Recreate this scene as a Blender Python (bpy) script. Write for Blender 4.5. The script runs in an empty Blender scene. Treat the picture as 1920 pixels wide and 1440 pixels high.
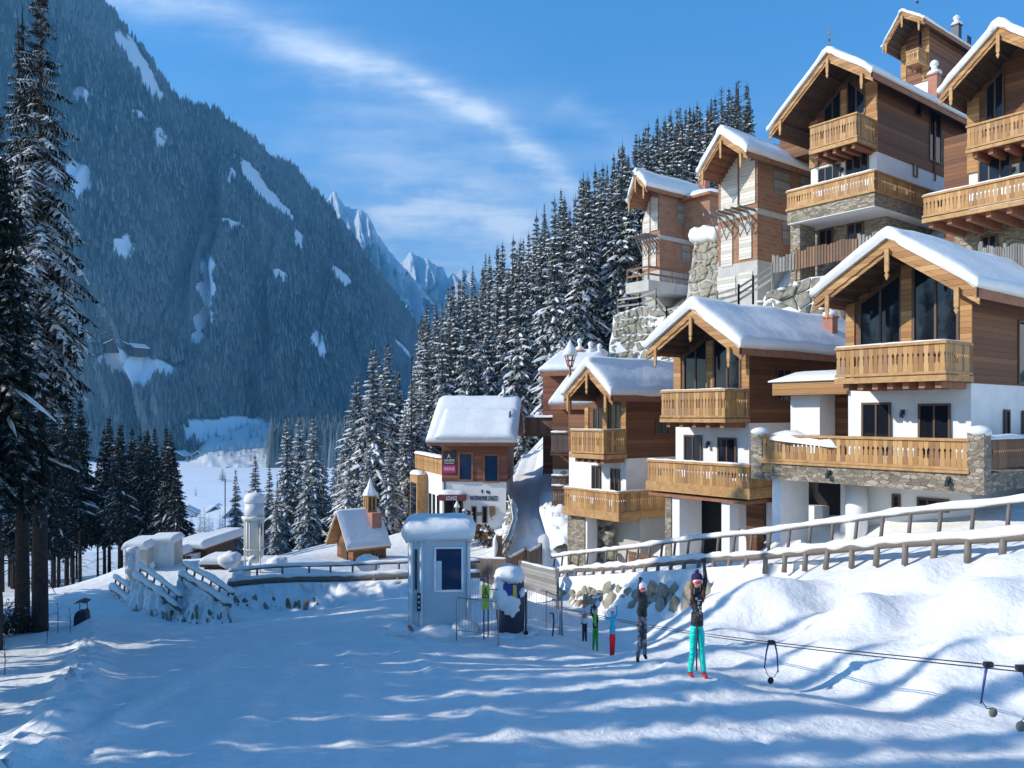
import bpy, bmesh, math, random
import numpy as np
from mathutils import Vector, Matrix, noise as mnoise
random.seed(7)
R = math.radians
scene = bpy.context.scene
COL = scene.collection
F, CX, HY = 1500.0, 960.0, 780.0          # focal length in photo pixels, principal column, horizon row


def at(px, py, d):
    """World point seen at photo pixel (px, py) at depth d metres."""
    return Vector(((px - CX) / F * d, d, (HY - py) / F * d))


def link(o, parent=None):
    COL.objects.link(o)
    if parent is not None:
        o.parent = parent
    return o


def tag(o, label=None, cat=None, group=None, kind=None):
    if label: o['label'] = label
    if cat: o['category'] = cat
    if group: o['group'] = group
    if kind: o['kind'] = kind
    return o


def empty(name, loc, rz=0.0, label=None, cat=None, group=None):
    o = bpy.data.objects.new(name, None)
    o.location = loc
    o.rotation_euler = (0, 0, rz)
    o.empty_display_size = 0.2
    link(o)
    return tag(o, label, cat, group)


class MB:
    """Collects faces; build() makes ONE mesh object."""
    def __init__(s):
        s.v = []; s.f = []; s.m = []

    def add(s, vs, fs, m=0):
        b = len(s.v)
        s.v.extend([tuple(p) for p in vs])
        for f in fs:
            s.f.append([b + i for i in f]); s.m.append(m)

    def box(s, lo, hi, m=0):
        x0, y0, z0 = lo; x1, y1, z1 = hi
        if x0 > x1: x0, x1 = x1, x0
        if y0 > y1: y0, y1 = y1, y0
        if z0 > z1: z0, z1 = z1, z0
        s.add([(x0, y0, z0), (x1, y0, z0), (x1, y1, z0), (x0, y1, z0), (x0, y0, z1), (x1, y0, z1), (x1, y1, z1), (x0, y1, z1)],
              [(0, 3, 2, 1), (4, 5, 6, 7), (0, 1, 5, 4), (1, 2, 6, 5), (2, 3, 7, 6), (3, 0, 4, 7)], m)

    def prism(s, poly, d, m=0):
        """poly: list of 3D points (CCW seen against d), extruded by vector d."""
        n = len(poly); d = Vector(d)
        vs = [Vector(p) for p in poly] + [Vector(p) + d for p in poly]
        fs = [tuple(range(n))[::-1], tuple(range(n, 2 * n))]
        for i in range(n):
            j = (i + 1) % n
            fs.append((i, j, n + j, n + i))
        s.add(vs, fs, m)

    def tube(s, pts, r, n=8, m=0, cap=True):
        pts = [Vector(p) for p in pts]
        if not hasattr(r, '__len__'): r = [r] * len(pts)
        vs = []; fs = []
        for i, p in enumerate(pts):
            a = pts[max(i - 1, 0)]; b = pts[min(i + 1, len(pts) - 1)]
            t = (b - a)
            t = t.normalized() if t.length > 1e-9 else Vector((0, 0, 1))
            ref = Vector((0, 0, 1)) if abs(t.z) < 0.95 else Vector((1, 0, 0))
            e1 = t.cross(ref).normalized(); e2 = t.cross(e1).normalized()
            for k in range(n):
                a_ = 2 * math.pi * k / n
                vs.append(p + e1 * math.cos(a_) * r[i] + e2 * math.sin(a_) * r[i])
        for i in range(len(pts) - 1):
            for k in range(n):
                l = (k + 1) % n
                fs.append((i * n + k, i * n + l, (i + 1) * n + l, (i + 1) * n + k))
        if cap:
            fs.append(tuple(range(n))[::-1]); e = (len(pts) - 1) * n
            fs.append(tuple(range(e, e + n)))
        s.add(vs, fs, m)

    def beam(s, a, b, w, h, m=0):
        """rectangular bar from a to b, width w (horizontal), height h."""
        a = Vector(a); b = Vector(b); t = (b - a).normalized()
        ref = Vector((0, 0, 1)) if abs(t.z) < 0.98 else Vector((0, 1, 0))
        e1 = t.cross(ref).normalized() * w / 2; e2 = e1.cross(t).normalized() * h / 2
        vs = [a - e1 - e2, a + e1 - e2, a + e1 + e2, a - e1 + e2, b - e1 - e2, b + e1 - e2, b + e1 + e2, b - e1 + e2]
        s.add(vs, [(0, 1, 2, 3), (7, 6, 5, 4), (0, 4, 5, 1), (1, 5, 6, 2), (2, 6, 7, 3), (3, 7, 4, 0)], m)

    def grid(s, rows, m=0, closed=False):
        """rows: list of equally long lists of points."""
        n = len(rows[0]); vs = [p for r in rows for p in r]; fs = []
        for i in range(len(rows) - 1):
            for k in range(n - (0 if closed else 1)):
                l = (k + 1) % n
                fs.append((i * n + k, i * n + l, (i + 1) * n + l, (i + 1) * n + k))
        s.add(vs, fs, m)

    def blob(s, c, rad, m=0, sub=2, jit=0.12, seed=0, cut=None):
        """lumpy ellipsoid"""
        V, Fc = ICO[sub]
        c = Vector(c); off = Vector((seed * 3.17, seed * 1.3, seed * 7.7))
        vs = []
        for v in V:
            k = 1 + jit * mnoise.noise(v * 1.7 + off) * 2
            p = Vector((v.x * rad[0] * k, v.y * rad[1] * k, v.z * rad[2] * k))
            if cut is not None and p.z < cut: p.z = cut
            vs.append(c + p)
        s.add(vs, Fc, m)

    def rock(s, c, rad, e1, e2, e3, m=0, seed=0, sub=2):
        V, Fc = ICO[sub]; rnd = random.Random(seed); c = Vector(c)
        planes = []
        for _ in range(13):
            n = Vector((rnd.gauss(0, 1), rnd.gauss(0, 1), rnd.gauss(0, 1))).normalized(); planes.append((n, rnd.uniform(.52, .82)))
        vs = []
        for v in V:
            p = v.copy()
            for n, k in planes:
                dd = p.dot(n)
                if dd > k: p -= n * (dd - k)
            vs.append(c + e1 * p.x * rad[0] + e2 * p.y * rad[1] + e3 * p.z * rad[2])
        s.add(vs, Fc, m)

    def build(s, name, mats, parent=None, smooth=False, mw=None):
        me = bpy.data.meshes.new(name)
        me.from_pydata(s.v, [], s.f)
        if not isinstance(mats, (list, tuple)): mats = [mats]
        for m in mats: me.materials.append(m)
        if len(mats) > 1:
            me.polygons.foreach_set('material_index', [min(i, len(mats) - 1) for i in s.m])
        if smooth is True:
            me.polygons.foreach_set('use_smooth', [True] * len(s.f))
        elif smooth:                      # a set of material slots
            me.polygons.foreach_set('use_smooth', [i in smooth for i in s.m])
        me.validate(); me.update()
        o = bpy.data.objects.new(name, me)
        return link(o, parent)


def _ico():
    d = {}
    for sub in (1, 2, 3):
        bm = bmesh.new(); bmesh.ops.create_icosphere(bm, subdivisions=sub, radius=1.0)
        bm.verts.index_update()
        d[sub] = ([v.co.copy() for v in bm.verts], [tuple(v.index for v in f.verts) for f in bm.faces]); bm.free()
    return d
ICO = _ico()


def recalc(o):
    bm = bmesh.new(); bm.from_mesh(o.data); bmesh.ops.recalc_face_normals(bm, faces=bm.faces); bm.to_mesh(o.data); bm.free()
    return o


def np_mesh(name, V, Q, mat, smooth=True, parent=None):
    """fast mesh from numpy arrays: V (n,3), Q (m,k)"""
    me = bpy.data.meshes.new(name)
    V = np.asarray(V, dtype=np.float32); Q = np.asarray(Q, dtype=np.int32); k = Q.shape[1]
    me.vertices.add(len(V)); me.vertices.foreach_set('co', V.ravel())
    me.loops.add(Q.size); me.loops.foreach_set('vertex_index', Q.ravel())
    me.polygons.add(len(Q)); me.polygons.foreach_set('loop_start', np.arange(0, Q.size, k, dtype=np.int32))
    me.polygons.foreach_set('loop_total', np.full(len(Q), k, dtype=np.int32))
    me.polygons.foreach_set('use_smooth', np.full(len(Q), bool(smooth)))
    for m in (mat if isinstance(mat, (list, tuple)) else [mat]): me.materials.append(m)
    me.update(calc_edges=True); me.validate()
    o = bpy.data.objects.new(name, me)
    return link(o, parent)


def grid_quads(nr, nc):
    i = np.arange(nr - 1)[:, None] * nc + np.arange(nc - 1)[None, :]
    return np.stack([i, i + 1, i + nc + 1, i + nc], -1).reshape(-1, 4)


# numpy value noise -----------------------------------------------------------
_rs = np.random.RandomState(11)
_T = _rs.rand(256, 256)


def vnoise(x, y):
    x = np.asarray(x, float); y = np.asarray(y, float)
    xi = np.floor(x).astype(int); yi = np.floor(y).astype(int)
    fx = x - xi; fy = y - yi
    fx = fx * fx * (3 - 2 * fx); fy = fy * fy * (3 - 2 * fy)
    a = _T[xi & 255, yi & 255]; b = _T[(xi + 1) & 255, yi & 255]
    c = _T[xi & 255, (yi + 1) & 255]; d = _T[(xi + 1) & 255, (yi + 1) & 255]
    return (a * (1 - fx) + b * fx) * (1 - fy) + (c * (1 - fx) + d * fx) * fy * 1.0


def fbm(x, y, oct=4):
    s = 0; a = 0.5; n = 0
    for k in range(oct):
        s = s + a * (vnoise(x * 2 ** k + 17.3 * k, y * 2 ** k + 5.1 * k) * 2 - 1); n += a; a *= 0.5
    return s / n


def poly_interp(pts, x):
    """piecewise linear y(x)"""
    xs = [p[0] for p in pts]; ys = [p[1] for p in pts]
    return np.interp(x, xs, ys)
# ----------------------------------------------------------------- materials
def mat(name):
    m = bpy.data.materials.new(name); m.use_nodes = True
    nt = m.node_tree; b = nt.nodes['Principled BSDF']
    return m, nt, b


def N(nt, typ, **kw):
    n = nt.nodes.new(typ)
    for k, v in kw.items(): setattr(n, k, v)
    return n


def L(nt, a, b): nt.links.new(a, b)


def rgb(h, *a):
    if isinstance(h, str):
        c = [int(h[i:i + 2], 16) / 255 for i in (0, 2, 4)]
        return tuple(((x + .055) / 1.055) ** 2.4 if x > .04045 else x / 12.92 for x in c) + (1,)
    return (h,) + tuple(a) + (1,)


def texco(nt, scale=(1, 1, 1), src='Object'):
    t = N(nt, 'ShaderNodeTexCoord'); mp = N(nt, 'ShaderNodeMapping')
    mp.inputs['Scale'].default_value = scale
    L(nt, t.outputs[src], mp.inputs['Vector'])
    return mp.outputs['Vector']


def noise_(nt, vec, scale, detail=4, rough=.55):
    n = N(nt, 'ShaderNodeTexNoise'); n.inputs['Scale'].default_value = scale
    n.inputs['Detail'].default_value = detail; n.inputs['Roughness'].default_value = rough
    if vec is not None: L(nt, vec, n.inputs['Vector'])
    return n.outputs['Fac']


def ramp(nt, fac, stops):
    r = N(nt, 'ShaderNodeValToRGB'); e = r.color_ramp.elements
    while len(e) < len(stops): e.new(0.5)
    for el, (p, c) in zip(e, stops):
        el.position = p; el.color = c if len(c) == 4 else tuple(c) + (1,)
    L(nt, fac, r.inputs['Fac'])
    return r.outputs['Color']


def mixc(nt, fac, a, b, mode='MIX'):
    n = N(nt, 'ShaderNodeMix', data_type='RGBA', blend_type=mode)
    for sock, v in ((n.inputs[0], fac), (n.inputs[6], a), (n.inputs[7], b)):
        if isinstance(v, (int, float)): sock.default_value = v
        elif isinstance(v, tuple): sock.default_value = v
        else: L(nt, v, sock)
    return n.outputs[2]


def math_(nt, op, a, b=None, c=None):
    n = N(nt, 'ShaderNodeMath', operation=op)
    for i, v in enumerate((a, b, c)):
        if v is None: continue
        if isinstance(v, (int, float)): n.inputs[i].default_value = v
        else: L(nt, v, n.inputs[i])
    return n.outputs[0]


def bump(nt, b, h, strength=.3, dist=.02):
    n = N(nt, 'ShaderNodeBump'); n.inputs['Strength'].default_value = strength; n.inputs['Distance'].default_value = dist
    L(nt, h, n.inputs['Height']); L(nt, n.outputs['Normal'], b.inputs['Normal'])


def smoothstep(nt, v, a, b_):
    n = N(nt, 'ShaderNodeMapRange', interpolation_type='SMOOTHSTEP')
    n.inputs['From Min'].default_value = a; n.inputs['From Max'].default_value = b_
    L(nt, v, n.inputs['Value'])
    return n.outputs[0]


def sep(nt, vec):
    n = N(nt, 'ShaderNodeSeparateXYZ'); L(nt, vec, n.inputs[0]); return n.outputs


def comb(nt, x=0, y=0, z=0):
    n = N(nt, 'ShaderNodeCombineXYZ')
    for i, v in enumerate((x, y, z)):
        if isinstance(v, (int, float)): n.inputs[i].default_value = v
        else: L(nt, v, n.inputs[i])
    return n.outputs[0]


M = {}


def simple(key, col, rough=.6, metal=0, col2=None, scale=6, bumpd=0, name=None, spec=.4):
    m, nt, b = mat(name or key)
    b.inputs['Roughness'].default_value = rough; b.inputs['Metallic'].default_value = metal
    b.inputs['Specular IOR Level'].default_value = spec
    if col2 is not None:
        v = texco(nt); f = noise_(nt, v, scale, 5, .6)
        L(nt, ramp(nt, f, [(.35, col), (.65, col2)]), b.inputs['Base Color'])
        if bumpd: bump(nt, b, noise_(nt, v, scale * 6, 4), .4, bumpd)
    else:
        b.inputs['Base Color'].default_value = col
    M[key] = m
    return m


def make_snow(key, scales=(2.2, 18, 90), strength=.5, dist=.05):
    m, nt, b = mat(key)
    v = texco(nt)
    c = noise_(nt, v, .8, 5)
    L(nt, ramp(nt, c, [(.3, (.70, .695, .675, 1)), (.7, (.77, .765, .745, 1))]), b.inputs['Base Color'])
    b.inputs['Roughness'].default_value = .75
    b.inputs['Specular IOR Level'].default_value = .25
    h = math_(nt, 'ADD', math_(nt, 'MULTIPLY', noise_(nt, v, scales[0], 4), 1.0),
              math_(nt, 'ADD', math_(nt, 'MULTIPLY', noise_(nt, v, scales[1], 5, .7), .22), math_(nt, 'MULTIPLY', noise_(nt, v, scales[2], 3), .05)))
    bump(nt, b, h, strength, dist)
    M[key] = m
make_snow('snow', strength=.45, dist=.08)
make_snow('snow_ground', (1.3, 8, 34), .8, .16)


def make_planks(key, c0, c1, c2, h=.19, axis=2, gap=.06, grain=(1.2, 1.2, 24), rough=.7, dist=.012):
    """boards along x/y stacked on z (axis=2)"""
    m, nt, b = mat(key)
    t = N(nt, 'ShaderNodeTexCoord'); s = sep(nt, t.outputs['Object'])
    z = math_(nt, 'DIVIDE', s[2], h)
    row = math_(nt, 'FLOOR', z); fr = math_(nt, 'FRACT', z)
    wn = N(nt, 'ShaderNodeTexWhiteNoise', noise_dimensions='1D'); L(nt, row, wn.inputs['W'])
    mp = N(nt, 'ShaderNodeMapping'); mp.inputs['Scale'].default_value = grain; L(nt, t.outputs['Object'], mp.inputs['Vector'])
    g = noise_(nt, mp.outputs[0], 1.6, 6, .65)
    f = math_(nt, 'ADD', math_(nt, 'MULTIPLY', wn.outputs['Value'], .45), math_(nt, 'MULTIPLY', g, .55))
    col = ramp(nt, f, [(.25, c0), (.5, c1), (.75, c2)])
    gr = math_(nt, 'LESS_THAN', fr, gap)
    L(nt, mixc(nt, math_(nt, 'MULTIPLY', gr, .75), col, (.015, .008, .005, 1)), b.inputs['Base Color'])
    b.inputs['Roughness'].default_value = rough
    bump(nt, b, math_(nt, 'SUBTRACT', math_(nt, 'MULTIPLY', g, .25), gr), .6, dist)
    M[key] = m
make_planks('wood_wall', (.095, .034, .012, 1), (.165, .062, .02, 1), (.25, .10, .035, 1))
make_planks('wood_wall_red', (.16, .05, .026, 1), (.25, .085, .042, 1), (.33, .125, .062, 1))
make_planks('wood_gold', (.25, .115, .036, 1), (.40, .20, .066, 1), (.52, .30, .12, 1), h=.17)


def make_boards(key, c0, c1, c2, rough=.65):
    """separate boards: colour per mesh island plus grain running up"""
    m, nt, b = mat(key)
    g = N(nt, 'ShaderNodeNewGeometry')
    v = texco(nt, (9, 9, 1.1)); gr = noise_(nt, v, 3.0, 5, .65); st = noise_(nt, texco(nt, (1.2, 1.2, .8)), 1.3, 5, .6)
    f = math_(nt, 'ADD', math_(nt, 'MULTIPLY', g.outputs['Random Per Island'], .5), math_(nt, 'MULTIPLY', gr, .5))
    cc = ramp(nt, f, [(.2, c0), (.5, c1), (.8, c2)]); gy = tuple(sum(c1[:3]) / 3 * q for q in (.80, .76, .70)) + (1,)
    L(nt, mixc(nt, math_(nt, 'MULTIPLY', smoothstep(nt, st, .50, .75), .42), cc, gy), b.inputs['Base Color'])
    b.inputs['Roughness'].default_value = rough
    bump(nt, b, gr, .3, .01)
    M[key] = m
make_boards('board_gold', (.22, .10, .03, 1), (.40, .205, .062, 1), (.53, .315, .125, 1))
make_boards('board_brown', (.10, .045, .02, 1), (.17, .08, .035, 1), (.25, .13, .06, 1))
make_boards('board_grey', (.13, .115, .10, 1), (.22, .20, .175, 1), (.33, .30, .27, 1))
make_boards('board_pale', (.42, .37, .30, 1), (.55, .50, .42, 1), (.66, .62, .55, 1))
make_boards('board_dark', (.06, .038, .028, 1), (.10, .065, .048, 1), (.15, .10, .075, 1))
make_boards('log_brown', (.085, .066, .052, 1), (.13, .105, .085, 1), (.19, .16, .13, 1))


def make_stone(key, scale, cols, mortar, stretch=(1, 1, 1.6), width=.06, dist=.03):
    m, nt, b = mat(key)
    v = texco(nt, stretch)
    wob = N(nt, 'ShaderNodeTexNoise'); wob.inputs['Scale'].default_value = scale * .8; L(nt, v, wob.inputs['Vector'])
    vv = N(nt, 'ShaderNodeVectorMath', operation='MULTIPLY_ADD'); L(nt, wob.outputs['Color'], vv.inputs[0])
    vv.inputs[1].default_value = (.12, .12, .12); L(nt, v, vv.inputs[2])
    vo = N(nt, 'ShaderNodeTexVoronoi'); vo.inputs['Scale'].default_value = scale; L(nt, vv.outputs[0], vo.inputs['Vector'])
    ve = N(nt, 'ShaderNodeTexVoronoi', feature='DISTANCE_TO_EDGE'); ve.inputs['Scale'].default_value = scale; L(nt, vv.outputs[0], ve.inputs['Vector'])
    r = sep(nt, vo.outputs['Color'])[0]
    c = ramp(nt, math_(nt, 'ADD', math_(nt, 'MULTIPLY', r, .7), math_(nt, 'MULTIPLY', noise_(nt, v, scale * 3, 4), .3)), [(i / (len(cols) - 1) * .8 + .1, q) for i, q in enumerate(cols)])
    e = smoothstep(nt, ve.outputs['Distance'], 0, width)
    L(nt, mixc(nt, e, mortar, c), b.inputs['Base Color'])
    b.inputs['Roughness'].default_value = .85
    bump(nt, b, e, .7, dist)
    M[key] = m
make_stone('stone_wall', 4.6, [(.13, .105, .08, 1), (.22, .18, .13, 1), (.30, .25, .18, 1), (.40, .35, .27, 1)], (.10, .085, .07, 1), (1, 1, 2.3), .045)
make_stone('stone_pale', 1.5, [(.26, .24, .20, 1), (.34, .31, .26, 1), (.42, .38, .32, 1), (.30, .28, .25, 1)], (.16, .15, .13, 1), (1, 1, 1.1), .05)


def make_brick(key):
    m, nt, b = mat(key)
    t = N(nt, 'ShaderNodeTexCoord'); s = sep(nt, t.outputs['Object'])
    v = comb(nt, math_(nt, 'ADD', s[0], s[1]), s[2], 0)
    br = N(nt, 'ShaderNodeTexBrick'); L(nt, v, br.inputs['Vector'])
    br.inputs['Scale'].default_value = 1.0; br.inputs['Brick Width'].default_value = .5; br.inputs['Row Height'].default_value = .25
    br.inputs['Mortar Size'].default_value = .012; br.inputs['Color1'].default_value = (.25, .115, .06, 1); br.inputs['Color2'].default_value = (.33, .165, .09, 1)
    br.inputs['Mortar'].default_value = (.34, .24, .18, 1)
    n = noise_(nt, t.outputs['Object'], 1.4, 5, .6)
    L(nt, mixc(nt, smoothstep(nt, n, .45, .8), br.outputs['Color'], (.30, .17, .10, 1)), b.inputs['Base Color'])
    b.inputs['Roughness'].default_value = .9
    bump(nt, b, br.outputs['Fac'], -.4, .01)
    M[key] = m
make_brick('brick')

simple('plaster', (.72, .71, .69, 1), .85, 0, (.80, .79, .77, 1), 1.5, .004)
simple('concrete', (.40, .385, .35, 1), .9, 0, (.50, .48, .44, 1), 1.2, .01)
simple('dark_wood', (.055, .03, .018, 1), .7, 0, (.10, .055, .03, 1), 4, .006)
simple('beam_gold', (.34, .175, .06, 1), .65, 0, (.48, .28, .115, 1), 5, .006)
simple('beam_red', (.24, .095, .045, 1), .7, 0, (.33, .14, .07, 1), 4, .006)
simple('pane_frame', (.10, .055, .03, 1), .5)
simple('white_frame', (.72, .72, .72, 1), .5)
simple('dark_void', (.02, .018, .018, 1), .9)
simple('metal_dark', (.05, .05, .055, 1), .5, .6)
simple('metal_grey', (.35, .36, .37, 1), .45, .7)
simple('chimney_red', (.36, .15, .10, 1), .85, 0, (.44, .20, .14, 1), 4, .006)
simple('rock', (.13, .12, .095, 1), .9, 0, (.27, .25, .20, 1), 2.2, .05)
simple('rock_pale', (.22, .195, .15, 1), .9, 0, (.36, .325, .25, 1), 2.2, .05)
simple('bark', (.022, .016, .015, 1), .95, 0, (.05, .036, .03, 1), 6, .03)
simple('boxgrey', (.46, .50, .53, 1), .5, 0, (.52, .56, .58, 1), .7)
simple('boxgrey_pale', (.60, .63, .64, 1), .45)
simple('tarp', (.02, .018, .035, 1), .55, 0, (.035, .03, .05, 1), 3, .02)
simple('sign_green', (.42, .52, .04, 1), .5)
simple('black', (.012, .012, .014, 1), .6)
simple('blue_steel', (.03, .06, .25, 1), .45, .3)
simple('yellow', (.75, .50, .02, 1), .5)
simple('navy', (.03, .05, .22, 1), .5)
simple('pink', (.52, .03, .17, 1), .5)
simple('sign_black', (.02, .022, .03, 1), .5)
simple('white_paint', (.8, .8, .8, 1), .5)
simple('awning', (.17, .04, .045, 1), .7)
simple('bronze', (.30, .17, .09, 1), .6, 0, (.40, .25, .14, 1), 8)
simple('tank', (.60, .58, .50, 1), .55, 0, (.70, .68, .61, 1), 2)
simple('hedge', (.10, .06, .035, 1), .9, 0, (.17, .11, .06, 1), 6)
simple('lamp_green', (.16, .22, .20, 1), .5)
simple('roof_metal_green', (.30, .36, .34, 1), .5)


def make_glass(key, base, rough, name):
    m, nt, b = mat(key)
    b.inputs['Base Color'].default_value = base; b.inputs['Roughness'].default_value = rough
    b.inputs['Specular IOR Level'].default_value = .4; b.inputs['IOR'].default_value = 1.45
    v = texco(nt); bump(nt, b, noise_(nt, v, .9, 3), .12, .03)
    M[key] = m
make_glass('glass', (.010, .012, .018, 1), .05, 'glass')
make_glass('glass_blue', (.012, .03, .075, 1), .08, 'glass_blue')


def make_needles(key, dark, light, snow_amt, thr=(.35, .62)):
    """spruce needles with snow lying on what faces up"""
    m, nt, b = mat(key)
    g = N(nt, 'ShaderNodeNewGeometry'); nz = sep(nt, g.outputs['True Normal'])[2]
    oi = N(nt, 'ShaderNodeObjectInfo')
    v = texco(nt); n = noise_(nt, v, 3.0, 4, .65); fine = noise_(nt, v, 16.0, 3, .7)
    col = ramp(nt, math_(nt, 'ADD', math_(nt, 'MULTIPLY', n, .7), math_(nt, 'MULTIPLY', oi.outputs['Random'], .3)), [(.3, dark), (.75, light)])
    s = math_(nt, 'MULTIPLY', smoothstep(nt, nz, *thr), smoothstep(nt, math_(nt, 'ADD', math_(nt, 'MULTIPLY', n, .55), math_(nt, 'MULTIPLY', fine, .45)), .60 - snow_amt, .70 - snow_amt))
    L(nt, mixc(nt, math_(nt, 'MULTIPLY', s, .85), col, (.72, .73, .73, 1)), b.inputs['Base Color'])
    b.inputs['Roughness'].default_value = .9; b.inputs['Specular IOR Level'].default_value = .15
    M[key] = m
make_needles('needles', (.014, .020, .015, 1), (.050, .062, .042, 1), .15, (.2, .6))
make_needles('needles_dark', (.008, .013, .012, 1), (.026, .034, .026, 1), .07)
make_needles('needles_big', (.008, .013, .012, 1), (.026, .034, .026, 1), .16, (.15, .6))
make_needles('needles_frost', (.06, .085, .085, 1), (.16, .19, .19, 1), .3)
simple('snow_clump', (.66, .665, .66, 1), .8, 0, (.75, .75, .74, 1), 5, .03, spec=.2)
# ------------------------------------------------------- world, sun, camera
SUN_AZ = Vector((-0.99, -0.14)).normalized()      # horizontal direction towards the sun
SUN_EL = R(29)
w = bpy.data.worlds.new('World'); scene.world = w; w.use_nodes = True
nt = w.node_tree; bg = nt.nodes['Background']
sky = N(nt, 'ShaderNodeTexSky', sky_type='NISHITA'); sky.sun_disc = False
sky.sun_elevation = SUN_EL
sky.sun_rotation = math.atan2(SUN_AZ.x, SUN_AZ.y)
sky.altitude = 1200; sky.air_density = 1.0; sky.dust_density = .25; sky.ozone_density = 2.2
hs = N(nt, 'ShaderNodeHueSaturation'); hs.inputs['Saturation'].default_value = 1.30; hs.inputs['Value'].default_value = 1.65
L(nt, sky.outputs['Color'], hs.inputs['Color'])
# thin cirrus: bands of noise drawn out over the sky dome
tc = N(nt, 'ShaderNodeTexCoord'); gx = sep(nt, tc.outputs['Generated'])
dy = math_(nt, 'MAXIMUM', gx[1], .05)
U = math_(nt, 'DIVIDE', gx[0], dy); Vv = math_(nt, 'DIVIDE', gx[2], dy)
wob = noise_(nt, comb(nt, U, Vv, 0), 3.2, 5, .6)
wob = math_(nt, 'MULTIPLY', math_(nt, 'SUBTRACT', wob, .5), .10)


def cirrus(u0, v0, u1, v1, wid, curve, gain, fade0=.1, fade1=.15):
    """a wisp from (u0,v0) to (u1,v1) in tangent coordinates"""
    lx, ly = u1 - u0, v1 - v0; ln = math.hypot(lx, ly); lx /= ln; ly /= ln
    a = math_(nt, 'SUBTRACT', U, u0); b_ = math_(nt, 'SUBTRACT', math_(nt, 'ADD', Vv, wob), v0)
    s = math_(nt, 'DIVIDE', math_(nt, 'ADD', math_(nt, 'MULTIPLY', a, lx), math_(nt, 'MULTIPLY', b_, ly)), ln)
    t = math_(nt, 'SUBTRACT', math_(nt, 'MULTIPLY', b_, lx), math_(nt, 'MULTIPLY', a, ly))
    arc = math_(nt, 'MULTIPLY', math_(nt, 'MULTIPLY', s, math_(nt, 'SUBTRACT', 1, s)), curve)
    t = math_(nt, 'SUBTRACT', t, arc)
    g = math_(nt, 'POWER', math_(nt, 'DIVIDE', t, wid), 2)
    g = math_(nt, 'EXPONENT', math_(nt, 'MULTIPLY', g, -1))
    m_ = math_(nt, 'MULTIPLY', smoothstep(nt, s, -fade0, fade0), smoothstep(nt, s, 1 + fade1, 1 - fade1))
    return math_(nt, 'MULTIPLY', math_(nt, 'MULTIPLY', g, m_), gain)
def uv(px, py): return (px - CX) / F, (HY - py) / F
parts_ = []
for a, b_, wid, cv, gain in [((620, 118), (1075, 365), .017, .13, .85), ((170, -20), (640, 135), .030, .05, .55), ((640, 250), (1130, 400), .05, .05, .22),
                             ((690, 420), (1010, 460), .040, .10, .85), ((500, 130), (1000, 260), .07, .05, .12), ((1040, 190), (1180, 290), .018, .05, .18), ((520, 300), (760, 400), .08, 0, .16)]:
    parts_.append(cirrus(*uv(*a), *uv(*b_), wid, cv, gain))
tot = parts_[0]
for q in parts_[1:]: tot = math_(nt, 'ADD', tot, q)
mp = N(nt, 'ShaderNodeMapping'); mp.inputs['Rotation'].default_value = (0, 0, R(27)); mp.inputs['Scale'].default_value = (2.2, 11, 1)
L(nt, comb(nt, U, Vv, 0), mp.inputs['Vector'])
streak = noise_(nt, mp.outputs[0], 2.2, 8, .62); puff = noise_(nt, comb(nt, U, Vv, 0), 7, 6, .6)
tex = math_(nt, 'ADD', math_(nt, 'MULTIPLY', smoothstep(nt, streak, .30, .68), .7), math_(nt, 'MULTIPLY', smoothstep(nt, puff, .3, .7), .4))
tot = math_(nt, 'ADD', tot, math_(nt, 'MULTIPLY', smoothstep(nt, Vv, .48, .10), .44))
cl = math_(nt, 'MINIMUM', math_(nt, 'MULTIPLY', tot, tex), .85)
L(nt, mixc(nt, cl, hs.outputs['Color'], (9, 9.6, 10, 1)), bg.inputs['Color'])
bg.inputs['Strength'].default_value = .15

sun = bpy.data.lights.new('sun', 'SUN'); sun.energy = 5.0; sun.angle = R(.55); sun.color = (1, .94, .84)
so = bpy.data.objects.new('sun', sun); link(so)
sd = Vector((SUN_AZ.x * math.cos(SUN_EL), SUN_AZ.y * math.cos(SUN_EL), math.sin(SUN_EL)))
so.rotation_euler = sd.to_track_quat('Z', 'Y').to_euler(); so.location = sd * 60

cam = bpy.data.cameras.new('camera'); co = bpy.data.objects.new('camera', cam); link(co)
cam.sensor_width = 36; cam.sensor_fit = 'HORIZONTAL'; cam.lens = 36 * F / 1920; cam.shift_y = (HY - 720) / 1920
cam.clip_start = .2; cam.clip_end = 30000
co.location = (0, 0, 0); co.rotation_euler = (R(90), 0, 0); scene.camera = co
scene.view_settings.view_transform = 'Standard'; scene.view_settings.look = 'None'; scene.view_settings.exposure = .10; scene.view_settings.gamma = 1
scene.render.engine = 'CYCLES'
try:
    cy = scene.cycles; cy.use_denoising = True; cy.max_bounces = 5; cy.diffuse_bounces = 3; cy.glossy_bounces = 2; cy.volume_bounces = 0; cy.transparent_max_bounces = 4
    cy.sample_clamp_indirect = 4; cy.caustics_reflective = False; cy.caustics_refractive = False
except Exception as e: print(e)


def build_haze():
    o = bpy.data.objects.new('haze', bpy.data.meshes.new('haze'))
    mb = MB(); mb.box((-2500, -60, -90), (2500, 5200, 1500))
    o = mb.build('haze', [])
    m = bpy.data.materials.new('haze_air'); m.use_nodes = True; nt = m.node_tree
    nt.nodes.remove(nt.nodes['Principled BSDF'])
    pv = N(nt, 'ShaderNodeVolumePrincipled'); pv.inputs['Density'].default_value = HAZE_D; pv.inputs['Color'].default_value = HAZE_C
    pv.inputs['Anisotropy'].default_value = .2
    L(nt, pv.outputs[0], nt.nodes['Material Output'].inputs['Volume'])
    o.data.materials.append(m); tag(o, 'thin blue haze filling the valley air', 'haze', kind='stuff')
HAZE_D = .00021; HAZE_C = (.17, .56, 1.0, 1)
build_haze()
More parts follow.
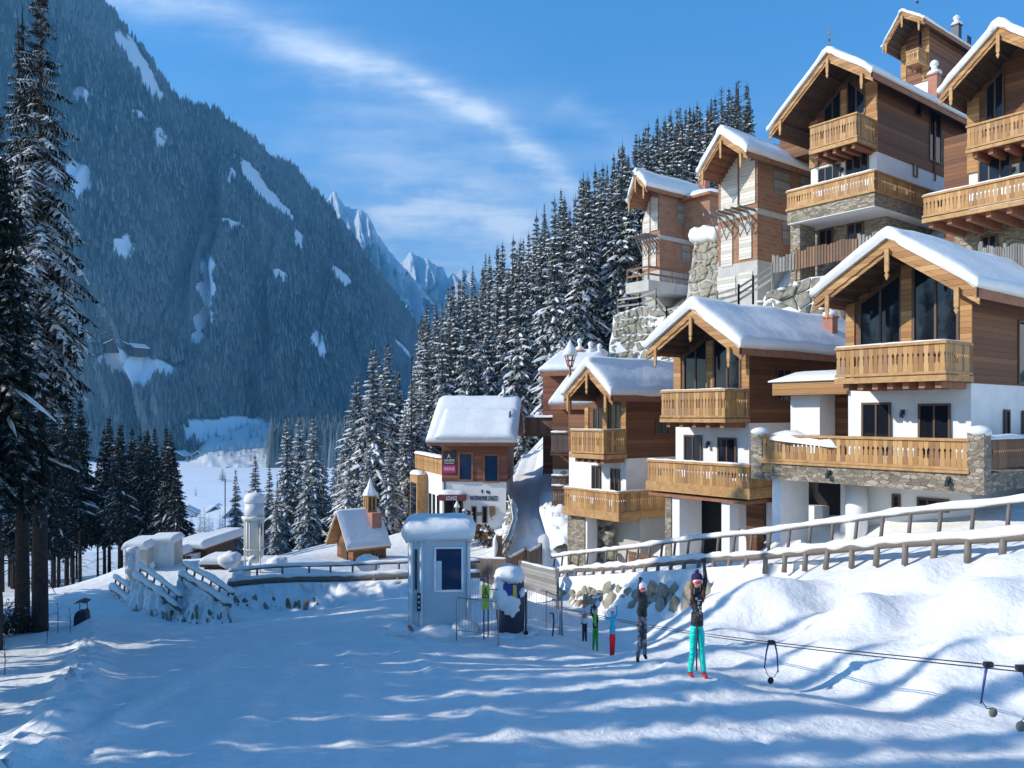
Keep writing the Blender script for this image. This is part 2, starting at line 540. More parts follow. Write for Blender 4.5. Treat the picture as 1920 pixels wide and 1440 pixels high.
# ------------------------------------------------------------------- terrain
FA = Vector((2.1, 37.0)); FB = Vector((10.56, 16.5))         # plan line of the log fence beside the road
FN = Vector((-0.924, -0.381))                                  # its normal towards the piste


def fence_z(t): return -6.5 + 4.76 * t
def fence_base(t): return float(np.interp(t, [0, .325, .57, .75, .9, 1, 1.3], [-8.5, -7.1, -6.0, -4.65, -3.65, -2.95, -1.4]))


TP = []
def tp(px, py, d): TP.append(tuple(at(px, py, d)))
def tz(x, y, z): TP.append((x, y, z))
for x in (-9, -3, 3, 9): tz(x, -8, -1.9)
for x in (-7, -2.5, 2.5, 6): tz(x, 2, -3.0)
for px in (0, 480, 960, 1440): tp(px, 1440, 9)
tp(1920, 1440, 9)
for px, py, d in [(100, 1305, 13), (500, 1300, 12.7), (900, 1290, 13), (1305, 1266, 13.4), (1200, 1236, 17), (1147, 1227, 19.5), (1110, 1214, 21), (1095, 1204, 22),
                  (820, 1186, 21.8), (960, 1192, 21.3), (640, 1190, 22), (450, 1185, 23), (300, 1170, 26), (200, 1172, 25), (60, 1188, 24), (-150, 1190, 24),
                  (620, 1141, 28), (740, 1120, 29), (500, 1158, 28), (400, 1168, 26.6), (250, 1164, 27), (520, 1152, 30.5), (640, 1136, 30.3), (760, 1118, 30.6), (430, 1165, 29), (300, 1166, 28.2), (1000, 1128, 29), (1040, 1126, 33), (900, 1125, 30),
                  (1420, 1272, 13.6), (1600, 1290, 12.8), (1800, 1318, 11.8), (1940, 1345, 11),
                  (1350, 1190, 18), (1400, 1140, 20.5), (1480, 1088, 20.6), (1600, 1092, 19.2), (1750, 1072, 17.6), (1920, 1040, 16.0),
                  (1700, 1185, 15.2), (1900, 1150, 14), (1520, 1190, 16.5), (1300, 1135, 26), (1150, 1150, 30)]:
    tp(px, py, d)
for i in range(14):
    t = i / 10 - .1
    p = FA.lerp(FB, t)
    f = p + FN * 1.0; b = p - FN * .8; c = p - FN * 3.6
    tz(f.x, f.y, fence_base(max(t, 0)) + (0 if t >= 0 else -.3)); tz(b.x, b.y, fence_z(t) - .85); tz(c.x, c.y, fence_z(t) - .8)
# road up between the lodge and the third chalet
for px, py, d in [(985, 1040, 40), (975, 985, 46), (985, 930, 52), (1000, 880, 58), (1012, 840, 63), (900, 1040, 44), (860, 1030, 46), (800, 1030, 46), (940, 1010, 46),
                  (1040, 1020, 41), (1050, 960, 48), (690, 1052, 40), (620, 1050, 40), (540, 1050, 38), (440, 1050, 38), (740, 1050, 40), (330, 1052, 40), (250, 1060, 40)]:
    tp(px, py, d)
# left woods, slope to the valley
for px, py, d in [(60, 1106, 60), (200, 1098, 62), (-200, 1106, 60), (-300, 1120, 36), (100, 1140, 40), (200, 1120, 50), (340, 1085, 68), (150, 1085, 80), (330, 1060, 90), (500, 1046, 74), (640, 1010, 66), (760, 985, 66), (560, 1040, 90), (700, 1010, 90),
                  (-300, 1090, 90)]:
    tp(px, py, d)
for x in (-110, -60, -20, 0): tz(x, 160, -29)
for x in (-110, -70, -30): tz(x, 120, -24)
tz(-60, 20, -6); tz(-60, 50, -10); tz(-30, 5, -4.2); tz(-30, 20, -5.6); tz(-18, 12, -4.8); tz(-60, -8, -3); tz(-25, -8, -2.5)
# house terraces on the right
for px, py, d in [(1500, 985, 29), (1265, 1006, 35), (1080, 1026, 39), (1650, 975, 26.5), (1850, 955, 24)]: tp(px, py, d)
for x, y, z in [(20, 30, -1.5), (23, 24, -.5), (30, 15, .5), (14, 40, -1), (10, 47, -2.5), (16, 12, -.8), (13, 5, -1.5), (25, 2, -.5), (40, -5, 0),
                (17.5, 43, 7), (24, 35, 6.2), (30, 30, 7), (14.5, 47, 6), (22, 50, 12), (30, 42, 12), (40, 30, 13), (12, 58, 6.6), (9, 60, 4.5), (7.5, 57, 1), (20, 62, 14), (34, 60, 24), (50, 50, 26), (60, 20, 16), (60, 0, 10)]:
    tz(x, y, z)
# wooded hillside at the back right
SKY_T = [(780, 590), (830, 530), (870, 500), (900, 470), (930, 450), (960, 435), (1000, 400), (1050, 345), (1100, 320), (1140, 280), (1170, 250), (1200, 235), (1230, 212), (1290, 188), (1330, 168), (1390, 150), (1500, 100), (1700, 20)]
for px in (830, 900, 1000, 1100, 1200, 1300, 1400, 1600):
    p = at(px, poly_interp(SKY_T, px), 112); tz(p.x, p.y, p.z - 22)
    p = at(px, poly_interp(SKY_T, px), 150); tz(p.x, p.y, p.z - 24)
for px, py, d in [(830, 960, 74), (900, 930, 74), (1000, 840, 74), (1080, 740, 74), (780, 975, 80)]: tp(px, py, d)
TP = np.array(TP)
_S = 25.0


def _phi(r2): return np.where(r2 > 1e-12, .5 * r2 * np.log(np.maximum(r2, 1e-12)), 0)


def _tps_fit(P):
    X = P[:, :2] / _S; n = len(X)
    r2 = ((X[:, None] - X[None]) ** 2).sum(-1)
    A = np.zeros((n + 3, n + 3)); A[:n, :n] = _phi(r2) + np.eye(n) * 2e-4
    A[:n, n] = 1; A[:n, n + 1:] = X; A[n, :n] = 1; A[n + 1:, :n] = X.T
    return X, np.linalg.solve(A, np.r_[P[:, 2], 0, 0, 0])
_TX, _TW = _tps_fit(TP)


def seg_d(x, y, a, b):
    """distance to segment and parameter"""
    ax, ay = a; bx, by = b; dx, dy = bx - ax, by - ay
    t = np.clip(((x - ax) * dx + (y - ay) * dy) / (dx * dx + dy * dy), 0, 1)
    return np.hypot(x - ax - t * dx, y - ay - t * dy), t


LANE = [at(40, 1440, 9), at(150, 1300, 13.2), at(168, 1230, 18), at(170, 1178, 24.5)]


def gz(x, y, detail=True):
    x = np.atleast_1d(np.asarray(x, float)); y = np.atleast_1d(np.asarray(y, float))
    sh = x.shape; x = x.ravel(); y = y.ravel()
    z = np.empty(len(x))
    for i in range(0, len(x), 20000):
        q = np.stack([x[i:i + 20000], y[i:i + 20000]], -1) / _S
        r2 = ((q[:, None] - _TX[None]) ** 2).sum(-1)
        z[i:i + 20000] = _phi(r2) @ _TW[:-3] + _TW[-3] + q @ _TW[-2:]
    if detail:
        near = np.clip(1 - (y - 34) / 8, 0, 1)
        # soft undulations lying across the piste
        z += .042 * near * fbm(x * .12 + 3, y * .75 + .5 * fbm(x * .2, y * .2, 2), 3)
        z += .10 * fbm(x * .33, y * .33, 3)
        z += .018 * near * fbm(x * 2.3, y * 2.3, 3)
        # snow mounds of the bank on the right
        fx = FA.x + (FB.x - FA.x) * (y - FA.y) / (FB.y - FA.y)
        bank = np.clip((x - (fx - 9)) / 3.5, 0, 1) * np.clip((fx - .6 - x) / 1.2, 0, 1) * np.clip((26 - y) / 3, 0, 1) * np.clip((y - 9) / 3, 0, 1)
        z += bank * (.62 * fbm(x * .40 + 9, y * .30 + 4, 3) + .16 * fbm(x * .9 + 3, y * .9, 2))
        for cx, cy, a, sx, sy in ((6.9, 19.8, .62, 1.3, 1.0), (8.7, 17.6, .55, 1.0, .8), (7.0, 16.2, .60, 1.0, 1.1), (5.4, 21.0, .30, 1.0, 1.1), (8.4, 14.4, .50, .9, .8), (6.0, 18.4, -.35, .9, .9), (8.0, 18.9, -.40, .9, .7), (7.7, 15.4, -.25, .7, .6), (9.3, 15.6, .35, .8, .7), (6.2, 14.4, .30, .8, .8), (9.6, 17.0, -.3, .7, .6)):
            z += a * np.exp(-((x - cx) / sx) ** 2 - ((y - cy) / sy) ** 2)
        # clods, scuffs and foot marks in the near snow
        n1 = fbm(x * 1.1 + 40, y * .9 + 8, 2)
        z += near * .034 * np.clip(n1 - .10, 0, 1) * fbm(x * 6, y * 6, 3) * 3
        z += near * .012 * np.sin((x * .93 + y * .36) * 11 + 2 * fbm(x * .3, y * .3, 2)) * np.clip(fbm(x * .25 + 7, y * .18, 2) * 3 + .4, 0, 1)
        z += near * .010 * fbm(x * 5.3, y * 4.1, 3)
        for (ax, ay), (bx, by), st in (((2.3, 15.6), (3.2, 9.0), .62), ((-1.0, 20.5), (2.6, 15.0), .66), ((3.9, 14.0), (5.3, 12.2), .6), ((-9.5, 21), (-6.5, 25.5), .7)):
            ln = math.hypot(bx - ax, by - ay); tx, ty = (bx - ax) / ln, (by - ay) / ln
            for k in range(int(ln / st)):
                o_ = .11 if k % 2 else -.11; w_ = .15 * math.sin(k * .7)
                fxx, fyy = ax + tx * k * st - ty * (o_ + w_), ay + ty * k * st + tx * (o_ + w_)
                q = ((x - fxx) * tx + (y - fyy) * ty) ** 2 / .028 + ((x - fxx) * ty - (y - fyy) * tx) ** 2 / .010
                z += -.075 * np.exp(-q) + .03 * np.exp(-(np.sqrt(q) - 1.7) ** 2 * 3)
        for cx, cy in ((2.55, 14.9), (2.9, 14.3), (3.4, 12.6)):
            z += .10 * np.exp(-((x - cx) ** 2 + (y - cy) ** 2) / .09) * (1 + fbm(x * 9, y * 9, 2))
        # thrown-up snow along the left edge of the piste, ground lower beside it
        for a, b in zip(LANE[:-1], LANE[1:]):
            d, t = seg_d(x, y, (a.x, a.y), (b.x, b.y))
            z += np.exp(-(d / .40) ** 2) * (.20 + .26 * fbm(x * 3.2, y * 3.2, 4)) * np.where((t > 0) & (t < 1), 1, 0)
        # groomer ridges fanning out from the crest
        for a, b in [((-5.2, 22), (-3.4, 9)), ((-4.4, 22), (-1.8, 9)), ((-6.6, 21), (-5.2, 9)), ((-3.6, 22.5), (.2, 9.5))]:
            d, t = seg_d(x, y, a, b)
            z += np.exp(-(d / .22) ** 2) * (.07 + .05 * fbm(x * 1.1, y * 1.1, 2))
    return z.reshape(sh)


def gz1(x, y): return float(gz([x], [y])[0])


def build_ground():
    rows = np.concatenate([np.linspace(-12, 6, 24), np.linspace(6.2, 24, 260), np.linspace(24.15, 34, 70), np.linspace(34.3, 70, 90), np.linspace(71, 162, 70)])
    s = np.linspace(-1, 1, 421); s = np.sign(s) * (np.abs(s) ** 1.15)
    Y = rows[:, None] + 0 * s[None]; X = s[None] * (.80 * np.maximum(rows, 0) + 22)[:, None]
    Z = gz(X, Y)
    V = np.stack([X, Y, Z], -1).reshape(-1, 3)
    o = np_mesh('snow_ground', V, grid_quads(len(rows), len(s)), M['snow_ground'])
    tag(o, kind='structure')
build_ground()

# valley floor: one broad sheet to beyond the mountains' feet
def valley_h(x, y):
    z = np.interp(y, [-20, 100, 160, 250, 330, 440, 20000], [-40, -34, -33, -40, -48, -52, -52])
    return z + .8 * fbm(x * .004, y * .004, 3)


def build_valley():
    ys = np.concatenate([np.linspace(-20, 500, 60), np.geomspace(505, 4550, 60)])
    xs = np.concatenate([-np.geomspace(2400, 20, 50), np.linspace(-15, 15, 6), np.geomspace(20, 2400, 50)])
    X, Y = np.meshgrid(xs, ys); Z = valley_h(X, Y)
    m, nt, b = mat('valley_snow')
    v = texco(nt); n = noise_(nt, v, .02, 5); n2 = noise_(nt, texco(nt, (1, .25, 1)), .012, 3)
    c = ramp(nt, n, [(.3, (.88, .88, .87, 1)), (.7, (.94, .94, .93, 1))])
    L(nt, c, b.inputs['Base Color']); b.inputs['Roughness'].default_value = .8
    o = np_mesh('valley_floor', np.stack([X, Y, Z], -1).reshape(-1, 3), grid_quads(len(ys), len(xs)), m)
    tag(o, kind='structure')
build_valley()

# ---------------------------------------------------------------- mountains
RIDGE = [(-100, -380, 1235), (0, -250, 1287), (100, -120, 1332), (150, -55, 1352), (190, 0, 1365), (220, 35, 1378), (255, 75, 1398), (280, 110, 1417), (305, 150, 1443), (330, 187, 1462),
         (370, 203, 1495), (412, 216, 1528), (445, 240, 1560), (472, 262, 1592), (520, 300, 1658), (545, 310, 1677), (575, 345, 1716), (606, 374, 1755), (650, 430, 1852), (700, 497, 1950), (740, 550, 2048), (780, 610, 2145), (806, 640, 2210), (840, 700, 2340), (870, 760, 2470), (900, 812, 2568)]


def left_mountain():
    pxs = np.linspace(-100, 900, 230); ts = np.linspace(0, 1, 200)
    yr = poly_interp([(a, b) for a, b, c in RIDGE], pxs); dr = poly_interp([(a, c) for a, b, c in RIDGE], pxs)
    yr = yr + 7 * fbm(pxs * .045, pxs * 0 + 2, 4) * np.clip((pxs - 100) / 100, 0, 1)
    df = np.interp(pxs, [-100, 300, 560, 900], [900, 930, 1100, 2200])
    zr = (HY - yr) / F * dr; xr = (pxs - CX) / F * dr
    xf = (pxs - CX) / F * df
    Tt = ts[:, None]
    X = xf[None] * (1 - Tt) + xr[None] * Tt; Y = df[None] * (1 - Tt) + dr[None] * Tt
    prof = .25 * Tt ** 2.2 + .75 * Tt ** 1.05
    Z = -54 + (zr[None] + 54) * prof
    # gullies and spurs running down the face
    amp = np.sin(np.pi * np.clip(Tt, 0, 1)) ** .8 * np.clip((zr[None] + 60) / 330, 0, 1)
    spur = fbm(pxs[None] * .0085 + .35 * Tt, Tt * 1.3 + 0 * pxs[None], 4)
    Y = Y - amp * 350 * spur; Z = Z + amp * 50 * fbm(pxs[None] * .03, Tt * 4, 4)
    px_ = CX + X / Y * F; py_ = HY - Z / Y * F
    # back slope, so that it is a solid mountain
    Xb = X[-1] * 1.25; Yb = Y[-1] * 1.35; Zb = np.full_like(Xb, -80)
    Xa = np.vstack([X, Xb[None]]); Ya = np.vstack([Y, Yb[None]]); Za = np.vstack([Z, Zb[None]])
    return pxs, ts, X, Y, Z, px_, py_, np.stack([Xa, Ya, Za], -1)


def ell(px, py, cx, cy, a, b, rot=0):
    c, s = math.cos(R(rot)), math.sin(R(rot)); dx, dy = px - cx, py - cy
    return ((dx * c + dy * s) / a) ** 2 + ((-dx * s + dy * c) / b) ** 2
# clearings and avalanche tracks of the mountain (centre, half axes, tilt)
BARE = [(430, 812, 95, 30, 0), (255, 690, 56, 27, 8), (205, 668, 28, 14, -25), (300, 690, 35, 12, 10), (260, 720, 24, 20, 0),
        (388, 545, 17, 75, 4), (372, 620, 10, 40, 0), (300, 262, 10, 26, 5), (148, 340, 30, 40, -15), (233, 465, 16, 30, 0), (265, 125, 14, 72, -28), (240, 95, 10, 40, -35),
        (482, 345, 15, 62, -38), (520, 380, 7, 40, -40), (545, 405, 5, 25, -35), (437, 335, 7, 22, -10), (530, 520, 22, 9, 25), (596, 645, 10, 34, -15), (152, 175, 20, 12, 30), (262, 215, 26, 8, 25), (430, 420, 30, 7, 10),
        (560, 450, 8, 22, -20), (640, 520, 9, 18, -30), (755, 655, 5, 30, -40), (460, 450, 8, 6, 0), (580, 760, 8, 5, 0)]


def bare_val(px, py):
    w = 14 * fbm(px * .05, py * .05, 3)
    v = np.full(np.shape(px), 9.0)
    for e in BARE: v = np.minimum(v, ell(px + w, py + w * .7, e[0], e[1], e[2] * 1.05, e[3] * 1.05, e[4]))
    return v


def build_left_mountain():
    pxs, ts, X, Y, Z, PX, PY, V = left_mountain()
    nr, nc = V.shape[:2]
    m, nt, b = mat('mountain_ground')
    at_ = N(nt, 'ShaderNodeAttribute', attribute_name='snow_cover')
    v = texco(nt); n = noise_(nt, v, .03, 8, .72); n2 = noise_(nt, v, .005, 4, .6)
    forest = ramp(nt, math_(nt, 'ADD', math_(nt, 'MULTIPLY', n, .6), math_(nt, 'MULTIPLY', n2, .4)), [(.35, (.05, .065, .06, 1)), (.6, (.10, .12, .11, 1)), (.8, (.26, .29, .31, 1))])
    f = smoothstep(nt, math_(nt, 'ADD', at_.outputs['Fac'], math_(nt, 'MULTIPLY', math_(nt, 'SUBTRACT', n, .5), 2.2)), .35, .75)
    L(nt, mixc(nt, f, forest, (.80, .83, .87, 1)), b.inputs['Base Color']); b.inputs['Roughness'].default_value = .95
    b.inputs['Specular IOR Level'].default_value = .1
    o = np_mesh('mountain', V.reshape(-1, 3), grid_quads(nr, nc), m)
    cov = np.zeros((nr, nc)); cov[:-1] = np.clip(1.45 - bare_val(PX, PY), 0, 1) * .95
    a = o.data.attributes.new('snow_cover', 'FLOAT', 'POINT'); a.data.foreach_set('value', cov.ravel().astype(np.float32))
    tag(o, kind='structure')
    # spruce forest clothing it: too many to count, one mesh
    rs = np.random.RandomState(5)
    n = 64000
    # sample so that density per picture area is even
    i = rs.rand(n * 2) * (len(pxs) - 1.001); j = (rs.rand(n * 2) ** .9) * (len(ts) - 1.001)
    ii = i.astype(int); jj = j.astype(int); fi = i - ii; fj = j - jj
    def lerp(A): return (A[jj, ii] * (1 - fi) + A[jj, ii + 1] * fi) * (1 - fj) + (A[jj + 1, ii] * (1 - fi) + A[jj + 1, ii + 1] * fi) * fj
    x, y, z = lerp(X), lerp(Y), lerp(Z); px = CX + x / y * F; py = HY - z / y * F
    bv = bare_val(px, py)
    keep = (bv > .75 + 1.0 * rs.rand(len(bv)) ** 2) & (px > -260) & (px < 905) & (py > -120) & (rs.rand(len(bv)) < .55 + .9 * fbm(px * .03, py * .03, 3) + .25)
    x, y, z, px, py = [q[keep][:n] for q in (x, y, z, px, py)]
    k = len(x); h = (9 + 9 * rs.rand(k)) * (1 + .25 * fbm(px * .02, py * .02, 2)); r = h * (.16 + .06 * rs.rand(k))
    S = 5; ang = rs.rand(k)[:, None] * 6.28 + np.arange(S)[None] * 2 * np.pi / S
    Vb = np.stack([x[:, None] + r[:, None] * np.cos(ang), y[:, None] + r[:, None] * np.sin(ang), np.repeat((z + 1)[:, None], S, 1)], -1)
    Vt = np.stack([x, y, z + h], -1)[:, None]
    VV = np.concatenate([Vb, Vt], 1).reshape(-1, 3)
    base = (np.arange(k) * (S + 1))[:, None, None]
    tri = np.array([[q, (q + 1) % S, S] for q in range(S)])[None]
    Q = (base + tri).reshape(-1, 3)
    m2, nt, b = mat('far_spruce')
    g = N(nt, 'ShaderNodeNewGeometry'); v = texco(nt)
    c = ramp(nt, g.outputs['Random Per Island'], [(0, (.02, .032, .028, 1)), (.45, (.055, .072, .062, 1)), (.75, (.12, .135, .11, 1)), (1, (.24, .27, .29, 1))])
    big = noise_(nt, v, .0032, 5, .6); mid = noise_(nt, v, .02, 4, .6)
    fr = smoothstep(nt, math_(nt, 'ADD', math_(nt, 'MULTIPLY', big, .7), math_(nt, 'MULTIPLY', mid, .3)), .40, .62)
    L(nt, mixc(nt, math_(nt, 'MULTIPLY', fr, .75), c, (.22, .24, .235, 1)), b.inputs['Base Color']); b.inputs['Roughness'].default_value = .95; b.inputs['Specular IOR Level'].default_value = .1
    o = np_mesh('mountain_forest', VV, Q, m2, smooth=False)
    tag(o, 'dense spruce forest covering the blue shaded mountainside', 'forest', kind='stuff')
    return pxs, ts, X, Y, Z, PX, PY
MT = build_left_mountain()


def mountain_point(px, py):
    """point of the left mountain's face seen at a photo pixel"""
    d2 = (MT[5] - px) ** 2 + (MT[6] - py) ** 2
    k = np.unravel_index(np.argmin(d2), d2.shape)
    return Vector((MT[2][k], MT[3][k], MT[4][k]))


def build_peaks():
    def ridge_mesh(name, ridge, foot_y, foot_d, m, amp, seed):
        pxs = np.linspace(ridge[0][0], ridge[-1][0], 240); ts = np.linspace(0, 1, 110)
        yr = poly_interp([(a, b) for a, b, c in ridge], pxs); dr = poly_interp([(a, c) for a, b, c in ridge], pxs)
        yr = yr + 6 * fbm(pxs * .12 + seed, pxs * 0 + seed, 4)
        zr = (HY - yr) / F * dr; xr = (pxs - CX) / F * dr; xf = (pxs - CX) / F * foot_d; zf = (HY - foot_y) / F * foot_d
        T_ = ts[:, None]
        X = xf[None] * (1 - T_) + xr[None] * T_; Y = foot_d * (1 - T_) + dr[None] * T_; Z = zf + (zr[None] - zf) * (T_ ** 1.25)
        a_ = np.sin(np.pi * T_) ** .6
        rg = 1 - np.abs(fbm(pxs[None] * .035 + T_ * .9 + seed, T_ * 2.0 + seed + 0 * pxs[None], 5)) * 2.2
        X = X + a_ * amp * (rg - .5) * .5; Y = Y - a_ * amp * rg; Z = Z + a_ * amp * .25 * fbm(pxs[None] * .09, T_ * 9, 4)
        V = np.stack([np.vstack([X, X[-1:] * 1.1]), np.vstack([Y, Y[-1:] * 1.12]), np.vstack([Z, Z[-1:] * 0 - 80])], -1)
        o = np_mesh(name, V.reshape(-1, 3), grid_quads(len(ts) + 1, len(pxs)), m)
        tag(o, kind='structure')
    m, nt, b = mat('peak_snow')
    g = N(nt, 'ShaderNodeNewGeometry'); nz = sep(nt, g.outputs['Normal'])[2]; pz = sep(nt, g.outputs['Position'])[2]
    v = texco(nt); n = noise_(nt, v, .012, 8, .7)
    rockf = smoothstep(nt, math_(nt, 'ADD', nz, math_(nt, 'MULTIPLY', math_(nt, 'SUBTRACT', n, .5), 1.1)), .20, .36)
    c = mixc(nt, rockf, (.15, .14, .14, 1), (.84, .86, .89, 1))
    tree = smoothstep(nt, math_(nt, 'ADD', pz, math_(nt, 'MULTIPLY', n, 450)), 450, 600)
    L(nt, mixc(nt, tree, (.05, .065, .06, 1), c), b.inputs['Base Color']); b.inputs['Roughness'].default_value = .9
    bump(nt, b, n, 1.0, 30)
    ridge_mesh('mountain_peaks', [(520, 300, 3600), (575, 350, 3600), (606, 376, 3550), (616, 371, 3550), (628, 358, 3525), (636, 374, 3525), (648, 384, 3500), (662, 394, 3500), (672, 391, 3500), (690, 404, 3475), (700, 420, 3450), (712, 446, 3450), (728, 466, 3450), (742, 482, 3450), (756, 500, 3450), (790, 540, 3450), (840, 600, 3450), (900, 660, 3450)], 735, 2900, m, 210, 3.3)
    ridge_mesh('mountain_ridge', [(680, 560, 4500), (735, 505, 4500), (755, 492, 4500), (770, 472, 4500), (780, 482, 4500), (800, 486, 4500), (815, 497, 4500), (832, 505, 4500), (840, 520, 4500), (852, 512, 4500), (868, 503, 4500), (885, 512, 4500), (905, 540, 4500), (980, 585, 4500), (1100, 640, 4500)], 700, 3500, m, 230, 8.1)
build_peaks()
# ---------------------------------------------------------------- snowy spruces
def spruce_meshes(seed, h=20.0, rad=2.6, whorls=30, per=9, bare=.08, segs=5, snow=.7, twigs=True, key='needles', droop=.5, gaps=.08, wk=.22, sw=1.0):
    """returns trunk mesh and crown mesh (needle fronds + snow lying on them)"""
    rnd = random.Random(seed)
    tb = MB()
    lean = Vector((rnd.uniform(-.01, .01), rnd.uniform(-.01, .01), 0))
    pts = [Vector((0, 0, -1.0))] + [lean * (h * k / 8) * (k / 8) * h * .05 + Vector((0, 0, h * k / 8)) for k in range(9)]
    r0 = h * .0105
    tb.tube(pts, [r0 * 1.25] + [r0 * (1 - .93 * k / 8) for k in range(9)], 8)
    # dead stubs on the bare part
    if bare > .2:
        for _ in range(int(26 * bare * 2)):
            z = rnd.uniform(.08, bare + .1) * h; a = rnd.uniform(0, 6.28); l = rnd.uniform(.5, rad * .7)
            d = Vector((math.cos(a), math.sin(a), 0))
            tb.tube([d * r0 * .5 + Vector((0, 0, z)), d * l * .5 + Vector((0, 0, z - .05 * l)), d * l + Vector((0, 0, z - .35 * l))], [.03, .02, .008], 5)
    cb = MB()
    for w in range(whorls):
        t = (w + rnd.uniform(-.25, .25)) / whorls
        t = min(max(t, 0), .985)
        zc = h * (bare + (1 - bare) * t)
        prof = (1 - t) ** .82 * (1 if t > .12 else .72 + t * 2.3)
        n = max(4, int(per * (1 - .45 * t)))
        a0 = rnd.uniform(0, 6.28)
        for k in range(n):
            if rnd.random() < gaps: continue
            a = a0 + 2 * math.pi * k / n + rnd.uniform(-.25, .25)
            l = max(.22, rad * prof * rnd.uniform(.55, 1.2) * (1 + .28 * mnoise.noise(Vector((math.cos(a) * 1.2, math.sin(a) * 1.2, zc * .45 + seed)))))
            d = Vector((math.cos(a), math.sin(a), 0)); e = Vector((-math.sin(a), math.cos(a), 0))
            up0 = .10 if t < .6 else .35 * t
            dr = droop * rnd.uniform(.75, 1.35) * (1 - .55 * t)
            z0 = zc + rnd.uniform(-.12, .12)
            C = []
            for i in range(segs + 1):
                s = i / segs
                C.append(d * (l * s) + Vector((0, 0, z0 + l * (up0 * s - dr * s * s * 1.05 + .16 * s ** 4))))
            W = [(l * .20 + wk) * (math.sin(math.pi * min(1, .12 + s * .9)) ** .7) * rnd.uniform(.85, 1.2) + .03 for s in [i / segs for i in range(segs + 1)]]
            # drooping frond: ridge with two ragged flanks
            for sg in (-1, 1):
                for i in range(segs):
                    p, q = C[i], C[i + 1]
                    wv = (W[i] + W[i + 1]) * .5 * rnd.uniform(.8, 1.3)
                    tip = p.lerp(q, rnd.uniform(.55, 1.0)) + e * sg * wv + d * wv * .30 - Vector((0, 0, wv * rnd.uniform(.45, .95)))
                    cb.add([p, q, tip], [(0, 1, 2) if sg > 0 else (1, 0, 2)], 0)
                    if twigs:
                        tip2 = p.lerp(q, rnd.uniform(.1, .5)) + e * sg * wv * .55 - Vector((0, 0, wv * rnd.uniform(.9, 1.5)))
                        cb.add([p, p.lerp(q, .7), tip2], [(0, 1, 2) if sg > 0 else (1, 0, 2)], 0)
            tipend = C[-1] + d * l * .06 - Vector((0, 0, l * .05))
            cb.add([C[-1] + e * W[-1] * .4, C[-1] - e * W[-1] * .4, tipend], [(1, 0, 2)], 0)
            # snow cushion
            if rnd.random() < snow and l > .3:
                i0 = 1 if rnd.random() < .6 else 2
                rows = []
                for i in range(i0, segs + 1):
                    p = C[i]; ww = W[i] * rnd.uniform(.32, .62) * sw * (1 if i < segs else .5); th = min(.11, .04 + l * .03) * rnd.uniform(.7, 1.3) * (1 if i < segs else .5)
                    if i == i0: ww *= .5; th *= .4
                    dz = Vector((0, 0, 1))
                    rows.append([p + e * ww - dz * (ww * .45), p + e * ww * .55 + dz * (th * .7 - ww * .1), p + dz * th, p - e * ww * .55 + dz * (th * .7 - ww * .1), p - e * ww - dz * (ww * .45)])
                cb.grid(rows, 1)
                cb.add(rows[-1], [(0, 1, 2, 3, 4)], 1)
    # leader
    cb.add([(.05, 0, h * .95), (-.03, .05, h * .95), (-.03, -.05, h * .95), (0, 0, h * 1.03)], [(0, 1, 3), (1, 2, 3), (2, 0, 3)], 0)
    to = tb.build('trunk', M['bark'], smooth=True); cr = cb.build('crown', [M[key], M['snow_clump']], smooth={1})
    res = (to.data, cr.data)
    for o in (to, cr): bpy.data.objects.remove(o)
    return res


def place_tree(name, meshes, loc, scale, rz, label, cat='tree', group=None):
    e = empty(name, loc, rz, label, cat, group); e.scale = (scale[0], scale[0], scale[1])
    for nm, me in zip(('trunk', 'crown'), meshes):
        link(bpy.data.objects.new(nm, me), e)
    return e


FOREST = [spruce_meshes(100 + i, 20, 2.5 + .25 * (i % 3), 40, 11, .07, 4, .42, True, 'needles', .80, .08, .20) for i in range(6)]
WOOD = [spruce_meshes(200 + i, 20, 2.4 + .25 * (i % 3), 36, 11, .30 + .06 * (i % 2), 4, .10, True, 'needles_dark', .7, .08, .22, .45) for i in range(4)]
BIG = [spruce_meshes(300 + i, 22, 1.75, 50, 11, .40, 7, .0, True, 'needles_big', 1.05, .24, .09, .36) for i in range(2)]


def ground_pt(x, y, dz=0): return (x, y, gz1(x, y) - .15 + dz)


def hillside_forest():
    rnd = random.Random(21); out = []
    d = 64.0
    while d < 128:
        step = 2.6 if d < 90 else 3.2
        x = (770 - CX) / F * d + rnd.uniform(0, step)
        while True:
            px = CX + x / d * F
            if px > 1402: break
            yy = d + rnd.uniform(-1.6, 1.6); xx = x + rnd.uniform(-.8, .8)
            px = CX + xx / yy * F
            x += step * rnd.uniform(.8, 1.2)
            if px < 785 or (px > 1120 and yy < 67) or (px > 1290 and yy < 80): continue
            if px < 990 and yy < 70: continue
            g = gz1(xx, yy)
            top_lim = float(poly_interp(SKY_T, px)) + rnd.uniform(-6, 55) * (1 if rnd.random() < .8 else .2)
            zt = (HY - top_lim) / F * yy
            h = min(rnd.uniform(17.5, 25), zt - g)
            if h < 8.5: continue
            out.append((xx, yy, g, h))
        d += 4.2
    lab = ['snow laden spruce crowded in the steep wood behind the chalets']
    for i, (x, y, g, h) in enumerate(out):
        k = i % 6; s = h / 20
        place_tree('spruce', FOREST[k], (x, y, g - .3), (s * rnd.uniform(.88, 1.12) * .98, s), rnd.uniform(0, 6.28), lab[0], 'tree', 'spruces of the steep wood behind the chalets')
    print('hillside trees', len(out))
hillside_forest()

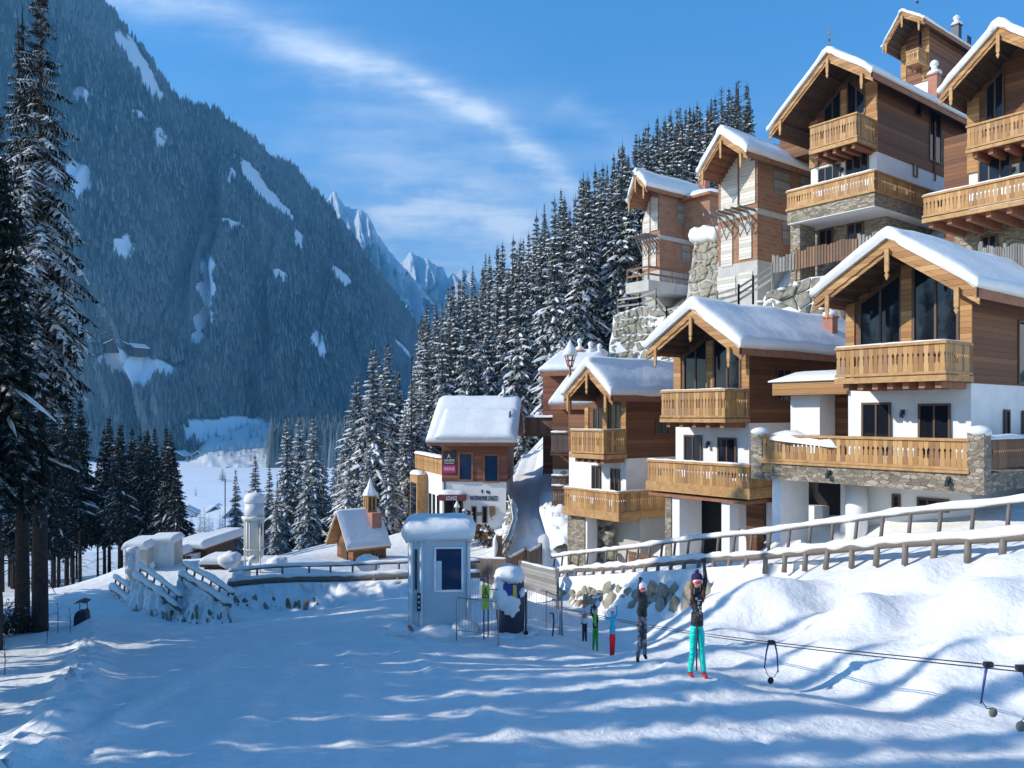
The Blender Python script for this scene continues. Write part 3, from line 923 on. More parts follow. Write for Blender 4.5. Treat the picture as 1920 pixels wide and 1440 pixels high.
# two bare bare-stemmed larches at the top of the wood
for px, py, d, h, lb in [(1352, 160, 122, 15, 'thin leafless tree standing out against the sky, left of two on the ridge'), (1384, 146, 122, 16, 'thin leafless tree standing out against the sky, right of two on the ridge')]:
    tb = MB(); rnd = random.Random(px)
    tb.tube([(0, 0, -2), (0, 0, h * .5), (.1, 0, h)], [.16, .1, .02], 6)
    br = MB()
    for _ in range(130):
        z = rnd.uniform(.2, .97) * h; a = rnd.uniform(0, 6.28); l = (1 - z / h) * 2.6 + .4; l *= rnd.uniform(.6, 1.1)
        dv = Vector((math.cos(a), math.sin(a), 0)); p0 = Vector((0, 0, z)); p1 = p0 + dv * l + Vector((0, 0, .25 * l))
        br.tube([p0, p0.lerp(p1, .5) + Vector((0, 0, -.05)), p1], [.035, .022, .008], 4)
        for q in (.45, .7, .9):
            m_ = p0.lerp(p1, q); a2 = a + rnd.choice((-1, 1)) * rnd.uniform(.5, 1)
            br.tube([m_, m_ + Vector((math.cos(a2), math.sin(a2), .2)) * l * .3], [.016, .006], 3)
    p = at(px, py, d)
    e = empty('bare_tree', (p.x, p.y, p.z - h), 0, lb, 'tree')
    tb.build('trunk', M['bark'], e, True); br.build('crown', M['bark'], e)


def left_woods():
    rnd = random.Random(9)
    # (tip px, tip py, depth) read off the photo, then fillers behind
    front = [(5, 800, 58), (22, 830, 64), (62, 770, 58), (100, 745, 66), (125, 700, 60), (150, 745, 62), (196, 800, 66), (205, 782, 72), (228, 792, 66), (248, 800, 74), (262, 812, 66), (276, 806, 72), (290, 800, 66), (312, 828, 74), (325, 832, 68)]
    for i, (px, py, d) in enumerate(front):
        p = at(px, py, d); g = gz1(p.x, p.y); h = max(p.z - g, 8)
        place_tree('spruce', WOOD[i % 4], (p.x, p.y, p.z - h), (h / 20 * rnd.uniform(.95, 1.15), h / 20), rnd.uniform(0, 6.28),
                   'dark spruce with bare lower trunk in the wood left of the piste', 'tree', 'spruces of the wood left of the piste')
    n = 0
    for _ in range(400):
        d = rnd.uniform(56, 88); px = rnd.uniform(-170, 332)
        x = (px - CX) / F * d; g = gz1(x, d)
        py = rnd.uniform(790, 880); zt = (HY - py) / F * d; h = zt - g
        if h < 8: continue
        place_tree('spruce', WOOD[_ % 4], (x, d, g - .2), (h / 20 * 1.0, h / 20), rnd.uniform(0, 6.28),
                   'dark spruce with bare lower trunk in the wood left of the piste', 'tree', 'spruces of the wood left of the piste')
        n += 1
        if n >= 42: break
left_woods()

MID = [(442, 880, 70), (478, 850, 78), (505, 872, 74), (538, 782, 72), (562, 776, 78), (588, 782, 70), (607, 850, 74), (520, 900, 66), (575, 860, 66), (630, 845, 70),
       (648, 780, 64), (668, 702, 62), (684, 735, 68), (700, 648, 60), (712, 672, 66), (727, 640, 62), (745, 690, 66), (776, 698, 64), (760, 760, 58), (790, 735, 68), (655, 850, 56), (690, 820, 56), (730, 800, 56), (800, 700, 72), (815, 640, 76)]
def mid_trees():
    rnd = random.Random(4)
    for i, (px, py, d) in enumerate(MID):
        p = at(px, py, d); g = gz1(p.x, p.y); h = max(p.z - g, 6)
        left = px < 635
        place_tree('spruce', FOREST[i % 6], (p.x, p.y, p.z - h), (h / 20 * (1.2 if left else 1.25) * rnd.uniform(.95, 1.15), h / 20), rnd.uniform(0, 6.28),
                   'snow dusted spruce in the loose row behind the white silo' if left else 'tall snow laden spruce in the clump behind the wooden chapel', 'tree',
                   'spruces behind the silo' if left else 'spruces behind the chapel')
mid_trees()


def piste_trees():
    """the two big trees at the left edge and the ones left of the frame whose shadow lies on the piste"""
    for px, py, d, me, h, rz, lb in [(75, 1186, 24, BIG[0], 20.4, .4, 'big dark spruce with long bare trunk beside the piste, right of the near pair'), (42, 1178, 25.5, BIG[1], 19.6, 2.4, 'big dark spruce with long bare trunk beside the piste, left of the near pair')]:
        p = at(px, py, d); h = h
        place_tree('spruce', me, (p.x, p.y, p.z - .2), (1.02, h / 22), rz, lb, 'tree')
    rnd = random.Random(77)
    # one sparse row that lets thin bars of sun through, another standing behind it in the line of the sun
    spots = []
    for y, h, w_ in [(3.4, 13.8, .72), (4.9, 14.6, .66), (6.3, 14.2, .56), (7.45, 13.4, .38), (8.95, 13.9, .42), (10.25, 12.6, .46), (11.5, 11.8, .44), (12.7, 11.2, .46), (14.1, 11.6, .48), (15.7, 12.4, .52), (17.35, 12.8, .46), (18.7, 13.6, .50), (20.6, 14.2, .62)]:
        spots.append((-13.0 - .25 * (y > 16), y, h, w_)); 
        if h > 12 and not 7 < y < 10.5: spots.append((-17.6, y - .65, h + 1.6, w_ * 1.05))
    spots += [(x, y, h, .85) for x, y, h in [(-20.5, 23.4, 13.0), (-22.5, 25.6, 14.0), (-24.0, 27.8, 14.6), (-26.5, 29.6, 15.4), (-23.2, 30.6, 13.6), (-28.5, 26.6, 16.5), (-21.2, 21.4, 14.5)]]
    for i, (x, y, h, w_) in enumerate(spots):
        place_tree('spruce', WOOD[i % 4], ground_pt(x, y), (w_, h / 20), rnd.uniform(0, 6.28), 'spruce at the edge of the piste, outside the left of the view', 'tree', 'spruces along the left edge of the piste')
piste_trees()
# ------------------------------------------------------------------- chalets
class Fr:
    """plan frame of a house: x along the facade to the right, y into the house, origin at the facade's right corner"""
    def __init__(s, px, d, ang=-52.3, z0=0.0):
        s.C = Vector(((px - CX) / F * d, d)); a = R(ang)
        s.u = Vector((math.cos(a), math.sin(a))); s.v = Vector((-math.sin(a), math.cos(a))); s.ang = a; s.z0 = z0

    def x(s, px, y=0.0):
        k = (px - CX) / F; bx = s.C.x + y * s.v.x; by = s.C.y + y * s.v.y
        return (k * by - bx) / (s.u.x - k * s.u.y)

    def y(s, px, x=0.0):
        k = (px - CX) / F; bx = s.C.x + x * s.u.x; by = s.C.y + x * s.u.y
        return (k * by - bx) / (s.v.x - k * s.v.y)

    def z(s, py, x, y=0.0):
        return (HY - py) / F * (s.C.y + x * s.u.y + y * s.v.y) - s.z0

    def root(s, name, label, cat='chalet', group=None):
        return empty(name, (s.C.x, s.C.y, s.z0), s.ang, label, cat, group)

    def world(s, x, y, z): return Vector((s.C.x + x * s.u.x + y * s.v.x, s.C.y + x * s.u.y + y * s.v.y, z + s.z0))


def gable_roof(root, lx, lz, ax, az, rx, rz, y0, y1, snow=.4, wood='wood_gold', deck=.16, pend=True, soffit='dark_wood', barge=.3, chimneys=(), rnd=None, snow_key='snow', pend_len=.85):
    """roof seen from its gable; (lx,lz) (ax,az) (rx,rz): underside line of the deck at left eave, ridge, right eave"""
    rnd = rnd or random.Random(int(abs(ax * 100)))
    A = Vector((lx, 0, lz)); B = Vector((ax, 0, az)); Cc = Vector((rx, 0, rz))
    up = Vector((0, 0, deck))
    mb = MB()
    # deck in two slopes
    for p, q in ((A, B), (B, Cc)):
        mb.prism([p + Vector((0, y0, 0)), q + Vector((0, y0, 0)), q + Vector((0, y0, deck)), p + Vector((0, y0, deck))], (0, y1 - y0, 0), 0)
    # soffit boards show dark; rafters across and purlins along
    for k in range(1, 6):
        for p, q in ((A, B), (B, Cc)):
            c = p.lerp(q, k / 6.0)
            mb.box((c.x - .07, y0 + .18, c.z - .13), (c.x + .07, y1, c.z + .01), 0)
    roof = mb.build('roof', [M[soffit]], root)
    # barge boards: a broad upper and a narrow lower one, scalloped edge on the upper
    bb = MB()
    for p, q in ((A, B), (Cc, B)):
        d = (q - p); ln = d.length; t = d / ln; sg = 1 if q.x > p.x else -1
        def P(s_, h, yy): c = p + t * s_; return Vector((c.x, y0 + yy, c.z + h))
        n = max(6, int(ln / .22)); top = deck + .10
        lo = []
        for i in range(n + 1):
            s_ = ln * i / n
            lo.append(P(s_, -barge * .42 - (.03 if i % 2 else 0), -.07))
        ring = [P(-.02, top, -.07), P(ln, top, -.07)] + lo[::-1]
        bb.prism(ring if sg > 0 else ring[::-1], (0, .045, 0), 0)
        ring2 = [P(-.08, -barge * .36, -.02), P(ln, -barge * .36, -.02), P(ln, -barge * .95, -.02), P(-.08, -barge * .95, -.02)]
        bb.prism(ring2 if sg > 0 else ring2[::-1], (0, .05, 0), 0)
    bo = bb.build('barge_board', [M[wood]], roof); recalc(bo)
    # eave fascia
    fb = MB()
    for p, sg in ((A, -1), (Cc, 1)):
        fb.box((p.x - .03 if sg < 0 else p.x, y0 + .06, p.z - .14), (p.x if sg < 0 else p.x + .03, y1, p.z + deck + .02), 0)
    fb.build('eave_board', [M['beam_red']], roof)
    if pend:
        for xx, zz, k in ((A.x * .80 + B.x * .20, A.z * .80 + B.z * .20, .8), (B.x, B.z, 1.0), (Cc.x * .80 + B.x * .20, Cc.z * .80 + B.z * .20, .8)):
            pb = MB(); ln = pend_len * k; h = .065
            z1 = zz - barge * .5
            pb.prism([(xx - h, y0 - .13, z1), (xx - h, y0 - .13, z1 - ln * .7), (xx - h * .45, y0 - .13, z1 - ln * .76), (xx - h, y0 - .13, z1 - ln * .84), (xx, y0 - .13, z1 - ln),
                      (xx + h, y0 - .13, z1 - ln * .84), (xx + h * .45, y0 - .13, z1 - ln * .76), (xx + h, y0 - .13, z1 - ln * .7), (xx + h, y0 - .13, z1)], (0, .06, 0), 0)
            recalc(pb.build('gable_pendant', [M['beam_gold']], roof))
    # snow blanket
    def section(k, dz, ext):
        """closed cross-section at thickness factor k"""
        t = snow * k; pts = []
        def slope(p, q, n):
            out = []
            for i in range(n + 1):
                c = p.lerp(q, i / n); out.append(Vector((c.x, 0, c.z)))
            return out
        l2 = A + (A - B).normalized() * ext; r2 = Cc + (Cc - B).normalized() * ext
        base_l = Vector((l2.x, 0, l2.z + deck)); base_r = Vector((r2.x, 0, r2.z + deck))
        pts.append(base_l + Vector((-.02, 0, .0)))
        pts.append(base_l + Vector((-.10 * k, 0, t * .35)))
        pts.append(base_l + Vector((-.06 * k, 0, t * .75)))
        pts.append(base_l + Vector((.10, 0, t * 1.0)))
        for c in slope(l2, B, 6)[1:-1]: pts.append(c + Vector((0, 0, deck + t * 1.04)))
        pts.append(B + Vector((-.22, 0, deck + t * 1.0 - .09))); pts.append(B + Vector((0, 0, deck + t * 1.03))); pts.append(B + Vector((.22, 0, deck + t * 1.0 - .09)))
        for c in slope(B, r2, 6)[1:-1]: pts.append(c + Vector((0, 0, deck + t * 1.04)))
        pts.append(base_r + Vector((-.10, 0, t * 1.0)))
        pts.append(base_r + Vector((.06 * k, 0, t * .75)))
        pts.append(base_r + Vector((.10 * k, 0, t * .35)))
        pts.append(base_r + Vector((.02, 0, .0)))
        pts.append(B + Vector((0, 0, deck + .01)))
        return pts
    rows = []; ys = [(y0 - .07, .0), (y0 - .16, .38), (y0 - .18, .74), (y0 - .09, .93), (y0 + .08, 1.0)]
    n = max(6, int((y1 - y0) / .35))
    for i in range(1, n): ys.append((y0 + .1 + (y1 - y0 - .2) * i / n, 1.0))
    ys += [(y1 + .0, .9), (y1 + .06, .5), (y1 + .03, .0)]
    sd_ = rnd.uniform(0, 50)
    for yy, k in ys:
        sec = section(k * (1 + .06 * math.sin(yy * 1.3 + sd_)), 0, .06 + .09 * mnoise.noise(Vector((yy * .9, sd_, 0))))
        row = []
        for i, p in enumerate(sec):
            w_ = (.06 * mnoise.noise(Vector((p.x * .8, yy * .7, sd_))) + .03 * mnoise.noise(Vector((p.x * 2.4, yy * 2.2, sd_)))) if 0 < i < len(sec) - 2 else 0
            row.append(Vector((p.x, yy + (.03 * mnoise.noise(Vector((p.x * 2.5, sd_, 0))) if k < .98 else 0), p.z + w_)))
        rows.append(row)
    sb = MB(); sb.grid(rows, 0, closed=True); m_ = len(rows[0])
    sn = sb.build('roof_snow', [M[snow_key]], roof, smooth=True); recalc(sn)
    for c in chimneys: chimney(roof, *c)
    return roof


def chimney(parent, x, y, z, w=.42, h=.8, snow=True, key='chimney_red'):
    mb = MB(); mb.box((x - w / 2, y - w / 2, z - .8), (x + w / 2, y + w / 2, z + h), 0)
    mb.box((x - w * .62, y - w * .62, z + h - .06), (x + w * .62, y + w * .62, z + h + .04), 0)
    o = mb.build('chimney', [M[key]], parent)
    if snow:
        sb = MB(); sb.blob((x, y, z + h + .10), (w * .78, w * .78, .20), 0, 2, .08, int(x * 10))
        sb.tube([(x, y, z + h + .2), (x, y, z + h + .5)], [w * .32, w * .3], 8, 0)
        sb.blob((x, y, z + h + .62), (w * .46, w * .46, .2), 0, 2, .08, int(y * 10))
        sb.build('chimney_snow', [M['snow']], o, True)
    return o


def railing_boards(mb, p0, p1, z0, z1, step=.15, th=.028, m=0, rnd=None, notch=True, hearts=False):
    """vertical boards with sawn waists from p0 to p1 (plan), facing the right-hand normal"""
    p0 = Vector((p0[0], p0[1], 0)); p1 = Vector((p1[0], p1[1], 0)); d = p1 - p0; ln = d.length; t = d / ln; nrm = Vector((t.y, -t.x, 0))
    n = max(2, int(round(ln / step))); w = ln / n
    for i in range(n):
        a = p0 + t * (i * w + .004); b = p0 + t * ((i + 1) * w - .004); ww = (b - a).length; H = z1 - z0
        if notch:
            prof = [(0, .0), (0, .30), (.011, .33), (.011, .55), (.030, .60), (.030, .64), (.008, .68), (0, .72), (0, 1)]
        else:
            prof = [(0, 0), (0, 1)]
        if hearts and i % 8 == 4: prof = [(0, 0), (0, .28), (.05, .34), (.05, .62), (.01, .70), (0, .74), (0, 1)]
        left = [a + t * q[0] + Vector((0, 0, z0 + H * q[1])) for q in prof]; right = [b - t * q[0] + Vector((0, 0, z0 + H * q[1])) for q in prof]
        mb.prism(left[::-1] + right, -nrm * th, m)


def balcony(root, x0, x1, yf, z0, z1, xs=None, floor_to=0.0, side_right=True, side_left=False, beams=0, fascia=.14, wood='board_gold', snow=.0, floor_key='beam_red', y_side=0.0, gap=.07, hearts=True, beam_key='beam_red', rail_key='beam_gold'):
    """front railing at y=yf from x0 to x1 (wood from z0 to z1), floor below"""
    fb = MB()
    fb.box((x0 + .03, yf + .05, z0 - gap - fascia * .2), (x1 - .03, floor_to, z0 - gap + .02), 0)
    for k in range(beams):
        xx = x0 + .25 + (x1 - x0 - .5) * k / max(1, beams - 1)
        fb.box((xx - .09, yf + .14, z0 - gap - fascia - .20), (xx + .09, floor_to, z0 - gap - fascia * .2), 0)
    bal = fb.build('balcony', [M[floor_key]], root)
    rb = MB()
    railing_boards(rb, (x0, yf), (x1, yf), z0 + .05, z1 - .03, hearts=hearts)
    if side_right: railing_boards(rb, (x1 + .0, yf + .03), (x1 + .0, y_side), z0 + .05, z1 - .03, hearts=hearts)
    if side_left: railing_boards(rb, (x0, y_side), (x0, yf + .03), z0 + .05, z1 - .03, hearts=hearts)
    recalc(rb.build('railing', [M[wood]], bal))
    hb = MB()
    def bar(za, zb, out):
        hb.box((x0 - .03, yf - .05 - out, za), (x1 + .05 + out * .5, yf + .06, zb), 0)
        if side_right: hb.box((x1 - .05, yf + .061, za), (x1 + .05 + out, y_side, zb), 0)
        if side_left: hb.box((x0 - .05 - out, yf + .061, za), (x0 + .05, y_side, zb), 0)
    bar(z1 - .05, z1 + .03, .01); bar(z0 - .02, z0 + .06, .0); bar(z0 - gap - fascia, z0 - gap, .02)
    hb.build('handrail', [M[rail_key]], bal)
    if snow > 0:
        sb = MB(); rnd = random.Random(int(x0 * 99))
        def lump(p, q, th):
            n = max(4, int((q - p).length / .25)); pts = [p.lerp(q, i / n) for i in range(n + 1)]
            sb.tube([c + Vector((0, 0, th * .3 + rnd.uniform(-.01, .01))) for c in pts], [max(.02, th * (.55 + rnd.uniform(-.12, .12)) * (1 if 0 < i < n else .5)) for i in range(n + 1)], 8, 0)
        lump(Vector((x0, yf, z1 + .03)), Vector((x1, yf, z1 + .03)), snow)
        if side_right: lump(Vector((x1, yf, z1 + .03)), Vector((x1, y_side, z1 + .03)), snow)
        sb.build('snow_ridge', [M['snow']], bal, True)
    return bal


def window(root, x0, x1, z0, z1, y=0.0, side=False, xs=0.0, frame='pane_frame', fw=.07, mull=1, glass='glass', dep=.05, name='window', top=None, bars=0):
    """window on the facade plane (side=False, plane y) or on the right-hand side wall (plane x = xs, running x0..x1 in y)"""
    mb = MB(); gb = MB()
    def B(mbb, a0, a1, b0, b1, o0, o1):
        if side: mbb.box((xs + o0, a0, b0), (xs + o1, a1, b1), 0)
        else: mbb.box((a0, y - o1, b0), (a1, y - o0, b1), 0)
    B(mb, x0, x0 + fw, z0, z1, 0, dep); B(mb, x1 - fw, x1, z0, z1, 0, dep); B(mb, x0 + fw, x1 - fw, z0, z0 + fw, 0, dep); B(mb, x0 + fw, x1 - fw, z1 - fw, z1, 0, dep)
    for k in range(1, mull + 1):
        c = x0 + (x1 - x0) * k / (mull + 1); B(mb, c - fw * .4, c + fw * .4, z0 + fw, z1 - fw, 0, dep - .008)
    for k in range(1, bars + 1):
        c = z0 + (z1 - z0) * k / (bars + 1); B(mb, x0 + fw, x1 - fw, c - fw * .3, c + fw * .3, 0, dep - .012)
    o = mb.build(name, [M[frame]], root)
    B(gb, x0 + fw, x1 - fw, z0 + fw, z1 - fw, .002, .018)
    gb.build('pane', [M[glass]], o)
    return o


def gable_glass(root, pts, y=0.0, frame='pane_frame', mulls=()):
    """glazing with a sloping head: pts polygon (x,z) counter-clockwise"""
    gb = MB(); fb = MB()
    fb_pts = [Vector((x, y, z)) for x, z in pts]
    for i in range(len(fb_pts)):
        a = fb_pts[i]; b = fb_pts[(i + 1) % len(fb_pts)]
        fb.beam(a + Vector((0, -.03, 0)), b + Vector((0, -.03, 0)), .07, .08, 0)
    zlo = min(p[1] for p in pts)
    for xm, zt in mulls: fb.box((xm - .035, y - .05, zlo), (xm + .035, y - .012, zt), 0)
    o = fb.build('window', [M[frame]], root)
    gb.prism([Vector((x, y - .012, z)) for x, z in pts], (0, .008, 0), 0)
    recalc(gb.build('pane', [M['glass']], o))
    return o


def gable_wall(root, x0, x1, y0, y1, z0, zl, zr, ax, az, key, name='wall'):
    mb = MB()
    mb.prism([(x0, y0, z0), (x1, y0, z0), (x1, y0, zr), (ax, y0, az), (x0, y0, zl)], (0, y1 - y0, 0), 0)
    return recalc(mb.build(name, [M[key]], root))


def boxpart(root, name, lo, hi, key, sub=None):
    mb = MB(); mb.box(lo, hi, 0)
    return mb.build(name, [M[key]], root)


def wall_lamp(root, x, z, y=0.0):
    mb = MB(); mb.box((x - .05, y - .10, z - .06), (x + .05, y, z + .10), 0); mb.tube([(x, y - .14, z - .16), (x, y - .14, z + .02)], [.07, .05], 8, 0)
    return mb.build('wall_lamp', [M['metal_dark']], root)


def snow_lump_row(name, parent, pts, r, flat=.6, seed=1, key='snow'):
    """heap of snow lying along a line"""
    mb = MB(); rnd = random.Random(seed)
    pts = [Vector(p) for p in pts]; rows = []
    for i, p in enumerate(pts):
        t = (pts[min(i + 1, len(pts) - 1)] - pts[max(i - 1, 0)]).normalized(); s = Vector((t.y, -t.x, 0)).normalized()
        k = (.35 if i in (0, len(pts) - 1) else 1) * rnd.uniform(.85, 1.15); row = []
        for a in range(0, 181, 20): row.append(p + s * math.cos(R(a)) * r * k + Vector((0, 0, math.sin(R(a)) * r * flat * k * rnd.uniform(.93, 1.07))))
        rows.append(row)
    mb.grid(rows, 0); mb.add(rows[0], [tuple(range(len(rows[0])))], 0); mb.add(rows[-1], [tuple(range(len(rows[0])))], 0)
    return recalc(mb.build(name, [M[key]], parent, True))


# ---- three finished chalets along the road, and the two big ones above ------
def chalet(px, d, label, z_base_py, m):
    """m: dict of rows and columns read off the photograph"""
    fr = Fr(px, d, m.get('ang', -52.3)); fr.z0 = (HY - z_base_py) / F * d
    X, Y, Z = fr.x, fr.y, fr.z
    root = fr.root('chalet', label, 'chalet', None)
    depth = m.get('depth', 9.0)
    yo = -m['over']                                        # gable overhang plane
    xl = X(m['wall_l'])
    # --- roof measured on its front plane
    (lpx, lpy), (apx, apy), (rpx, rpy) = m['roof']
    lx, ax, rx = X(lpx, yo), X(apx, yo), X(rpx, yo)
    lz, az, rz = Z(lpy, lx, yo), Z(apy, ax, yo), Z(rpy, rx, yo)
    deck = .16
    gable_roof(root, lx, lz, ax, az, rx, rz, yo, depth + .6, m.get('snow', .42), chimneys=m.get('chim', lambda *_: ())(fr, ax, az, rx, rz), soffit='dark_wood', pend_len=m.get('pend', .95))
    def under(x):                                          # roof underside at x
        return lz + (az - lz) * (x - lx) / (ax - lx) if x < ax else az + (rz - az) * (x - ax) / (rx - ax)
    zm = Z(m['mid'], 0)                                    # plaster / timber boundary
    zlow = -2.0
    # timber storey
    gable_wall(root, xl, 0, 0, depth, zm, under(xl) - .02, under(0) - .02, ax, az - .02, m.get('upkey', 'wood_wall'), 'timber_wall')
    boxpart(root, 'plaster_wall', (xl + .03, .03, zlow), (-.03, depth - .03, zm - .003), m.get('lowkey', 'plaster'))
    # corner posts in light timber on the facade
    cw = m.get('cornerw', .35)
    for lo_, hi_ in (((xl - .02, -.05, zm), (xl + cw * .8, -.003, under(xl + .1) - .03)), ((-cw, -.05, zm), (.02, -.003, under(-.1) - .06))): boxpart(root, 'corner_board', lo_, hi_, 'wood_gold')
    # gable glazing
    for pts in m.get('glass', []):
        poly = []
        for q in pts: poly.append((X(q[0], -.02), Z(q[1], X(q[0], -.02), -.02) if q[1] is not None else under(X(q[0], -.02)) - .30))
        mul = sum(p[0] for p in poly) / len(poly); gable_glass(root, poly, -.02, mulls=[(mul, min(under(mul) - .35, max(p[1] for p in poly)))])
    for a, b, c, e in m.get('posts', []):                    # timber posts on the facade
        x0, x1 = X(a), X(b); pm = MB(); pm.box((x0, -.10, Z(e, x0)), (x1, -.004, min(Z(c, x0), under((x0 + x1) / 2) - .05)), 0)
        pm.build('post', [M['wood_gold']], root)
    for w_ in m.get('win', []):                              # (px0,px1,py_top,py_bottom,mullions)
        x0, x1 = X(w_[0]), X(w_[1]); window(root, x0, x1, Z(w_[3], x0), Z(w_[2], x0), mull=w_[4] if len(w_) > 4 else 1)
    for w_ in m.get('swin', []):
        y0, y1 = Y(w_[0], 0), Y(w_[1], 0); window(root, y0, y1, Z(w_[3], 0, y0), Z(w_[2], 0, y0), side=True, xs=0, mull=w_[4] if len(w_) > 4 else 1)
    # balconies
    for b in m.get('balc', []):
        yf = -b['out']; x0, x1 = X(b['l'][0], yf), X(b['r'][0], yf)
        xr = x1
        zt = (Z(b['l'][1], x0, yf) + Z(b['r'][1], x1, yf)) / 2; zb = (Z(b['l'][2], x0, yf) + Z(b['r'][2], x1, yf)) / 2
        balcony(root, x0, x1, yf, zb, zt, floor_to=b.get('floor_to', -.004), side_right=b.get('side', True), side_left=b.get('side_l', False), beams=b.get('beams', 5), fascia=b.get('fascia', .16), y_side=b.get('y_side', -.02), snow=b.get('snow', 0), gap=b.get('gap', .06), wood=b.get('wood', 'board_gold'))
    for a, b in m.get('lamps', []): wall_lamp(root, X(a), Z(b, X(a)))
    return fr, root, under, (lx, ax, rx, lz, az, rz), zm, xl


# nearest chalet, at the right
frA, rtA, unA, roA, zmA, xlA = chalet(1822, 24, 'nearest chalet with big glazed gable above a long stone edged terrace', 975, dict(
    over=1.85, wall_l=1588, roof=[(1528, 566), (1666, 458), (1832, 549)], mid=718, depth=10, snow=.42, cornerw=.36,
    glass=[[(1614, 662), (1690, 662), (1690, None), (1614, None)], [(1714, 662), (1797, 662), (1797, None), (1714, None)]],
    posts=[(1692, 1712, 480, 662)],
    win=[(1616, 1671, 755, 850), (1722, 1783, 757, 856)],
    swin=[(1908, 1935, 600, 720, 0), (1882, 1892, 768, 828, 0), (1916, 1930, 770, 830, 0)],
    balc=[dict(out=1.74, l=(1568, 653, 703), r=(1772, 641, 703), beams=7, snow=.05, fascia=.17)],
    lamps=[(1694, 774)]))


def near_terrace():
    fr, root = frA, rtA; X, Y, Z = fr.x, fr.y, fr.z
    yf = -2.0; x0 = X(1425, yf); x1 = X(1830, yf)
    zt = (Z(810, x0, yf) + Z(832, x1, yf)) / 2; zb = (Z(860, x0, yf) + Z(884, x1, yf)) / 2
    zs = Z(926, x1, yf)
    band = MB(); band.box((x0 - .1, yf + .02, zs), (x1 + .1, -.01, zb - .12), 0); band.box((.04, -.009, zs), (x1 + .1, 7.5, zb - .12), 0)
    t = band.build('terrace', [M['stone_wall']], root)
    b = balcony(root, x0 + .1, x1 - .22, yf, zb, zt, side_right=False, beams=0, fascia=.08, floor_to=-.02, gap=.03)
    # stone end pillars with snow caps
    for xx, hh in ((x1, .18), (x0 - .12, .05)):
        p = MB(); p.box((xx - .22, yf - .03, zs - .02), (xx + .22, yf + .42, zt + hh), 0); po = p.build('pillar', [M['stone_wall']], t)
        s = MB(); s.blob((xx, yf + .2, zt + hh + .05), (.34, .34, .17), 0, 2, .1, 3); s.build('pillar_snow', [M['snow']], po, True)
    # railing round the right side
    rb = MB(); railing_boards(rb, (x1 + .08, yf + .42), (x1 + .08, 7.4), zb, zt - .02); recalc(rb.build('railing', [M['board_brown']], t))
    snow_lump_row('terrace_snow', t, [Vector((x1 + .08, yf + .5 + k * .5, zt)) for k in range(14)], .16, .8, 4)
    # deep snow on the left end of the terrace
    pts = [Vector((x0 + .15 + k * .35, yf + .28, zt - .12 - .03 * k)) for k in range(9)]
    snow_lump_row('terrace_snow', t, pts, .42, .75, 5)
    # small signboard and spot lamps on the stone band
    s = MB(); s.box((x0 + .05, yf - .03, zb - .42), (x0 + .5, yf + .015, zb - .22), 0); s.build('signboard', [M['board_gold']], t)
    for px in (1555, 1779): wall_lamp(t, X(px, yf), zs + .32, yf + .02)
    # garage recess below: side walls, dark back, column and two windows in the plaster
    zf = zlowA = -.4
    g0, g1 = X(1468, -.03), X(1575, -.03)
    for (q0, q1, nm) in ((X(1448, yf + .3), X(1464, yf + .3), 'garage_pier'),):
        boxpart(root, nm, (q0, yf + .3, -1.2), (q1, -.02, zs - .003), 'plaster')
    boxpart(root, 'garage_wall', (X(1448, 0), 0, -1.2), (g0, 7, zs - .004), 'plaster')
    boxpart(root, 'garage_shade', (g0 + .002, .9, -1.2), (g1 - .002, .95, zs - .006), 'dark_void')  # near-black sheet: the shade inside the open garage, put in as colour
    boxpart(root, 'garage_wall', (g1, .0, -1.2), (xlA + .029, 7, zs - .005), 'plaster')
    cb = MB(); cb.tube([(X(1606, -.5), -.5, -1.2), (X(1606, -.5), -.5, zs - .003)], .34, 20, 0); cb.build('column', [M['plaster']], root, True)
    for a, b_, c, e in ((1673, 1689, 926, 958), (1720, 1780, 932, 956)):
        q0, q1 = X(a, .03), X(b_, .03); window(root, q0, q1, Z(e, q0), Z(c, q0), y=.03, mull=0 if a < 1700 else 2)
    # low porch between the two chalets
    xa, xb = X(1494, 1.0), xlA + .05
    zt_, zb_ = Z(718, xa, 1.0), Z(742, xa, 1.0)
    p = MB(); p.box((xa - .3, -.1, zb_), (xb, 5, zt_), 0); po = p.build('porch', [M['wood_gold']], root)
    s = MB(); n = 9
    rows = []
    for k in range(n + 1):
        yy = -.2 + 5.2 * k / n; kk = .5 if k in (0, n) else 1
        rows.append([Vector((xa - .42 + (xb - xa + .4) * i / 8, yy, zt_ + .38 * kk * (min(1, math.sin(math.pi * min(.5, (i + .6) / 8)) * 1.1)))) for i in range(9)])
    rows2 = [[Vector((r[0].x, r[0].y, zt_))] + r + [Vector((r[-1].x, r[-1].y, zt_))] for r in rows]
    s.grid(rows2); s.add(rows2[0], [tuple(range(11))]); s.build('porch_snow', [M['snow']], po, True)
    boxpart(root, 'porch_wall', (xa, .6, zb - .3), (X(1537, .6), 5, zb_ - .003), 'plaster')
    boxpart(root, 'porch_door', (X(1537, .6), 1.6, zb - .3), (xb, 1.7, zb_ - .004), 'wood_wall')
near_terrace()

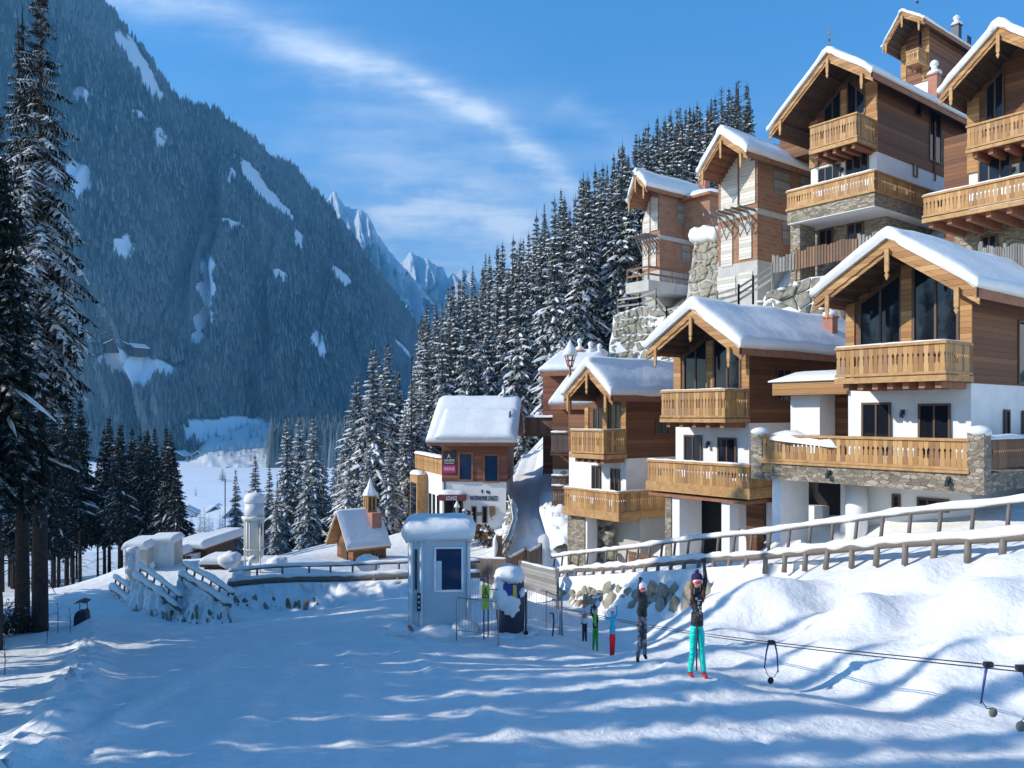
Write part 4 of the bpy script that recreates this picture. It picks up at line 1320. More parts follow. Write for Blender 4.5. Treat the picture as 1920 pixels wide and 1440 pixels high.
# second chalet
frB, rtB, unB, roB, zmB, xlB = chalet(1405, 31, 'middle roadside chalet with open gable between the lantern chalet and the nearest chalet', 1005, dict(
    over=1.95, wall_l=1265, roof=[(1216, 660), (1298, 588), (1388, 658)], mid=793, depth=11, snow=.48, cornerw=.45,
    glass=[[(1284, 742), (1326, 742), (1326, None), (1284, None)], [(1340, 742), (1389, 742), (1389, None), (1340, None)]],
    posts=[(1327, 1339, 640, 742)],
    win=[(1283, 1316, 815, 880), (1346, 1381, 820, 892)],
    swin=[(1455, 1483, 690, 752, 1)],
    balc=[dict(out=1.49, l=(1240, 732, 780), r=(1359, 733, 784), beams=5, snow=.05, fascia=.15),
          dict(out=2.0, l=(1214, 857, 896), r=(1405, 880, 928), beams=0, snow=.07, fascia=.30, floor_to=2.5, y_side=3.0, gap=.02)],
    lamps=[(1329, 832)],
    chim=lambda fr, ax, az, rx, rz: ((ax + .35 * (rx - ax) + .5, 5.6, az + (rz - az) * .5 + .55, .42, .55), (ax + .1, 9.5, az + .35, .42, .3), (roA[0] * 0 + ax - 3.3, 4.0, rz + .2, .42, .35))))
def mid_ground_floor():
    fr, root = frB, rtB; X, Y, Z = fr.x, fr.y, fr.z
    zb = Z(946, X(1405, -2.0), -2.0)
    # stone pier, opening of the garage, white piers
    g0, g1 = X(1278, .02), X(1352, .02)
    boxpart(root, 'garage_shade', (g0, -.02, -1), (g1, .028, zb - .3), 'dark_void')  # flat near-black panel paints the shaded opening; no door here
    boxpart(root, 'stone_pier', (X(1247, -1.8), -1.8, -1), (X(1258, -1.8), -.3, zb - .05), 'stone_wall')
    boxpart(root, 'white_pier', (X(1258, -1.79), -1.75, -1), (X(1274, -1.75), -.4, zb - .06), 'plaster')
    boxpart(root, 'white_pier', (X(1353, -1.75), -1.75, -1), (X(1368, -1.75), -1.2, zb - .06), 'plaster')
    boxpart(root, 'side_door', (X(1408, -.0), -.3, -1), (X(1440, -.0), -.25, zb - .2), 'wood_wall')
    boxpart(root, 'side_wall', (.9, -.2, -1), (3.2, 4, zb - .05), 'plaster')
    boxpart(root, 'terrace_slab', (X(1216, -1.9), -1.9, zb - .04), (X(1400, -1.9), 0, zb + .1), 'beam_red')
    for px in (1392,): wall_lamp(root, X(px, 0), Z(995, X(px, 0)), -.2)
mid_ground_floor()

# third chalet, with the lantern behind
frC, rtC, unC, roC, zmC, xlC = chalet(1174, 37, 'farthest roadside chalet with two wooden balconies beside the snowy lane', 1026, dict(
    over=1.9, wall_l=1098, roof=[(1059, 746), (1103, 694), (1147, 746)], mid=860, depth=11, snow=.48, cornerw=.30,
    posts=[(1133, 1141, 740, 805)],
    win=[(1112, 1132, 764, 812), (1144, 1166, 758, 818), (1110, 1126, 872, 925), (1145, 1162, 878, 930)],
    swin=[(1228, 1254, 788, 815, 1)],
    balc=[dict(out=1.44, l=(1070, 804, 845), r=(1132, 809, 853), beams=5, fascia=.2, snow=.05),
          dict(out=1.6, l=(1058, 908, 944), r=(1160, 931, 972), beams=0, fascia=.3, floor_to=2.5, y_side=3.6, gap=.02, snow=.08)],
    chim=lambda fr, ax, az, rx, rz: ((rx - .2, 8.6, rz + .5, .5, .5), (ax - .9, 10, az - .2, .5, .45))))
def third_extra():
    fr, root = frC, rtC; X, Y, Z = fr.x, fr.y, fr.z
    zb = Z(978, X(1160, -1.6), -1.6)
    # set-back left wing
    x0 = X(1066, 2.2); x1 = xlC - .002
    boxpart(root, 'wing_wall', (x0, 2.2, zmC), (x1, 9, unC(xlC) - .3), 'wood_wall')
    boxpart(root, 'wing_plaster', (x0 + .02, 2.22, -1.5), (x1, 9, zmC - .003), 'plaster')
    boxpart(root, 'stone_pier', (X(1064, -1.3), -1.3, -1.6), (X(1096, -1.3), -.6, zb - .06), 'stone_wall')
    boxpart(root, 'white_pier', (X(1096, -1.25), -1.25, -1.6), (X(1101, -1.25), -.6, zb - .06), 'plaster')
    boxpart(root, 'terrace_slab', (X(1062, -1.5), -1.5, zb - .05), (X(1158, -1.5), 0, zb + .08), 'beam_red')
    boxpart(root, 'plinth', (xlC - .5, -.02, -1.6), (.9, .0, zb - .06), 'concrete')
    st = MB(); rnd = random.Random(3)
    for k in range(16):
        st.rock((X(1110, -.3) + rnd.uniform(0, 1.6), -.35 + rnd.uniform(-.15, .1), -.6 + rnd.uniform(0, 1.9)), (.35, .25, .3), Vector((1, 0, 0)), Vector((0, 1, 0)), Vector((0, 0, 1)), 0, k)
    st.build('boulder_facing', [M['rock_pale']], root)
    rb = MB(); railing_boards(rb, (X(1178, -1.2), -1.2), (X(1240, -1.2), -1.2), -.35, .12); rb.build('garden_fence', [M['board_brown']], root)
third_extra()

# big chalet up the slope
frD, rtD, unD, roD, zmD, xlD = chalet(1645, 40, 'high chalet with white middle storey and two balconies directly behind the nearest chalet', 500, dict(
    over=2.3, wall_l=1519, roof=[(1444, 250), (1553, 106), (1634, 140)], mid=283, depth=12, snow=.38, cornerw=.6,
    glass=[[(1546, 235), (1577, 228), (1577, None), (1546, None)], [(1590, 222), (1622, 212), (1622, 178), (1590, 150)]],
    posts=[(1578, 1589, 170, 228)],
    win=[(1534, 1576, 317, 352, 2), (1586, 1629, 293, 334, 2)],
    swin=[(1715, 1727, 190, 217, 0), (1742, 1764, 205, 300, 0), (1712, 1720, 306, 330, 0)],
    balc=[dict(out=1.8, l=(1519, 238, 283), r=(1606, 212, 254), beams=5, fascia=.2),
          dict(out=2.4, l=(1475, 362, 398), r=(1639, 318, 352), beams=0, fascia=.06, floor_to=3.0, y_side=5.2, gap=.02, snow=.08, side_l=False)],
    lamps=[(1580, 318)],
    chim=lambda fr, ax, az, rx, rz: ((ax + 1.1, 6.5, az + .3, .5, .7), (ax + 2.0, 8.8, az - .2, .5, .7))))
def big_lower():
    fr, root = frD, rtD; X, Y, Z = fr.x, fr.y, fr.z
    yf = -2.4; x0, x1 = X(1475, yf), X(1639, yf)
    zt = Z(352, x1, yf) - .16; zb = Z(384, x1, yf)
    b = MB(); b.box((x0, yf + .03, zb), (x1, 5.2, zt), 0)
    b.build('terrace', [M['stone_wall']], root)
    boxpart(root, 'terrace_soffit', (x0 + .02, yf + .06, zb - .05), (x1 - .02, 5.15, zb - .003), 'plaster')
    boxpart(root, 'stone_base', (X(1500, -.4), -.04, -2), (.5, 6, zb - .06), 'stone_wall')
    boxpart(root, 'stone_pier', (X(1482, -2.0), -2.0, -2), (X(1500, -2.0), -.6, zb - .06), 'stone_wall')
    for a, c, e, g in ((1487, 1511, 440, 490), (1535, 1563, 432, 470), (1588, 1620, 420, 455)):
        q0, q1 = X(a, -.04), X(c, -.04); window(root, q0, q1, Z(g, q0), Z(e, q0), y=-.04, mull=1, fw=.1)
    # weather vane cross on the ridge end
    lx, ax, rx, lz, az, rz = roD
    v = MB(); z = az + .55; y = -2.2
    v.beam((ax, y, z), (ax, y, z + .9), .035, .035); v.beam((ax - .16, y, z + .62), (ax + .16, y, z + .62), .03, .03); v.blob((ax, y, z + .3), (.06, .06, .06), 0, 1, 0)
    v.build('finial', [M['metal_dark']], root)
    d = MB(); yy = Y(1752, .02); d.tube([(.06, yy, Z(340, 0, yy)), (.06, yy, rz - .1)], .05, 8); d.build('downpipe', [M['beam_red']], root, True)
    # rear wing to the left, under the long roof
    boxpart(root, 'wing_wall', (X(1462, 3), 3, Z(262, X(1462, 3), 3)), (xlD, 9, unD(xlD) - .5), 'wood_wall')
big_lower()

# right neighbour, cut by the edge of the picture
frE, rtE, unE, roE, zmE, xlE = chalet(2044, 31.4, 'high chalet cut off by the right edge of the picture, with snowy lower balcony', 510, dict(
    over=2.0, wall_l=1815, roof=[(1764, 183), (1873, 60), (2030, 120)], mid=275, depth=10, snow=.42, cornerw=.6,
    glass=[[(1850, 235), (1882, 228), (1882, None), (1850, None)], [(1940, 210), (1985, 195), (1985, None), (1940, None)]],
    win=[(1834, 1897, 303, 352, 2), (1912, 1975, 290, 330, 2)],
    balc=[dict(out=1.5, l=(1813, 238, 281), r=(1998, 188, 232), beams=6, fascia=.14, wood='board_gold', hearts=False),
          dict(out=3.2, l=(1731, 376, 418), r=(2030, 296, 338), beams=8, fascia=.18, floor_to=.5, y_side=3, gap=.07, snow=.07, wood='board_gold', hearts=False)],
    lamps=[(1902, 318)]))
def right_lower():
    fr, root = frE, rtE; X, Y, Z = fr.x, fr.y, fr.z
    zb = Z(420, X(1815, 0), 0) - .3
    boxpart(root, 'stone_base', (X(1790, .0), -.06, -2), (.5, 8, zb), 'stone_wall')
    for a, c, e, g in ((1838, 1872, 443, 495), (1940, 1985, 425, 480)):
        q0, q1 = X(a, -.06), X(c, -.06); window(root, q0, q1, Z(g, q0), Z(e, q0), y=-.06, mull=1, fw=.1)
    boxpart(root, 'timber_wing', (X(1770, 2.5), 2.5, zb), (xlE, 9, unE(xlE) - .5), 'wood_wall')
right_lower()

# top chalet on the ridge
frF, rtF, unF, roF, zmF, xlF = chalet(1742, 62, 'highest chalet at the top of the slope with thin metal chimneys', 150, dict(
    over=2.2, wall_l=1690, roof=[(1655, 92), (1692, 26), (1732, 38)], mid=150, depth=13, snow=.25, cornerw=.5,
    win=[(1722, 1735, 60, 88, 1)],
    swin=[(1792, 1800, 60, 85, 0), (1812, 1820, 65, 88, 0)],
    balc=[dict(out=1.4, l=(1699, 100, 122), r=(1722, 88, 110), beams=0, fascia=.12)],
    chim=lambda fr, ax, az, rx, rz: ((ax + 1.2, 4.2, az + .1, .55, .45, True, 'metal_dark'), (ax + 1.5, 9.2, az - .05, .6, .5, True, 'metal_dark'), (ax + 1.6, 10.9, az - .05, .6, .5, True, 'metal_dark'))))
lx, ax, rx, lz, az, rz = roF
v = MB(); v.beam((ax + .8, -1.5, az + .3), (ax + .8, -1.5, az + 1.3), .05, .05); v.blob((ax + .8, -1.5, az + .8), (.12, .12, .12), 0, 1, 0); v.build('finial', [M['metal_dark']], rtF)


# ---- unfinished brick chalets ------------------------------------------------
def brick_house(px, d, base_py, label, m):
    fr = Fr(px, d, m.get('ang', -52.3)); fr.z0 = (HY - base_py) / F * d
    X, Y, Z = fr.x, fr.y, fr.z; root = fr.root('brick_house', label, 'house')
    yo = -m['over']; depth = m['depth']; xl = X(m['wall_l'])
    (lpx, lpy), (apx, apy), (rpx, rpy) = m['roof']
    lx, ax, rx = X(lpx, yo), X(apx, yo), X(rpx, yo); lz, az, rz = Z(lpy, lx, yo), Z(apy, ax, yo), Z(rpy, rx, yo)
    gable_roof(root, lx, lz, ax, az, rx, rz, yo, depth + .5, m.get('snow', .5), soffit='beam_red', chimneys=m.get('chim', lambda *_: ())(ax, az, rx, rz), pend_len=1.1)
    def under(x): return lz + (az - lz) * (x - lx) / (ax - lx) if x < ax else az + (rz - az) * (x - ax) / (rx - ax)
    zs = Z(m['slab'], 0); zc = Z(m['conc'], 0)
    gable_wall(root, xl, 0, 0, depth, zs, under(xl) - .02, under(0) - .02, ax, az - .02, 'brick', 'brick_wall')
    boxpart(root, 'floor_slab', (xl - .03, -.03, zs - .32), (.03, depth + .02, zs - .003), 'concrete')
    boxpart(root, 'brick_wall', (xl, 0, zc), (0, depth, zs - .323), 'brick')
    boxpart(root, 'concrete_base', (xl - .02, -.02, -3), (.02, depth, zc - .003), 'concrete')
    # boarded up openings: many pale planks each
    def panel(poly, y=-.03, side=False, xs=0.0, key='board_pale'):
        mb = MB(); rnd = random.Random(int(abs(poly[0][1]) * 1000))
        x0 = min(p[0] for p in poly); x1 = max(p[0] for p in poly); z0 = min(p[1] for p in poly)
        def top(x):
            return float(np.interp(x, [poly[-1][0], poly[-2][0]], [poly[-1][1], poly[-2][1]]))
        z = z0; 
        zmax = max(p[1] for p in poly)
        while z < zmax - .05:
            h = rnd.uniform(.16, .22); xa, xb = x0, x1
            zz = min(z + h - .012, zmax)
            # clip by the sloping head
            if top(x0) < zz: xa = x0 + (zz - top(x0)) / max(1e-6, (top(x1) - top(x0))) * (x1 - x0) if top(x1) > top(x0) else x0
            if top(x1) < zz: xb = x1 - (zz - top(x1)) / max(1e-6, (top(x0) - top(x1))) * (x1 - x0) if top(x0) > top(x1) else x1
            if xb - xa > .1:
                o = rnd.uniform(0, .02)
                if side: mb.box((xs, xa, z), (xs + .03 + o, xb, zz))
                else: mb.box((xa, y - .03 - o, z), (xb, y, zz))
            z += h
        mb.build('boarded_opening', [M[key]], root)
    for a, b, t0, t1, bt in m['panels']:
        x0, x1 = X(a), X(b); zb_ = Z(bt, (x0 + x1) / 2)
        za = under(x0) - .25 if t0 is None else Z(t0, x0); zb2 = under(x1) - .25 if t1 is None else Z(t1, x1)
        panel([(x0, zb_), (x1, zb_), (x1, zb2), (x0, za)])
    for a, b, t0, bt in m['spanels']:
        y0, y1 = Y(a, 0), Y(b, 0); panel([(y0, Z(bt, 0, y0)), (y1, Z(bt, 0, y0)), (y1, Z(t0, 0, y0)), (y0, Z(t0, 0, y0))], side=True, xs=.02, key='board_grey')
    # scaffold arms of the unfinished balcony
    sb = MB(); zz = Z(m['slab'], xl) - .1
    for k in range(m.get('arms', 6)):
        xx = xl + .15 + (0 - xl - .3) * k / (m.get('arms', 6) - 1)
        sb.beam((xx, -1.6, zs - .1), (xx, 0, zs - .1), .09, .12); sb.beam((xx, -.9, zs - .14), (xx, -.04, zs - 1.5), .05, .05)
    sb.build('balcony_arms', [M['board_grey']], root)
    return fr, root, (lx, ax, rx, lz, az, rz), under, zs, zc, xl


frG, rtG, roG, unG, zsG, zcG, xlG = brick_house(1420, 46, 562, 'unfinished brick house with boarded tall gable left of the high white chalet', dict(
    over=1.9, depth=10, wall_l=1347, roof=[(1311, 330), (1353, 258), (1400, 288)], slab=390, conc=487, snow=.55, arms=6,
    panels=[(1353, 1384, None, None, 392), (1388, 1417, None, 300, 384), (1353, 1374, 424, 420, 500), (1387, 1410, 412, 405, 486), (1346, 1380, 518, 514, 556), (1386, 1412, 508, 502, 545)],
    spanels=[(1450, 1479, 313, 362), (1500, 1520, 325, 355), (1466, 1478, 414, 458)],
    chim=lambda ax, az, rx, rz: ((ax + .6, 7.5, az + .4, .5, .6),)))
frH, rtH, roH, unH, zsH, zcH, xlH = brick_house(1237, 62, 580, 'unfinished brick house with concrete terrace next to the wooded slope', dict(
    over=2.0, depth=9, wall_l=1204, roof=[(1178, 384), (1193, 332), (1212, 352)], slab=440, conc=506, snow=.55, arms=6,
    panels=[(1206, 1219, None, None, 438), (1221, 1234, None, 370, 432), (1206, 1216, 462, 458, 505), (1221, 1231, 456, 452, 500)],
    spanels=[(1270, 1292, 379, 417), (1303, 1317, 385, 420), (1278, 1293, 457, 490)],
    chim=lambda ax, az, rx, rz: ((ax + .5, 5.5, az + .3, .6, .7), (rx - .2, 7.4, rz + .5, .6, .6))))
def brick_extra():
    fr, root = frH, rtH; X, Y, Z = fr.x, fr.y, fr.z
    yf = -3.0; x0, x1 = X(1173, yf), X(1216, yf); z1 = Z(524, x1, yf); z0 = z1 - .8
    b = MB(); b.box((x0, yf, z0), (x1, 0, z1), 0); b.box((-.02, 0.001, z0), (x1 + .02, 6, z1), 0)
    t = b.build('terrace', [M['concrete']], root)
    r = MB()
    def rail(p, q):
        n = max(2, int((Vector(q) - Vector(p)).length / 1.2))
        for k in range(n + 1):
            c = Vector(p).lerp(Vector(q), k / n); r.beam(c, c + Vector((0, 0, 1.0)), .09, .09)
        for h in (.45, .98): r.beam(Vector(p) + Vector((0, 0, h)), Vector(q) + Vector((0, 0, h)), .05, .14)
    rail((x0 + .1, yf + .08, z1), (x1 - .1, yf + .08, z1)); rail((x1 - .08, yf + .1, z1), (x1 - .08, 6, z1))
    r.build('railing', [M['board_brown']], t)
    # connecting wing on the right with its own snowy flat roof
    y0, y1 = Y(1300, 1.0), Y(1350, 1.0)
    w_ = MB(); w_.box((.03, y0, zsH), (2.6, y1, rzH - .25), 0); wing = w_.build('wing', [M['brick']], root)
    s = MB(); s.box((-.3, y0 - .5, rzH - .247), (3.0, y1 + .5, rzH - .05), 0); s.build('wing_roof', [M['beam_red']], wing)
    snow_lump_row('wing_snow', wing, [Vector((1.3, y0 - .4 + (y1 - y0 + .8) * k / 8, rzH - .05)) for k in range(9)], 1.7, .32, 3)
rzH = roH[5]
brick_extra()
# ------------------------------------------------- log fences and stone walls
def lumpy(mb, pts, r, n=8, m=0, seed=0, dz=0.0, amp=.35, flat=1.0):
    rnd = random.Random(seed); P = []
    pts = [Vector(p) for p in pts]
    for a, b in zip(pts[:-1], pts[1:]):
        k = max(2, int((b - a).length / .16))
        for i in range(k): P.append(a.lerp(b, i / k))
    P.append(pts[-1])
    off = rnd.uniform(0, 99)
    rr = [max(.012, r * (1 + amp * 1.6 * mnoise.noise(Vector((i * .33, off, 0))))) * (.5 if i in (0, len(P) - 1) else 1) for i in range(len(P))]
    mb.tube([p + Vector((0, 0, dz + r * .3 * mnoise.noise(Vector((i * .21, off, 9))))) for i, p in enumerate(P)], rr, n, m)


def log_fence(label, pts, spacing=1.0, gap=.72, r_top=.05, r_low=.11, stub=.55, lean=None, seed=1, snow=.085, post_r=.045, name='log_fence', snow_low=None, jitter=True):
    """pts: points along the top rail; gap: height between the two rails"""
    pts = [Vector(p) for p in pts]; rnd = random.Random(seed)
    base = pts[0]; root = empty(name, base, 0, label, 'fence')
    L_ = [p - base for p in pts]
    dn = Vector((0, 0, -gap)); lean = lean or Vector((0, 0, 0))
    t = MB(); t.tube(L_, r_top, 8); t.build('top_rail', [M['log_brown']], root, True)
    lo = MB()
    P = []
    for a, b in zip(L_[:-1], L_[1:]):
        k = max(1, int((b - a).length / 1.2)); P += [a.lerp(b, i / k) for i in range(k)]
    P.append(L_[-1])
    lo.tube([p + dn + lean for p in P], [r_low * rnd.uniform(.88, 1.1) for _ in P], 9)
    lo.build('lower_rail', [M['log_brown']], root, True)
    tot = 0; out = []
    for a, b in zip(L_[:-1], L_[1:]):
        ln = (b - a).length; k = max(1, round(ln / spacing))
        for i in range(k): out.append(a.lerp(b, (i + .5) / k))
    for p in out:
        mb = MB(); j = Vector((rnd.uniform(-.03, .03), rnd.uniform(-.03, .03), 0))
        mb.tube([p + Vector((0, 0, .02)), p + dn + lean * .6], post_r, 7)
        mb.tube([p + dn + lean * 1.1 + Vector((0, 0, r_low * .8)), p + dn + lean * 1.5 + j + Vector((0, 0, -stub))], [r_low * .72, r_low * .85], 8)
        mb.build('post', [M['log_brown']], root, True)
    sb = MB(); lumpy(sb, [p + Vector((0, 0, r_top)) for p in L_], snow, 8, 0, seed, snow * .3)
    lumpy(sb, [p + dn + lean + Vector((0, 0, r_low)) for p in L_], snow_low or snow * 1.25, 8, 0, seed + 1, snow * .35, .5)
    sb.build('rail_snow', [M['snow']], root, True)
    return root


def snow_face(label, top, bot, name='retaining_wall', seed=1, rocks=0, rock_zone=(0, 1, 0, 1), amp=.22, rock_r=(.25, .5), key='rock', streak=True, nv=26, cat='wall', out=None, dens=.12, tall=1.0):
    """wall whose stones are plastered with driven snow. top/bot: polylines of equal length"""
    rnd = random.Random(seed); top = [Vector(p) for p in top]; bot = [Vector(p) for p in bot]
    base = bot[0].copy(); root = empty(name, base, 0, label, cat)
    ln = sum((b - a).length for a, b in zip(top[:-1], top[1:])); nu = max(8, int(ln / dens))
    def along(P, t):
        s = t * (len(P) - 1); i = min(int(s), len(P) - 2); return P[i].lerp(P[i + 1], s - i)
    d = (top[-1] - top[0]); nrm = Vector((d.y, -d.x, 0)).normalized()
    if nrm.y > 0: nrm = -nrm
    if out is not None: nrm = out
    rows = []
    for j in range(nv + 1):
        v = j / nv; row = []
        for i in range(nu + 1):
            u = i / nu; p = along(bot, u).lerp(along(top, u), v)
            q = Vector((u * ln * .55 + seed, v * .55, seed)); k = mnoise.noise(Vector((u * ln * 1.6 + seed * 3, v * (1.0 if streak else 2.6), 1))) + .6 * mnoise.noise(Vector((u * ln * 4.1, v * 2.6 + seed, 4))) + .25 * mnoise.noise(Vector((u * ln * 9, v * 8, 4)))
            p = p + nrm * (amp * k + (.25 * (1 - v) ** 2)) 
            row.append(p - base)
        rows.append(row)
    # top lip back into the slope
    rows.append([p - nrm * .5 + Vector((0, 0, -.02)) for p in rows[-1]])
    rows.insert(0, [p + nrm * .3 - Vector((0, 0, .5)) for p in rows[0]])
    mb = MB(); mb.grid(rows); o = mb.build('snow_cover', [M['snow']], root, True); recalc(o)
    if rocks:
        rb = MB(); e1 = d.normalized(); e3 = Vector((0, 0, 1))
        u0, u1, v0, v1 = rock_zone; spots = []
        tries = 0
        while len(spots) < rocks and tries < rocks * 40:
            tries += 1
            u = rnd.uniform(u0, u1); v = rnd.uniform(v0, v1); r = rnd.uniform(*rock_r)
            p = along(bot, u).lerp(along(top, u), v)
            if any((p - q).length < (r + rr) * .66 for q, rr in spots): continue
            spots.append((p, r))
        for k, (p, r) in enumerate(spots):
            a = rnd.uniform(-.4, .4); ee1 = e1 * math.cos(a) + e3 * math.sin(a); ee3 = e3 * math.cos(a) - e1 * math.sin(a)
            rb.rock(p - base + nrm * (amp * .45 + rnd.uniform(-.05, .1)), (r, r * .55, r * rnd.uniform(.9, 1.45) * tall), ee1, nrm, ee3, 0, seed * 100 + k)
        rb.build('boulders', [M[key]], root)
    return root


def fpt(t, dz=0.0, off=0.0):
    p = FA.lerp(FB, t) + FN * off
    return Vector((p.x, p.y, fence_z(t) + dz))


def right_side():
    ts = [-.03 + 1.33 * i / 12 for i in range(13)]
    log_fence('long snow topped log fence rising to the right along the road below the chalets', [fpt(t, .03 * math.sin(t * 17)) for t in ts], 1.0, .72, .045, .095, .50, Vector((FN.x, FN.y, 0)) * .16, 5, .085)
    T_ = [i / 12 * .80 - .02 for i in range(13)]
    fade = lambda t: min(1, max(0, (.76 - t) / .22))
    log_top = [fpt(t, -.95, -.5 + 1.05 * fade(t)) for t in T_]
    bot = [Vector((fpt(t, 0, -.3 + 1.55 * fade(t)).x, fpt(t, 0, -.3 + 1.55 * fade(t)).y, fence_base(max(0, t)) - .15 - .8 * (1 - fade(t)))) for t in T_]
    snow_face('boulder wall plastered with driven snow under the long log fence', log_top, bot, 'retaining_wall', 4, 52, (.16, .74, .05, .55), .22, (.20, .46), 'rock_pale', True, 26, out=Vector((FN.x, FN.y, 0)))
right_side()


def rock_wall(label, top, bot, r, n, seed, snow_seams=True, key='rock', base_key='snow', out=None, jit=.25, name='boulder_wall', coverage=1.0, lip=1.2):
    """dry boulder wall: stones packed over a snow backed face"""
    rnd = random.Random(seed); top = [Vector(p) for p in top]; bot = [Vector(p) for p in bot]; base = bot[0].copy()
    root = empty(name, base, 0, label, 'wall')
    def along(P, t):
        s = t * (len(P) - 1); i = min(int(s), len(P) - 2); return P[i].lerp(P[i + 1], s - i)
    d = top[-1] - top[0]; nrm = Vector((d.y, -d.x, 0)).normalized()
    if nrm.dot(-bot[0]) < 0: nrm = -nrm
    if out is not None: nrm = out
    nu, nv = 40, 16; rows = []
    for j in range(nv + 1):
        row = []
        for i in range(nu + 1):
            p = along(bot, i / nu).lerp(along(top, i / nu), j / nv); row.append(p - base + nrm * .12 * mnoise.noise(p * .9))
        rows.append(row)
    rows.append([p - nrm * lip for p in rows[-1]]); rows.insert(0, [p - Vector((0, 0, .8)) for p in rows[0]])
    mb = MB(); mb.grid(rows); recalc(mb.build('snow_backing', [M[base_key]], root, True))
    rb = MB(); sb = MB(); ln = sum((b - a).length for a, b in zip(bot[:-1], bot[1:]))
    hgt = sum((along(top, u) - along(bot, u)).length for u in (0, .25, .5, .75, 1)) / 5
    cols = max(4, int(ln / (r * 1.75))); rws = max(3, int(hgt / (r * 1.45)))
    G = {}
    def corner(i, j):
        if (i, j) not in G:
            u = (i + (.5 if j % 2 else 0) + (rnd.uniform(-.30, .30) if 0 < i < cols else 0)) / (cols + .5); v = (j + (rnd.uniform(-.30, .30) if 0 < j < rws else 0)) / rws
            G[(i, j)] = (min(max(u, 0), 1), v)
        return G[(i, j)]
    for j in range(rws):
        for i in range(cols):
            if rnd.random() > coverage: continue
            o = 1 if j % 2 else 0
            # six-sided stone: two bottom, one mid each side, two top corners
            c = [corner(i, j), corner(i + 1, j), corner(i + 1, j + 1), corner(i, j + 1)]
            mid_b = corner(i, j + 1) if False else None
            cu = sum(q[0] for q in c) / 4; cv = sum(q[1] for q in c) / 4
            ring = []
            for q, q2 in zip(c, c[1:] + c[:1]):
                ring.append(q); ring.append(((q[0] + q2[0]) / 2 + rnd.uniform(-.06, .06) / cols, (q[1] + q2[1]) / 2 + rnd.uniform(-.06, .06) / rws))
            def PT(q, k, dep):
                u, v = cu + (q[0] - cu) * k, cv + (q[1] - cv) * k
                return along(bot, u).lerp(along(top, u), v) - base + nrm * dep
            h = r * rnd.uniform(.18, .55); tilt = (rnd.uniform(-.25, .25) * r, rnd.uniform(-.25, .25) * r)
            n = len(ring); kx = [rnd.uniform(.84, .95) if m_ % 2 == 0 else rnd.uniform(.86, 1.0) for m_ in range(n)]
            r0 = [PT(q, kk, -.05) for q, kk in zip(ring, kx)]
            r1 = [PT(q, kk * .93, h * .65) for q, kk in zip(ring, kx)]
            r2 = [PT(q, kk * .66, h + tilt[0] * (q[0] - cu) * cols + tilt[1] * (q[1] - cv) * rws + rnd.uniform(-.04, .04)) for q, kk in zip(ring, kx)]
            ctr = PT((cu, cv), 1, h * 1.12)
            vs = r0 + r1 + r2 + [ctr]; fs = []
            for a in range(n):
                b = (a + 1) % n
                fs += [(a, b, n + b, n + a), (n + a, n + b, 2 * n + b, 2 * n + a), (2 * n + a, 2 * n + b, 3 * n)]
            rb.add(vs, fs)
            if snow_seams and rnd.random() < .62:
                tp_ = (r1[4] + r1[5] + r1[3]) / 3
                k = rnd.uniform(.5, 1.0)
                sb.blob(tp_ + nrm * rnd.uniform(-.05, .06), (r * .75 * k, r * .40, r * rnd.uniform(.16, .34)), 0, 2, .35, rnd.random() * 99)
    recalc_later = rb
    recalc(rb.build('boulders', [M[key]], root))
    if sb.v: sb.build('snow_cushions', [M['snow']], root, True)
    return root


def upper_walls():
    # big boulders below the picket fence of the high chalet
    rock_wall('wall of big rough boulders with snow between, above the roof of the middle chalet', [at(1418, 585, 43), at(1440, 548, 41.5), at(1520, 520, 39), at(1650, 505, 37), at(1760, 520, 35)], [at(1400, 640, 42), at(1440, 650, 40), at(1520, 660, 37.5), at(1650, 670, 35.5), at(1760, 690, 34)], .42, 150, 3, True, 'rock', coverage=.85)
    # tall pale wall at the back left
    rock_wall('tall pale stone wall below the concrete terrace, snow caught in its joints', [at(1150, 592, 56), at(1200, 574, 55), at(1262, 580, 53), at(1300, 620, 50)], [at(1138, 700, 55), at(1200, 705, 54), at(1262, 705, 52), at(1300, 700, 49)], .33, 220, 8, True, 'rock_pale', coverage=.9)
    # dressed wall standing between the two brick houses
    snow = rock_wall('tall narrow stone wall with a snow cap between the two brick houses', [at(1303, 448, 53), at(1350, 438, 50)], [at(1284, 590, 52), at(1350, 580, 49)], .34, 60, 12, False, 'rock_pale', 'concrete')
    base = snow.location
    s = MB(); lumpy(s, [at(1303, 446, 53) - base, at(1350, 438, 50) - base], .5, 10, 0, 5, .05, .3); s.build('snow_cap', [M['snow']], snow, True)
upper_walls()


